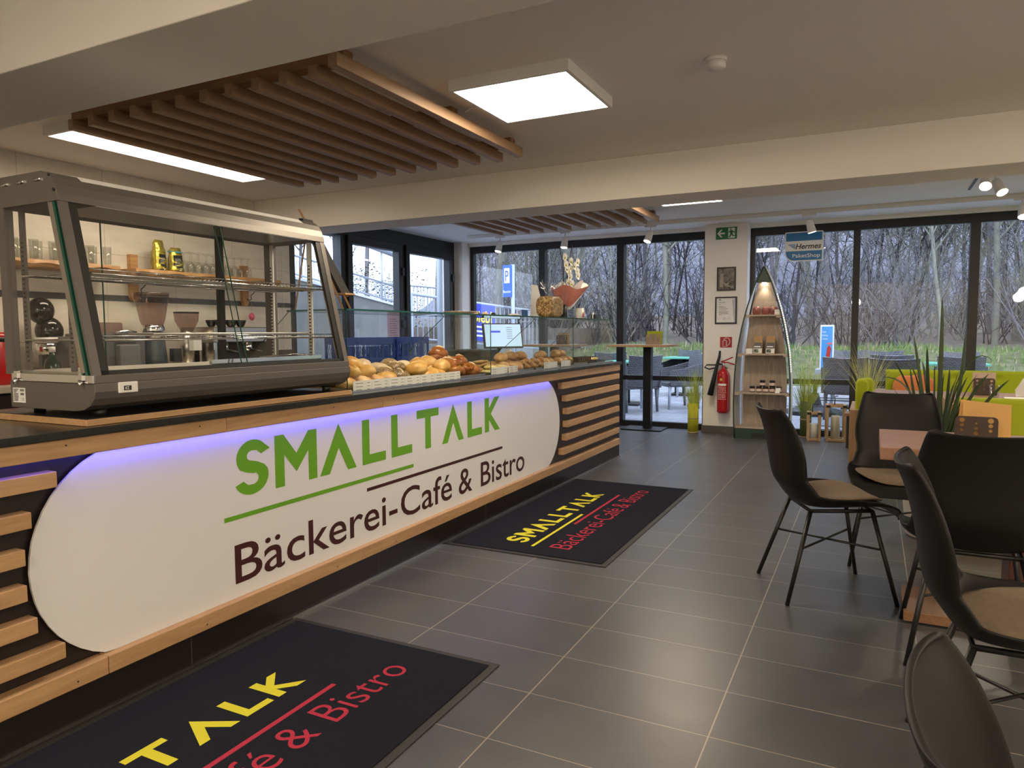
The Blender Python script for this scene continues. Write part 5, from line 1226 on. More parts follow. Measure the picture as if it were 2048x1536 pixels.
# planked back
Nn = 24; 
for i in range(7):
    a0 = -1+2*i/7; a1 = -1+2*(i+1)/7; vs = []
    for z in zz:
        z = min(z,1.80); b = hw(z)*.80; yb = BY0+(BY1-BY0)*(.25+.75*min(1,(1.95-z)/1.2))-.012
        vs += [(BX+a0*b+.0002,yb,z),(BX+a1*b-.0002,yb,z)]
    MB().add(vs, [(2*j,2*j+1,2*j+3,2*j+2) for j in range(N-1)]).build('back_plank', M['plank'], bt, fixn=False)
m = MB(); vs = []
for z in (1.775,1.83,1.88,1.92,1.95): vs += [(BX-hw(z)+.004,BY0+.002,z),(BX+hw(z)-.004,BY0+.002,z)]
m.add(vs, [(2*j,2*j+1,2*j+3,2*j+2) for j in range(4)]); m.add([(BX-hw(1.775),BY0+.002,1.775),(BX+hw(1.775),BY0+.002,1.775),(BX+hw(1.775)*.8,BY0+.17,1.775),(BX-hw(1.775)*.8,BY0+.17,1.775)], [(0,1,2,3)]); m.build('bow_cap', M['boatgreen'], bt)
MB().lathe([(.022,1.768),(.024,1.774)], (BX,BY0+.06,0), 16).build('cabinet_lamp', M['spotglow'], bt)
L = bpy.data.lights.new('cabinet_spot', 'SPOT'); L.energy = 3; L.color = (1,.85,.65); L.spot_size = 1.4; L.shadow_soft_size = .02; lo = bpy.data.objects.new('cabinet_spot', L); C.objects.link(lo); lo.parent = bt; lo.location = Vector((BX,BY0+.06,1.76))-bt.location
m = B(BX-.285,BX+.285,BY0-.002,BY0+.02,0.0,.115).box(BX-.27,BX+.27,BY0+.02,BY1-.02,0,.02); m.build('plinth', M['boatgreen'], bt); B(BX+-.10,BX+.12,BY0-.004,BY0-.002,.015,.07).build('plinth_opening', M['black'], bt)
B(BX-.295,BX+.295,BY0,BY1-.03,.118,.135).build('bottom_board', M['plank'], bt, bevel=.002)
for z in (.535,.975,1.415):
    a = hw(z)-.004
    sh = MB().prism([(-a,BY0+.005),(a,BY0+.005),(a*.80,BY1-.06*(1 if z < 1.2 else 1.6)),(-a*.80,BY1-.06*(1 if z < 1.2 else 1.6))], z-.018, z, lambda p_, q_, d: (BX+p_, q_, d)).build('shelf_board', M['plank'], bt)
    MB().box(BX-a,BX-a+.05,BY0+.003,BY0+.02,z-.036,z-.019).box(BX+a-.05,BX+a,BY0+.003,BY0+.02,z-.036,z-.019).build('shelf_cleat', M['plank'], bt)
# light garland along the right edge
m = MB()
for i in range(34): z = .78+i*.026; m.ell((BX+hw(z)+.012,BY0+.02,z), (.005,.005,.008), 6, 4)
m.build('light_garland', emis('garland_glow', (1,.9,.75), 2.0), bt)
# goods on the boat shelf
M['candy'] = plain('red_candies', (.26,.07,.06), .4, var=.9, scale=90); 
for i, (x, lb) in enumerate(((-1.185,'clear bag of red sweets on the top boat shelf, left'),(-1.085,'clear bag of red sweets on the top boat shelf, middle'),(-1.0,'clear bag of red sweets on the top boat shelf, right'))):
    t = thing('sweets_bag', lb, 'sweets bag', (x, 8.53, 1.4152)); MB().ell((x,8.53,1.4152+.045), (.044,.024,.045), 14, 10, fn=lambda p, q: Vector((math.copysign(abs(p.x)**.5,p.x)*.042, q.y, math.copysign(abs(p.z)**.5,p.z)*.044))*(1+.10*noise.noise(p*6))).build('sweets', M['candy'], t)
    m = MB(); m.add([(x-.046,8.525,1.4152+.05),(x+.046,8.525,1.4152+.05),(x+.05,8.53,1.4152+.15),(x-.05,8.53,1.4152+.15)], [(0,1,2,3)]); m.ell((x,8.53,1.4152+.05), (.048,.028,.05), 12, 8); m.build('clear_film', M['cello'], t)
tag(B(-.985,-.925,8.476,8.479,1.4152,1.4152+.055).build('price_card', M['paper']), 'small white card on the top boat shelf beside the sweets', 'price card')
M['kraft'] = plain('kraft_paper', (.42,.26,.12), .8, var=.1)
for x, lb in ((-1.165,'kraft coffee bag on the middle boat shelf, left of the two'),(-1.03,'kraft coffee bag on the middle boat shelf, right of the two')):
    t = thing('kraft_coffee_bag', lb, 'coffee bag', (x, 8.55, .9752)); z = .9752
    MB().add([(x-.05,8.52,z),(x+.05,8.52,z),(x+.05,8.59,z),(x-.05,8.59,z),(x-.045,8.575,z+.20),(x+.045,8.575,z+.20),(x+.045,8.59,z+.20),(x-.045,8.59,z+.20)], [(0,3,2,1),(4,5,6,7),(0,1,5,4),(1,2,6,5),(2,3,7,6),(3,0,4,7)]).build('bag', M['kraft'], t)
    f_ = lambda u, v: (x+u, 8.519+v/.20*.055-.002, z+v)
    MB().add([f_(-.045,.06),f_(.045,.06),f_(.042,.125),f_(-.042,.125)], [(0,1,2,3)]).build('black_label', M['black'], t, fixn=False)
    MB().add([f_(-.045,.005),f_(.045,.005),f_(.045,.058),f_(-.045,.058)], [(0,1,2,3)]).build('white_label', M['paper'], t, fixn=False)
    MB().add([f_(-.04,.012),f_(.008,.012),f_(.008,.050),f_(-.04,.050)], [(0,1,2,3)]).add([(p[0],p[1]-.0008,p[2]) for p in (f_(-.038,.072),f_(.03,.072),f_(.03,.085),f_(-.038,.085))], [(0,1,2,3)], 1).build('label_print', [M['boatgreen'], M['paper']], t, fixn=False)
tag(B(-1.285,-1.215,8.478,8.50,.9752,1.033).build('name_card', M['paper']), 'blank white card left of the kraft coffee bags', 'card')
jp = None
def jar(x, y, z, lb):
    global jp
    if jp is None:
        t = thing('jam_jar', lb, 'jar', (x, y, z)); MB().lathe([(.028,z),(.033,z+.006),(.033,z+.045),(.027,z+.052)], (x,y,0), 18).build('glass_body', plain('dark_jam', (.03,.008,.008), .15), t)
        MB().lathe([(.0333,z+.010),(.0335,z+.025),(.0333,z+.040)], (x,y,0), 18, cap=False).build('paper_label', plain('cream_label', (.66,.54,.47), .7), t); MB().lathe([(.029,z+.052),(.030,z+.056),(.030,z+.068),(.0,z+.070)], (x,y,0), 18).build('lid', M['black'], t); jp = t; return t
    return dup(jp, (x, y, z), label=lb)
for i, nm in enumerate(('leftmost','second from left','third from left','fourth from left','rightmost, behind the white card')): jar(-1.215+i*.072, 8.53, .5352, 'small jam jar in the lower row on the boat shelf, %s' % nm)
jar(-1.105,8.53,.6055,'small jam jar stacked on the lower row, left one'); jar(-.999,8.53,.6055,'small jam jar stacked on the lower row, right one')
tag(MB().add([(-.965,8.478,.5352),(-.915,8.478,.5352),(-.905,8.492,.59),(-.955,8.492,.59)], [(0,1,2,3)]).build('tilted_card', M['paper']), 'tilted white card in front of the rightmost jam jar', 'price card')

# ------------------------------------------------------------------ lanterns with candles
M['lantwood'] = wood('lantern_wood', (.52,.36,.20), (.33,.20,.09), 'z', rough=.6)
def lantern(x, y, w_, h, label, cl, ch, cr_, cmat, rz=.12, b=.026):
    t = thing('candle_lantern', label, 'lantern', (x, y, 0), rz); a = w_/2
    for sx in (-1,1):
        for sy in (-1,1): B(sx*a-(b if sx > 0 else 0), sx*a+(b if sx < 0 else 0), sy*a-(b if sy > 0 else 0), sy*a+(b if sy < 0 else 0), .0, h).build('post', M['lantwood'], t, local=True, bevel=.002)
    for z0 in (0.004, h-b):
        m = MB(); e = a-b
        m.box(-e,e,-a,-a+b,z0,z0+b).box(-e,e,a-b,a,z0,z0+b).box(-a,-a+b,-e,e,z0,z0+b).box(a-b,a,-e,e,z0,z0+b)
        if z0 < .01: m.box(-e,e,-e,e,z0,z0+.012)
        m.build('rail_frame', M['lantwood'], t, local=True)
    m = MB()
    for sx in (-1,1):
        for sy in (-1,1): m.box(min(sx*(a+.002),sx*(a-.04)), max(sx*(a+.002),sx*(a-.04)), min(sy*(a+.002),sy*(a-.002)), max(sy*(a+.002),sy*(a-.002)), h-.03, h-.004)
    m.build('metal_corner', M['blackmetal'], t, local=True)
    for s in (-1,1): MB().quad((-a+b,s*(a-b/2),b),(a-b,s*(a-b/2),b),(a-b,s*(a-b/2),h-b),(-a+b,s*(a-b/2),h-b)).build('glass_pane', M['glassc'], t, local=True); MB().quad((s*(a-b/2),-a+b,b),(s*(a-b/2),a-b,b),(s*(a-b/2),a-b,h-b),(s*(a-b/2),-a+b,h-b)).build('glass_pane', M['glassc'], t, local=True)
    MB().tube([(-.02,-a+.02,h),(-.015,-a+.04,h+.07),(-.01,-.0,h+.09),(.02,.02,h+.09)], .006, 6).build('leather_strap', M['black'], t, local=True)
    c = thing('pillar_candle', cl, 'candle', (x, y, .0165)); zc_ = .0165
    MB().lathe([(cr_,zc_),(cr_,zc_+ch-.01),(cr_*.9,zc_+ch),(cr_*.5,zc_+ch-.008),(0,zc_+ch-.010)], (x,y,0), 24).build('wax', cmat, c); MB().tube([(x,y,zc_+ch-.01),(x+.002,y,zc_+ch+.012)], .0015, 5).build('wick', M['black'], c)
lantern(-.565, 8.66, .145, .325, 'smaller wooden lantern holding a short white candle', 'short white pillar candle in the smaller lantern', .175, .048, plain('white_wax', (.78,.76,.70), .5))
lantern(-.345, 8.72, .205, .410, 'larger wooden lantern holding a tall cream candle', 'tall cream pillar candle in the larger lantern', .265, .048, plain('cream_wax', (.74,.68,.50), .5))

# ------------------------------------------------------------------ parcel shop sign on the window
t = thing('parcel_shop_sign', 'blue and white parcel shop sign hanging in the window', 'sign', (-.74,9.0,2.03)); HY = 8.985
x0, x1, z0, z1 = -.945, -.533, 2.035, 2.375; w_ = x1-x0; h = z1-z0
def rr_poly(a, b, c, d, r, rbl): # rounded rectangle with big lower-left radius
    P_ = []
    for cx, cz, a0, r_ in ((b-r,d-r,0,r),(a+r,d-r,90,r),(a+rbl,c+rbl,180,rbl),(b-r,c+r,270,r)):
        for i in range(7): q = math.radians(a0+90*i/6); P_.append((cx+r_*math.cos(q), cz+r_*math.sin(q)))
    return P_
pg = MB().prism(rr_poly(x0,x1,z0,z1,.015,.10), HY, HY+.006, lambda a, b, d: (a, d, b)).build('white_board', M['wp'], t)
M['hblue'] = plain('parcel_blue', (.005,.15,.38), .4, var=.03)
g = pl(HY-.001); m = MB(); flat_poly(m, [(x0+.012,z0+h*.69),(x1-.012,z0+h*.69),(x1-.012,z1-.012),(x0+.012,z1-.012)], g)
low = [p for p in rr_poly(x0+.012,x1-.012,z0+.012,z0+h*.36+.02,.01,.09)]; low = [(a, min(b, z0+h*.35)) for a, b in low]; 
seen = []; 
for p_ in low:
    if not seen or abs(p_[0]-seen[-1][0])+abs(p_[1]-seen[-1][1]) > 1e-5: seen.append(p_)
flat_poly(m, seen, g)
for i in range(4): flat_poly(m, [(x0+.03+.018*i,z0+h*(.58-.042*i)),(x0+.115,z0+h*(.58-.042*i)),(x0+.112,z0+h*(.555-.042*i)),(x0+.045+.018*i,z0+h*(.555-.042*i))], g)
m.build('blue_field', M['hblue'], pg, fixn=False)
m = MB(); text(m, 'Hermes', x0+.115, x1-.02, z0+h*.42, .058, pl(HY-.002), bold=.022, shear=.25); m.build('black_lettering', M['black'], pg, fixn=False)
m = MB(); text(m, 'PaketShop', x0+.085, x1-.03, z0+h*.13, .042, pl(HY-.002), bold=.008); m.build('white_lettering', M['wp'], pg, fixn=False)
MB().tube([(x0+.04,HY,z1),(x0+.06,HY+.01,2.43)], .0012, 4).tube([(x1-.04,HY,z1),(x1-.06,HY+.01,2.43)], .0012, 4).build('hanging_wire', M['black'], t)
# cup sticker on the far left window
t = thing('cup_sticker', 'white coffee cup with wireless waves sticker on the far window', 'window sticker', (-4.2,9.05,1.3)); m = MB(); sy = 9.052; cx, cz = -4.32, 1.50
W = lambda u, v: (cx+u, sy, cz+v)
m.tube([W(*p) for p in ((-.10,.04),(-.095,-.03),(-.06,-.08),(.06,-.08),(.095,-.03),(.10,.04),(-.10,.04))], .009, 5).tube([W(*p) for p in ((-.10,.02),(-.14,.03),(-.145,-.02),(-.085,-.04))], .008, 5).tube([W(*p) for p in ((-.12,-.11),(-.05,-.125),(.05,-.125),(.12,-.11))], .010, 5)
for r in (.03,.055,.08): m.tube([(cx+r*math.cos(a), sy, cz+.06+r*math.sin(a)) for a in [PI*.25+PI*.5*i/8 for i in range(9)]], .006, 5)
m.build('cup_outline', M['wp'], t)
# ------------------------------------------------------------------ shell chairs
PROF = [(.285,.385,.150),(.266,.412,.190),(.228,.433,.222),(.15,.434,.238),(.06,.426,.244),(-.03,.420,.244),(-.10,.422,.238),(-.155,.440,.225),(-.195,.490,.212),(-.222,.530,.201),(-.236,.580,.204),(-.244,.635,.213),(-.254,.695,.212),(-.268,.755,.201),(-.284,.810,.188),(-.299,.846,.178),(-.306,.862,.169),(-.309,.870,.150)]
LIFT = [-.022,-.012,.012,.040,.060,.070,.074,.074,.074,.074,.076,.076,.072,.066,.056,.048,.044,.040]
def catmull(P, n):
    out = []
    for i in range(len(P)-1):
        p0 = P[max(i-1,0)]; p1 = P[i]; p2 = P[i+1]; p3 = P[min(i+2,len(P)-1)]
        for k in range(n):
            t = k/n; out.append(tuple(.5*((2*b)+(-a+c)*t+(2*a-5*b+4*c-d)*t*t+(-a+3*b-3*c+d)*t**3) for a, b, c, d in zip(p0, p1, p2, p3)))
    out.append(tuple(P[-1])); return out
SHP = catmull([(a, b, c, l) for (a, b, c), l in zip(PROF, LIFT)], 3)
def shell_mesh():
    NU = 17; vs = []; N = len(SHP)
    for i, (y, z, w_, lf) in enumerate(SHP):
        a = SHP[max(i-1,0)]; b = SHP[min(i+1,N-1)]; ty, tz = b[0]-a[0], b[1]-a[1]; L_ = math.hypot(ty, tz); ny, nz = (tz/L_, -ty/L_)
        if nz < 0 and abs(nz) > .5: ny, nz = -ny, -nz
        if i > N*.5 and ny < 0: ny, nz = -ny, -nz
        for k in range(NU):
            u = -1+2*k/(NU-1); e = lf*abs(u)**2.0
            vs.append((w_*math.sin(u*PI/2*.92)/math.sin(PI/2*.92), y+ny*e, z+nz*e))
    fs = [(i*NU+k, i*NU+k+1, (i+1)*NU+k+1, (i+1)*NU+k) for i in range(N-1) for k in range(NU-1)]
    return MB().add(vs, fs, 0, True)
M['shell'] = plain('matt_black_shell', (.0065,.006,.0057), .5, var=.05, scale=300, spec=.3, bump=.05, bscale=600)
def make_chair(label):
    t = thing('shell_chair', label, 'chair')
    o = shell_mesh().build('seat_shell', M['shell'], t, local=True)
    s = o.modifiers.new('thick', 'SOLIDIFY'); s.thickness = .009; s.offset = 0; b = o.modifiers.new('round', 'SUBSURF'); b.levels = 1; b.render_levels = 1
    # cushion
    def sz(y):
        for (a, b_), (c, d) in zip([(p[0], p[1]) for p in SHP], [(p[0], p[1]) for p in SHP[1:]]):
            if c <= y <= a: return b_+(d-b_)*(a-y)/(a-c+1e-9)
        return .45
    m = MB(); n = 40; R_ = 8; vs = []
    for side in (1, 0):
        for j in range(R_+1):
            rr_ = j/R_
            for k in range(n):
                a = 2*PI*k/n; ca, sa = math.cos(a), math.sin(a); ex_ = 2/2.8
                x = .205*rr_*math.copysign(abs(ca)**ex_, ca); y = .03+.195*rr_*math.copysign(abs(sa)**ex_, sa)
                if y < 0: x *= 1-.12*min(1,(-y/.16))
                lf = .066*(abs(x)/.24)**2.2
                h = sz(min(max(y,-.17),.26))+lf+.008+(.032*(1-rr_**5)+.004 if side else 0)
                vs.append((x, y, h))
    fs = []
    for s_ in (0, 1):
        o_ = s_*(R_+1)*n
        for j in range(R_):
            for k in range(n):
                q = (o_+j*n+k, o_+j*n+(k+1) % n, o_+(j+1)*n+(k+1) % n, o_+(j+1)*n+k); fs.append(q if s_ == 0 else q[::-1])
    for k in range(n): fs.append((R_*n+k, R_*n+(k+1) % n, (R_+1)*n+R_*n+(k+1) % n, (R_+1)*n+R_*n+k))
    m.add(vs, fs, 0, True); m.build('seat_cushion', M['cushion'], t, local=True)
    top = {(-1,-1):(-.14,-.12,.412),(1,-1):(.14,-.12,.412),(-1,1):(-.15,.15,.416),(1,1):(.15,.15,.416)}; ft = {k: (k[0]*.218, k[1]*.2425, 0.0) for k in top}
    for k in top: MB().tube([top[k], ft[k]], [.0105,.0095], 10).build('leg', M['blackmetal'], t, local=True)
    def at(k, z): a, b = Vector(top[k]), Vector(ft[k]); return a.lerp(b, (a.z-z)/a.z)
    for a, b in (((-1,-1),(1,1)),((1,-1),(-1,1))): MB().tube([at(a,.245), at(b,.245)], .0055, 8).build('cross_brace', M['blackmetal'], t, local=True)
    MB().tube([top[(-1,-1)],top[(1,-1)],top[(1,1)],top[(-1,1)]], .009, 8, closed=True).build('under_frame', M['blackmetal'], t, local=True)
    return t
c1 = make_chair('black shell chair turned sideways, left of the dining table')
c1.location = (-.178, 3.65, 0); c1.rotation_euler = (0,0,math.radians(24-90))
dup(c1, (.14, 4.31, 0), PI, 'black shell chair facing the viewer on the far side of the dining table')
dup(c1, (.36, 3.17, 0), 0.0, 'black shell chair seen from behind at the near side of the dining table')
dup(c1, (.375, 2.28, 0), -PI/2, 'black shell chair in the right foreground, seat with brown cushion in view')
dup(c1, (.350, .785, 0), -PI/2, 'black shell chair at the bottom right corner, only its back in view')

# ------------------------------------------------------------------ dining table
t = thing('dining_table', 'wooden dining table with thick top and plank foot among the black chairs', 'table', (.65,3.53,0))
M['tabletop'] = wood('table_wood', (.46,.26,.17), (.30,.15,.09), 'x', rough=.28, scale=.7); M['tableleg'] = wood('table_foot_wood', (.30,.16,.085), (.19,.095,.045), 'y', rough=.4)
B(.040,1.24,3.235,3.835,.708,.760).build('tabletop', M['tabletop'], t, bevel=.003)
B(.148,1.12,3.365,3.72,.008,.052).build('foot_plank', M['tableleg'], t, bevel=.003)
B(.52,.72,3.44,3.62,.052,.708).build('pedestal', plain('red_brown_veneer', (.10,.035,.018), .4, var=.3, scale=10), t, bevel=.003)
for x in (.2,1.05):
    for y in (3.40,3.68): MB().lathe([(.015,0),(.015,.008)], (x,y,0), 10).build('foot_pad', M['black'], t)
menu_stand(.405,3.60,.7605,-.09,'dark perforated metal menu holder on the dining table', None, M['brownmetal'], .155,.105,.17)
for i, (dx, h, rz, lb) in enumerate(((.015,.155,-.02,'front yellow paper envelope in the metal holder on the dining table'),(-.004,.160,.05,'rear pale orange envelope in the metal holder on the dining table'))):
    o = MB().add([(-.085,-.001,0),(.09,-.001,0),(.092,-.001,h-.008),(-.08,-.001,h),(-.085,.002,0),(.09,.002,0),(.092,.002,h-.008),(-.08,.002,h)], [(0,1,2,3),(7,6,5,4),(0,4,5,1),(1,5,6,2),(2,6,7,3),(3,7,4,0)]).build('paper_envelope', plain('orange_paper', (.70,.42,.14), .7, var=.1, scale=12), origin=(0,0,0))
    o.location = (.425+dx, 3.61+.014*i, .767); o.rotation_euler = (0,rz,-.09); tag(o, lb, 'envelope')

# ------------------------------------------------------------------ tall potted plant
t = thing('potted_palm_grass', 'tall dark green long leaved plant in a cream pot behind the chairs', 'potted plant', (.36,4.86,0))
px, py = .345, 4.88
MB().lathe([(.125,0),(.135,.01),(.165,.285),(.168,.30),(.158,.30),(.15,.26),(0,.255)], (px,py,0), 40).build('pot', plain('cream_pot', (.66,.60,.50), .5, var=.04), t)
tag_ = MB().lathe([(0,.258),(.149,.262)], (px,py,0), 24, cap=False).build('soil', plain('dark_soil', (.02,.015,.01), 1.0, var=.5), t)
def blade(p0, p1, p2, w0, m):
    K = 12; vs = []; p0, p1, p2 = Vector(p0), Vector(p1), Vector(p2)
    for k in range(K+1):
        v = k/K; p = p0*(1-v)**2 + p1*2*v*(1-v) + p2*v*v; tn = ((p1-p0)*(1-v)+(p2-p1)*v).normalized(); sd = tn.cross(Vector((.5,-.85,.1))).normalized()
        w_ = w0*(.55+1.1*v)*(1-v)**.55 if v < 1 else 0
        vs += [p-sd*w_, p+tn.cross(sd)*w_*.25, p+sd*w_]
    m.add(vs, [q for k in range(K) for q in ((3*k,3*k+1,3*k+4,3*k+3),(3*k+1,3*k+2,3*k+5,3*k+4))], 0, True)
m = MB(); b0 = (px,py,.26)
for (p1, p2, w_) in (((.37,4.86,.95),(.355,4.85,1.432),.020),((.28,4.86,.85),(.215,4.85,1.21),.016),((.24,4.84,.75),(.20,4.80,1.02),.014),((.48,4.86,.85),(.475,4.85,1.22),.016),((.45,4.86,.80),(.60,4.85,.985),.015),((.50,4.86,.75),(.70,4.85,.955),.015),
                     ((.30,4.9,.9),(.29,4.9,1.14),.016),((.20,4.86,.92),(.10,4.8,.80),.012),((.10,4.86,1.05),(.13,4.8,.72),.012),((.33,4.9,.8),(.27,4.95,1.05),.018),((.40,4.85,.7),(.41,4.9,1.02),.016),((.42,4.85,.8),(.50,4.9,.96),.012),((.30,4.85,.6),(.25,4.85,.93),.018),((.38,4.85,.55),(.36,4.8,.90),.020),((.33,4.8,.6),(.33,4.8,.85),.018),((.42,4.9,.5),(.40,4.9,.80),.018),((.28,4.8,1.0),(.05,4.8,.95),.008),((.45,4.9,1.25),(.62,4.85,1.05),.006),((.25,4.86,1.2),(.15,4.86,1.0),.006),((.5,4.86,1.1),(.55,4.86,.70),.008)): blade(b0, p1, p2, w_, m)
rr = random.Random(21)
for i in range(40):
    a = rr.uniform(0,2*PI); L_ = rr.uniform(.35,.8); s_ = rr.uniform(.03,.22); blade((px+.03*math.cos(a),py+.03*math.sin(a),.26), (px+s_*.4*math.cos(a),py+s_*.4*math.sin(a),.26+L_*.7), (px+s_*1.3*math.cos(a),py+s_*math.sin(a),.26+L_), rr.uniform(.004,.012), m)
m.build('leaves', M['leaf'], t, fixn=False)

# ------------------------------------------------------------------ green benches
def soft_box(x0, x1, y0, y1, z0, z1, name, mt, parent=None, r=.035, tuft=None, **k):
    o = MB().box(x0,x1,y0,y1,z0,z1).build(name, mt, parent, **k); b = o.modifiers.new('round', 'BEVEL'); b.width = r; b.segments = 5
    for p in o.data.polygons: p.use_smooth = True
    return o
def tufted(x0, x1, y, th, z0, z1, name, parent, mt, buttons):
    NX, NZ = 120, 26; vs = []; 
    for j in range(NZ+1):
        for i in range(NX+1):
            x = x0+(x1-x0)*i/NX; z = z0+(z1-z0)*j/NZ; d = 0
            for bx_, bz_ in buttons:
                q = math.hypot(x-bx_, z-bz_); d += .028*math.exp(-(q/.035)**2)
            e = min((x-x0), (x1-x), (z-z0), (z1-z)); e = .03*(1-min(1, e/.035))**2
            vs.append((x, y+d+e, z))
    m = MB().add(vs, [(j*(NX+1)+i, j*(NX+1)+i+1, (j+1)*(NX+1)+i+1, (j+1)*(NX+1)+i) for j in range(NZ) for i in range(NX)], 0, True)
    m.box(x0+.003,x1-.003,y+.03,y+th,z0+.003,z1-.003); o = m.build(name, mt, parent)
    for bx_, bz_ in buttons: MB().ell((bx_,y+.024,bz_), (.009,.006,.009), 10, 6).build('button', mt, o)
    return o
t = thing('window_bench', 'long lime upholstered bench with buttoned back along the window', 'bench', (1.4,8.4,0))
tufted(.135, 2.9, 8.50, .10, .56, .82, 'backrest', t, M['lime'], [(.40+.36*i, .745) for i in range(7)])
soft_box(.03,2.9,8.02,8.50,.40,.50,'seat_cushion',M['lime'],t,.03)
B(.0,2.95,8.02,8.62,.34,.40).build('seat_frame', M['oakx'], t, bevel=.003); B(.0,2.95,8.50,8.63,.50,.605).build('back_rail', M['oakx'], t, bevel=.003)
for x in (.02,1.4,2.85): 
    for y in (8.06,8.56): B(x,x+.05,y,y+.05,0,.34).build('leg', M['oakz'], t)
o = MB().ell((.39,8.40,.62), (.19,.07,.15), 24, 18, fn=lambda p, q: Vector((math.copysign(abs(p.x)**.7, p.x)*.19, q.y, math.copysign(abs(p.z)**.7, p.z)*.13 + .008*math.sin(p.x*9))))
o = o.build('throw_pillow', plain('orange_weave', (.62,.20,.07), .9, var=.25, scale=45)); o.location.z = .505; tag(o, 'orange throw pillow leaning on the lime window bench', 'pillow')
t = thing('corner_bench', 'wooden framed bench end with two rounded lime armrest cushions', 'bench', (-.02,6.9,0))
B(-.157,-.100,6.64,6.70,0,.565).build('post', M['oakz'], t, bevel=.003); B(-.100,.62,6.64,6.70,.513,.565).build('top_rail', M['oakx'], t, bevel=.003)
B(-.157,-.100,7.40,7.46,0,.565).build('post', M['oakz'], t, bevel=.003); B(-.157,-.100,6.70,7.40,.513,.565).build('side_rail', M['oak'], t, bevel=.003)
B(.56,.62,6.64,6.70,0,.513).build('post', M['oakz'], t, bevel=.003); B(-.157,.62,7.10,7.46,.30,.34).build('seat_board', M['oakx'], t)
soft_box(-.095,.55,6.712,7.38,.30,.43,'seat_cushion',M['lime'],t,.03)
B(-.095,.55,6.712,6.74,.05,.50).build('inner_panel', M['lime'], t)
def arm(x0, x1, y0, y1, z0, z1, lb):
    poly = [(x0,z0),(x1,z0),(x1,z1-.04)]; r = (x1-x0)/2
    poly += [(x0+r+r*math.cos(a), z1-.04+.04*math.sin(a)) for a in [PI*i/8 for i in range(1,8)]]+[(x0,z1-.04)]
    o = MB().prism(poly, y0, y1, lambda a, b, d: (a, d, b)).build(lb, M['lime'], t); b = o.modifiers.new('round', 'BEVEL'); b.width = .02; b.segments = 4; b.limit_method = 'ANGLE'
    for p in o.data.polygons: p.use_smooth = True
arm(-.118,-.018,6.70,6.86,.430,.822,'armrest_cushion'); arm(-.088,.020,7.02,7.18,.430,.812,'armrest_cushion')
t = thing('booth_bench', 'lime bench with high plain back and wooden end, facing away from the viewer', 'bench', (1.2,5.4,0))
soft_box(.475,2.3,5.16,5.27,.36,.812,'backrest',M['lime'],t,.025); soft_box(.475,2.3,5.27,5.72,.36,.46,'seat_cushion',M['lime'],t,.03)
B(.438,.466,5.14,5.74,0,.775).build('end_panel', M['oakz'], t, bevel=.003); B(.466,2.32,5.16,5.72,.29,.355).build('seat_frame', M['oakx'], t); B(2.32,2.35,5.14,5.74,0,.775).build('end_panel', M['oakz'], t)
B(.50,2.30,5.20,5.24,0,.29).build('kick_board', M['oakx'], t)
t = thing('booth_table', 'wooden table between the two lime benches', 'table', (1.0,6.2,0))
B(.02,2.2,5.82,6.52,.715,.75).build('tabletop', M['tabletop'], t, bevel=.003); B(.9,1.1,6.05,6.25,.03,.715).build('pedestal', M['oakz'], t); B(.7,1.3,5.95,6.4,0,.03).build('foot_plate', M['blackmetal'], t)
menu_stand(.745,6.28,.7505,-.05,'perforated menu holder with a cream card on the booth table', plain('cream_card', (.66,.52,.42), .7), M['brownmetal'], .135,.125,.165)
t = thing('water_glass', 'clear water glass with dark contents on the booth table', 'glass', (.79,6.10,.7505)); MB().lathe([(.026,.7505),(.028,.756),(.036,.835),(.0335,.835),(.026,.76),(0,.758)], (.79,6.10,0), 20).build('tumbler', M['ware'], t); MB().ell((.79,6.10,.775), (.018,.016,.014), 10, 8, fn=lambda p, q: q*(1+.4*noise.noise(p*4))).build('tea_bag', M['black'], t)
m = MB(); NX, NZ = 30, 16; vs = []
for j in range(NZ+1):
    for i in range(NX+1):
        u = i/NX; v = j/NZ; hgt = .11*math.exp(-((u-.17)/.13)**2)+.085*math.exp(-((u-.85)/.2)**2)+.03; vs.append((.93+u*.33, 6.18+.05*v+.012*math.sin(u*14+v*3), .7505+hgt*v))
m.add(vs, [(j*(NX+1)+i, j*(NX+1)+i+1, (j+1)*(NX+1)+i+1, (j+1)*(NX+1)+i) for j in range(NZ) for i in range(NX)], 0, True); tag(m.build('crumpled_napkin', M['paper']), 'crumpled white napkin standing on the booth table', 'napkin')
tag(B(.84,1.25,5.90,6.10,.7505,.7535).build('paper_sheet', M['paper']), 'flat white paper sheet on the booth table by the glass', 'paper sheet')
t = thing('low_side_table', 'small dark box with a reddish top behind the larger lantern', 'side table', (-.16,8.3,0)); B(-.22,-.10,8.2,8.4,0,.34).build('body', M['black'], t); B(-.24,-.08,8.18,8.42,.34,.37).build('top', M['tableleg'], t, bevel=.003)
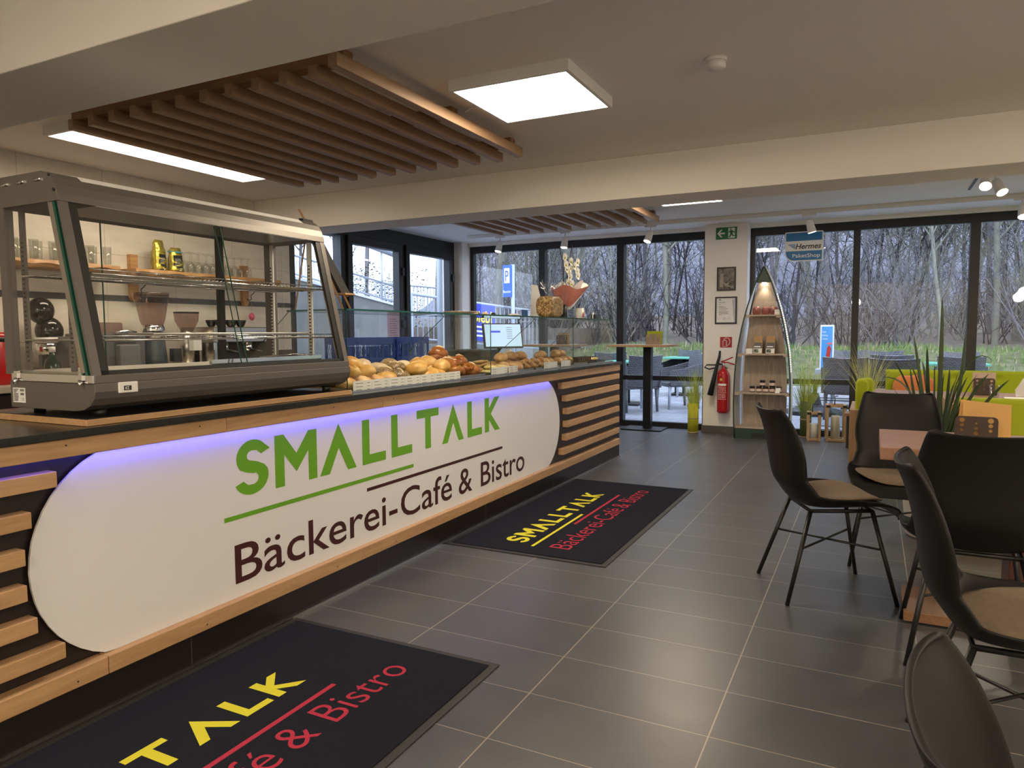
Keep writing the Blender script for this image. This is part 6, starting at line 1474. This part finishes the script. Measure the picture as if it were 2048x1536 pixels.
# ------------------------------------------------------------------ outside: terrace, bank, wood
struct(B(-30,30,9.2,19.0,-.20,-.02), 'terrace_paving', M['paving'], origin=(0,0,0))
M['turf'] = plain('bank_soil_and_moss', (.125,.125,.065), 1.0, var=.75, scale=4, bump=1, bscale=30, spec=.1)
M['litter'] = plain('leaf_litter', (.17,.14,.115), 1.0, var=.7, scale=6, bump=1, bscale=20, spec=.1)
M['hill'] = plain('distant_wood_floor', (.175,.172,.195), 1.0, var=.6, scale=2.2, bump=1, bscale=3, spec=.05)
def terrain(x0, x1, y0, y1, nx, ny, fn, name, mt):
    vs = []; 
    for j in range(ny+1):
        for i in range(nx+1):
            x = x0+(x1-x0)*i/nx; y = y0+(y1-y0)*j/ny; vs.append((x, y, fn(x, y)))
    m = MB().add(vs, [(j*(nx+1)+i, j*(nx+1)+i+1, (j+1)*(nx+1)+i+1, (j+1)*(nx+1)+i) for j in range(ny) for i in range(nx)], 0, True)
    return struct(m, name, mt, origin=(0,0,0), fixn=False)
def bank(x, y):
    t_ = max(0, min(1, (y-17.2)/3.6)); s = t_*t_*(3-2*t_); return -.03 + .78*s + .08*noise.noise(Vector((x*.6, y*.6, 0)))*s
def ground(x, y):
    if y < 21: return bank(x, y)
    f_ = (y-21)
    return .75 + .03*f_ + max(0, y-44)*.29*max(0, min(1, (x/y+.66)/.10)) + max(0, -x-8)*.03 + .25*noise.noise(Vector((x*.15, y*.15, 3)))
terrain(-30, 34, 17.0, 21.2, 90, 14, bank, 'grass_bank', M['turf'])
terrain(-90, 90, 21.0, 46, 60, 30, ground, 'woodland_floor', M['litter'])
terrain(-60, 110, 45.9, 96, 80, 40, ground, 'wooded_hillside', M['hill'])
# tufts of grass along the bank: nobody could count these
m = MB(); r = random.Random(2)
for i in range(5200):
    x = r.uniform(-7.7, 11); y = 21.2 - 2.6*r.random()**1.6; z = bank(x, y)-.02; h = r.uniform(.06,.22)*(1 if y > 18.6 else .5); a = r.uniform(0,PI); dx, dy = math.cos(a)*.02, math.sin(a)*.02
    m.add([(x-dx,y-dy,z),(x+dx,y+dy,z),(x+r.uniform(-.05,.05),y+r.uniform(-.04,.04),z+h)], [(0,1,2)], 0 if r.random() < .8 else 1)
tag(m.build('bank_grass', [plain('fresh_grass', (.12,.20,.04), .8, var=.4, scale=5), plain('dry_grass', (.34,.30,.16), .9, var=.3)], origin=(0,0,0), fixn=False), 'fresh green grass growing on the bank beyond the terrace', 'grass', kind='stuff')

# trees
M['bark'] = plain('grey_bark', (.17,.155,.16), .95, var=.45, scale=3, bump=.8, bscale=14, spec=.1)
M['bark2'] = plain('mossy_bark', (.22,.21,.16), .95, var=.45, scale=3, bump=.8, bscale=14, spec=.1)
M['barkd'] = plain('dark_bark', (.045,.04,.042), .95, var=.4, scale=3, bump=.8, bscale=14, spec=.1)
def tree_mesh(seed, H, r0, levels, mt, bush=False, twig=1.0, straight=.12):
    r = random.Random(seed); m = MB()
    def branch(p, d, L_, rad, lv):
        n = 7 if lv == 0 else (5 if lv == 1 else 3); seg = 9 if lv == 0 else (5 if lv == 1 else 3); pts = [p]; rs = [rad]; q = p.copy(); dd = d.copy()
        for i in range(seg):
            dd = (dd + Vector((r.uniform(-1,1), r.uniform(-1,1), r.uniform(-.4,.9)))*(straight if lv == 0 else .28)).normalized()
            q = q + dd*L_/seg; pts.append(q.copy()); rs.append(max(rad*(1-.85*(i+1)/seg), .0065))
        m.tube(pts, rs, n, caps=False)
        if lv < levels:
            nb = (32 if lv == 0 else (7 if lv == 1 else 5)); nb = int(nb*twig)
            for _ in range(nb):
                t_ = r.uniform(.22 if (lv == 0 and not bush) else .1, 1.0); i = min(int(t_*seg), seg-1); bp = pts[i].lerp(pts[i+1], t_*seg-i)
                a = r.uniform(0, 2*PI); base = (pts[i+1]-pts[i]).normalized(); sd = base.orthogonal().normalized(); sd.rotate(Matrix.Rotation(a, 3, base))
                nd = (base*r.uniform(.3,.9) + sd*r.uniform(.6,1.1) + Vector((0,0,.25))).normalized()
                branch(bp, nd, L_*r.uniform(.22,.45)*(1-.45*t_), max(rs[i]*.42, .0065), lv+1)
    if bush:
        for _ in range(9): branch(Vector((r.uniform(-.3,.3), r.uniform(-.3,.3), 0)), Vector((r.uniform(-.7,.7), r.uniform(-.7,.7), 1)).normalized(), H*r.uniform(.6,1), r0, 1)
    else: branch(Vector((0,0,-.2)), Vector((r.uniform(-.08,.08), r.uniform(-.08,.08), 1)).normalized(), H, r0, 0)
    return m
protoT = []
for i, (H, r0, mt, st) in enumerate(((15,.095,'bark',.06),(13,.06,'barkd',.08),(17,.12,'bark2',.07),(11,.045,'barkd',.12),(12,.07,'bark2',.16))):
    o = tree_mesh(30+i, H, r0, 3, mt, straight=st).build('winter_tree', M[mt], origin=(0,0,0), fixn=False); protoT.append(o)
protoB = []
for i, (H, mt) in enumerate(((4.6,'bark'),(3.4,'barkd'),(6.0,'bark2'))):
    o = tree_mesh(60+i, H, .022, 3, mt, bush=True, twig=.9).build('bare_shrub', M[mt], origin=(0,0,0), fixn=False); protoB.append(o)
used = set()
def plant(pool, k, x, y, rz, s, lb, gp, cat):
    o = pool[k]
    if (id(pool), k) in used: o = o.copy(); C.objects.link(o)
    used.add((id(pool), k)); o.location = (x, y, ground(x, y)-.05); o.rotation_euler = (0,0,rz); o.scale = (s,s,s); return tag(o, lb, cat, gp)
r = random.Random(77)
# individually placed front trees (bearing and distance read off the view)
for (k, x, y, s, lb) in ((2,-5.9,22.5,.8,'thick leaning pale trunk seen through the pane left of the column'),(0,-4.9,23.5,.9,'second leaning trunk just right of the thick pale one'),(0,-1.25,22.5,1.0,'straight grey trunk seen under the parcel shop sign'),(3,-2.0,21.8,1.0,'thin forked trunk left of the straight grey trunk'),
                         (4,1.6,22.0,.9,'crooked mossy tree in the middle of the right window'),(1,.9,23.0,.9,'dark slim tree left in the middle pane of the right window'),(2,5.2,22.0,.85,'stout trunk seen in the rightmost window pane'),(0,6.6,23.0,.8,'tall trunk at the right edge of the rightmost pane'),(3,4.3,24.0,1.0,'thin trunk beside the right window mullion'),(4,-8.9,22.5,.7,'mossy trunk behind the orchid'),(2,-11.5,21.5,.9,'broad trunk behind the blue parking sign')):
    plant(protoT, k, x, y, r.uniform(0,6), s, lb, None, 'tree')
cnt = 0
while cnt < 180:
    y = 24.5 + 36*(r.random()**.8); x = (r.uniform(-.64, .50))*y
    zn = 'through the far left windows' if x/y < -.42 else ('through the panes left of the white column' if x/y < -.2 else ('beyond the blue shop sign' if x/y < .0 else 'through the right hand window panes')); nf = 'near' if y < 34 else 'far'; plant(protoT, r.randrange(5), x, y, r.uniform(0, 6.28), r.uniform(.8, 1.15), 'bare winter tree in the %s wood, seen %s' % (nf, zn) if 'beyond' not in zn else 'bare winter tree in the %s wood %s' % (nf, zn), 'bare trees, %s, %s' % (nf, zn), 'tree'); cnt += 1
cnt = 0
while cnt < 140:
    y = 21.3 + 12*(r.random()**1.2); x = (r.uniform(-.60, .50))*y
    zn = 'left of the white column' if x/y < -.2 else ('beyond the blue shop sign' if x/y < 0 else 'beyond the lime benches'); plant(protoB, r.randrange(3), x, y, r.uniform(0, 6.28), r.uniform(.6, 1.1), 'leafless tangled shrub at the wood edge, seen ' + zn, 'bare shrubs ' + zn, 'shrub'); cnt += 1
# left side: trees and a hedge beyond the concrete wall
for i in range(36):
    x = -r.uniform(13.5, 34); y = r.uniform(6, 20.5)*1.0 + 3
    o = protoT[i % 5].copy(); C.objects.link(o); o.location = (x, y, 1.4); o.rotation_euler = (0,0,r.uniform(0,6)); s = r.uniform(.7,1.1); o.scale = (s,s,s); tag(o, 'bare tree on the slope behind the concrete retaining wall', 'tree', 'trees behind the retaining wall')
struct(B(-40,-8.25,2,30,-.2,1.35), 'upper_ground', M['litter'], origin=(0,0,0))
# concrete wall with sloping top, railing
M['concrete'] = plain('weathered_concrete', (.17,.168,.155), .9, var=.35, scale=2.5, bump=.4, bscale=30)
m = MB().prism([(5.5,-.2),(11.6,-.2),(11.6,1.66),(5.5,2.45)], -8.25, -8.0, lambda a, b, d: (d, a, b)).box(-8.25,-8.0,11.6,19,-.2,1.0)
struct(m, 'retaining_wall', M['concrete'])
m = MB().prism([(5.5,2.45),(11.6,1.66),(11.6,1.70),(5.5,2.49)], -8.28, -7.97, lambda a, b, d: (d, a, b)); struct(m, 'wall_coping', plain('pale_coping', (.6,.6,.62), .7))
struct(B(-30,-5.56,4.0,9.2,-.20,-.02), 'side_path', M['paving'], origin=(0,0,0))
t = thing('sloping_railing', 'galvanised railing with upright bars on the sloping concrete wall', 'railing', (-8.12,8.5,1.7)); M['galv'] = plain('galvanised_steel', (.38,.41,.46), .5, metal=.3, var=.1)
zt = lambda y: 2.49-(y-5.5)*.1295
MB().tube([(-8.12,5.5,zt(5.5)+.95),(-8.12,11.5,zt(11.5)+.95)], .05, 8).build('handrail', M['galv'], t); MB().tube([(-8.12,5.5,zt(5.5)+.36),(-8.12,11.5,zt(11.5)+.36)], .018, 6).build('middle_rail', M['galv'], t); MB().tube([(-8.12,5.5,zt(5.5)+.07),(-8.12,11.5,zt(11.5)+.07)], .018, 6).build('lower_rail', M['galv'], t)
y = 5.6; k_ = 0
while y < 11.5:
    if k_ % 13 == 0: MB().tube([(-8.12,y,zt(y)),(-8.12,y,zt(y)+.95)], .018, 6).build('post', M['galv'], t)
    else: MB().tube([(-8.12,y,zt(y)+.07),(-8.12,y,zt(y)+.36)], .007, 5, caps=False).build('bar', M['galv'], t)
    y += .10; k_ += 1
t = thing('stair_railing', 'upright barred fence in front of the dark hedge beyond the right glass door', 'railing', (-9.2,13.3,1.3))
MB().tube([(-9.2,12.0,1.32),(-9.2,14.6,1.32)], .02, 6).build('bottom_rail', M['galv'], t); MB().tube([(-9.2,12.0,2.28),(-9.2,14.6,2.28)], .02, 6).build('top_rail', M['galv'], t)
for i in range(20): MB().tube([(-9.2,12.05+i*.135,1.32),(-9.2,12.05+i*.135,2.28)], .012, 5, caps=False).build('bar', M['galv'], t)
struct(B(-9.4,-9.1,11.6,14.8,-.2,1.30), 'retaining_wall', M['concrete'])
m = MB(); rr = random.Random(4)
for i in range(5200):
    x = rr.uniform(-11.2,-9.9); y = rr.uniform(12.0,15.2); z = rr.uniform(1.3,2.6+.25*math.sin(y*3)); a = rr.uniform(0,6.28); s_ = .05; e = Vector((math.cos(a),math.sin(a),rr.uniform(-.5,.5)))*s_; f2 = Vector((-math.sin(a),math.cos(a),rr.uniform(-.5,.5)))*s_*.5; p = Vector((x,y,z)); m.add([p-f2,p+e,p+f2,p-e*.3], [(0,1,2,3)])
tag(m.build('evergreen_hedge', plain('dark_hedge', (.035,.06,.025), .8, var=.5, scale=2), fixn=False), 'dark evergreen hedge behind the barred fence', 'hedge')
# banner railing and parking sign beyond the far left window
t = thing('ramp_railing', 'grey ramp railing beyond the far left window carrying a banner', 'railing', (-7.2,13,1))
f3 = lambda y: 1.98-(y-11.5)*.075
MB().tube([(-7.95,11.5,f3(11.5)),(-6.9,15.4,f3(15.4))], .03, 8).build('handrail', M['galv'], t); MB().tube([(-7.95,11.5,f3(11.5)-.85),(-6.9,15.4,f3(15.4)-.85)], .02, 6).build('lower_rail', M['galv'], t)
for i in range(30):
    v = i/29; y = 11.5+3.9*v; x = -7.95+1.05*v; MB().tube([(x,y,f3(y)-.85),(x,y,f3(y))], .010, 5, caps=False).build('bar', M['galv'], t)
for v in (0,.5,1): y = 11.5+3.9*v; x = -7.95+1.05*v; MB().tube([(x,y,-.05),(x,y,f3(y))], .028, 6).build('post', M['galv'], t)
t = thing('advertising_banner', 'blue and yellow advertising banner tied on the ramp railing', 'banner', (-7.4,13.6,1.1))
def bf(u, v, d=0): y = 12.75+u*.95; x = -7.95+1.05*(y-11.5)/3.9+.05+d; return (x, y, f3(y)-.02-.78*(1-v))
MB().add([bf(0,0),bf(1,0),bf(1,1),bf(0,1)], [(0,1,2,3)]).build('sheet', plain('banner_blue', (.015,.035,.40), .5), t, fixn=False)
m = MB(); text(m, 'Biebl', .30, .88, .52, .30, lambda u, v: bf(u, v, .012), bold=.02); m.add([bf(.02,.10,.01),bf(.14,.0,.01),bf(.30,.85,.01),bf(.20,.95,.01)], [(0,1,2,3)]); m.build('yellow_print', plain('banner_yellow', (.85,.62,.03), .5), t, fixn=False)
m = MB(); m.add([bf(.0,.45,.011),bf(.10,.40,.011),bf(.16,.80,.011),bf(.08,.85,.011)], [(0,1,2,3)]); [m.add([bf(.30,.36-.12*q,.011),bf(.85-.1*q,.36-.12*q,.011),bf(.85-.1*q,.41-.12*q,.011),bf(.30,.41-.12*q,.011)], [(0,1,2,3)]) for q in range(3)]; m.build('white_print', M['wp'], t, fixn=False)
t = thing('parking_sign', 'blue parking sign with white P on a pole beyond the far left window', 'road sign', (-7.1,14,0))
MB().tube([(-7.02,14,-.05),(-7.02,14,2.70)], .045, 10).build('pole', M['galv'], t)
pn = B(-7.24,-7.02,13.94,13.955,2.00,2.69).build('panel', plain('parking_blue', (.04,.12,.55), .4), t)
MB().box(-7.20,-7.07,13.935,13.94,2.30,2.62).build('white_field', M['wp'], pn); m = MB(); text(m, 'P', -7.175, -7.095, 2.345, .22, pl(13.933), bold=.01); m.build('letter', plain('parking_blue', (.04,.12,.55), .4), pn, fixn=False)
m = MB(); text(m, 'Besucher', -7.225, -7.035, 2.09, .055, pl(13.934), bold=.01); m.build('lettering', M['wp'], pn, fixn=False)
tag(B(-5.62,-5.50,9.35,9.47,-.05,3.0).build('downpipe', M['galv'], bevel=.01), 'pale square post outside the far left window corner', 'post')
tag(MB().tube([(-5.75,9.05,-.05),(-5.75,9.05,2.9)], .05, 10).build('downpipe', M['galv']), 'round grey downpipe outside the right glass door', 'pipe')
struct(B(XL-1.0,XR+2,9.13,9.5,2.62,2.72), 'eaves', M['galv'])

# terrace furniture
def wicker_chair(label, loc, rz, gp=None):
    t = thing('wicker_chair', label, 'outdoor chair', (0,0,0)); g = M['wicker']
    MB().add([(-.28,-.26,.43),(.28,-.26,.43),(.28,.27,.43),(-.28,.27,.43),(-.28,-.26,.36),(.28,-.26,.36),(.28,.27,.36),(-.28,.27,.36)], [(0,1,2,3),(7,6,5,4),(0,4,5,1),(1,5,6,2),(2,6,7,3),(3,7,4,0)]).build('seat', g, t, local=True, bevel=.01)
    m = MB(); vs = []; n = 10
    for j in range(6):
        v = j/5
        for i in range(n+1):
            u = -1+2*i/n; vs.append((u*(.26+.03*v), -.27-.10*v-.03*(1-u*u), .40+(.47+.02*u*u)*v))
    m.add(vs, [(j*(n+1)+i, j*(n+1)+i+1, (j+1)*(n+1)+i+1, (j+1)*(n+1)+i) for j in range(5) for i in range(n)]); o = m.build('backrest', g, t, local=True); s = o.modifiers.new('thick', 'SOLIDIFY'); s.thickness = .03
    for s_ in (-1,1):
        MB().add([(s_*.28,-.30,.38),(s_*.29,.24,.38),(s_*.29,.26,.62),(s_*.29,.0,.66),(s_*.285,-.33,.74),(s_*.31,-.30,.38),(s_*.32,.24,.38),(s_*.32,.26,.62),(s_*.32,.0,.66),(s_*.315,-.33,.74)], [(0,1,2,3,4),(9,8,7,6,5),(0,5,6,1),(1,6,7,2),(2,7,8,3),(3,8,9,4),(4,9,5,0)]).build('arm_panel', g, t, local=True)
    for sx in (-1,1):
        for sy in (-1,1): MB().tube([(sx*.26,sy*.23,.37),(sx*.27,sy*.25,0)], [.028,.020], 8).build('leg', M['galv'] if sy > 0 else g, t, local=True)
    t.location = loc; t.rotation_euler = (0,0,rz); return t
wc = wicker_chair('grey wicker chair close behind the window, left of the standing table pole', (-3.35,10.95,-.02), .8)
for (x, y, rz, lb) in ((-2.85,11.7,2.2,'grey wicker chair right behind the standing table pole'),(-4.3,12.6,.3,'grey wicker chair behind the nearer green table'),(-3.4,13.9,2.6,'grey wicker chair beside the farther green table'),(-2.5,14.6,1.0,'grey wicker chair farthest back on the left terrace'),(-2.0,13.2,3.0,'grey wicker chair right of the green tables on the left terrace'),
                       (.26,10.75,0,'grey wicker chair right outside behind the lime bench, backrest toward the window'),(.27,12.4,0,'second grey wicker chair in the row behind the lime bench'),(.20,13.9,PI,'third grey wicker chair in the row, facing the window'),(-.28,11.1,-.12,'grey wicker chair beside the blue poster stand'),(-.35,14.2,PI,'grey wicker chair behind the window mullion, facing the window'),
                       (1.10,11.9,0,'grey wicker chair behind the tall potted plant'),(1.30,13.6,PI,'grey wicker chair farthest right on the terrace')):
    dup(wc, (x, y, -.02), rz, label=lb)
M['mint'] = plain('mint_table_top', (.12,.42,.28), .3, var=.05)
def gtable(x, y, label, s=.75):
    t = thing('terrace_table', label, 'outdoor table', (x, y, -.02)); B(x-s/2,x+s/2,y-s/2,y+s/2,.70,.73).build('tabletop', M['mint'], t, bevel=.004); MB().tube([(x,y,.0),(x,y,.70)], .035, 8).build('column', M['blackmetal'], t); B(x-.25,x+.25,y-.25,y+.25,-.02,.01).build('foot', M['blackmetal'], t)
gtable(-3.75,11.9,'mint green table nearest behind the standing table on the left'); gtable(-3.3,14.7-.6,'mint green table farther back on the left terrace'); gtable(.24,13.15,'mint green table between the wicker chairs on the right terrace',.8); gtable(-.25,12.75,'mint green table beside the blue poster stand',.7); gtable(1.15,12.75,'mint green table behind the tall potted plant',.8)
t = thing('poster_stand', 'tall light blue poster stand on the terrace beyond the window', 'poster stand', (-.63,12.4,0))
B(-.745,-.545,12.40,12.44,.62,1.32).build('frame', M['white'], t, bevel=.004); po = B(-.725,-.565,12.395,12.40,.645,1.295).build('poster', plain('sky_blue_poster', (.03,.28,.60), .4, var=.1, scale=4), t)
MB().prism([(-.66,.80),(-.60,.78),(-.58,.95),(-.61,1.0),(-.64,.97)], 12.392, 12.395, lambda a, b, d: (a, d, b)).build('red_figure', M['red'], po)
m = MB()
for q in range(3): text(m, ('Gute','Erholung','wünschen')[q], -.715, -.66+.025*(q > 0), 1.20-.055*q, .024, pl(12.392), bold=.01)
m.build('white_lettering', M['wp'], po, fixn=False); MB().box(-.64,-.57,12.391,12.394,1.01,1.04).build('red_strip', plain('coral', (.7,.12,.12), .5), po)
B(-.80,-.50,12.25,12.6,.55,.62).box(-.66,-.63,12.40,12.43,.0,.56).build('stand_pole', M['galv'], t); B(-.85,-.42,12.2,12.65,-.02,.03).build('foot', M['galv'], t)
t = thing('parasol_base', 'black square parasol base on the terrace below the poster stand', 'parasol base', (-.75,11.6,0)); MB().lathe([(.42,-.02),(.42,.04),(.10,.12),(.05,.30)], (-.75,11.6,0), 8, smooth=False).build('weight', M['black'], t); MB().tube([(-.75,11.6,.3),(-.75,11.6,.5)], .03, 8).build('tube', M['blackmetal'], t)
t = thing('wire_plant_rack', 'thin black wire rack standing outside behind the lanterns', 'wire rack', (-.5,9.7,0)); m = MB()
for z in (.02,.38): m.tube([(-.75,9.5,z),(-.22,9.5,z),(-.22,9.85,z),(-.75,9.85,z)], .006, 5, closed=True)
for x in (-.75,-.22):
    for y in (9.5,9.85): m.tube([(x,y,-.02),(x,y,.38)], .006, 5)
m.tube([(-1.05,9.6,.28),(-.22,9.6,.30)], .004, 5).build('wire_frame', M['blackmetal'], t)
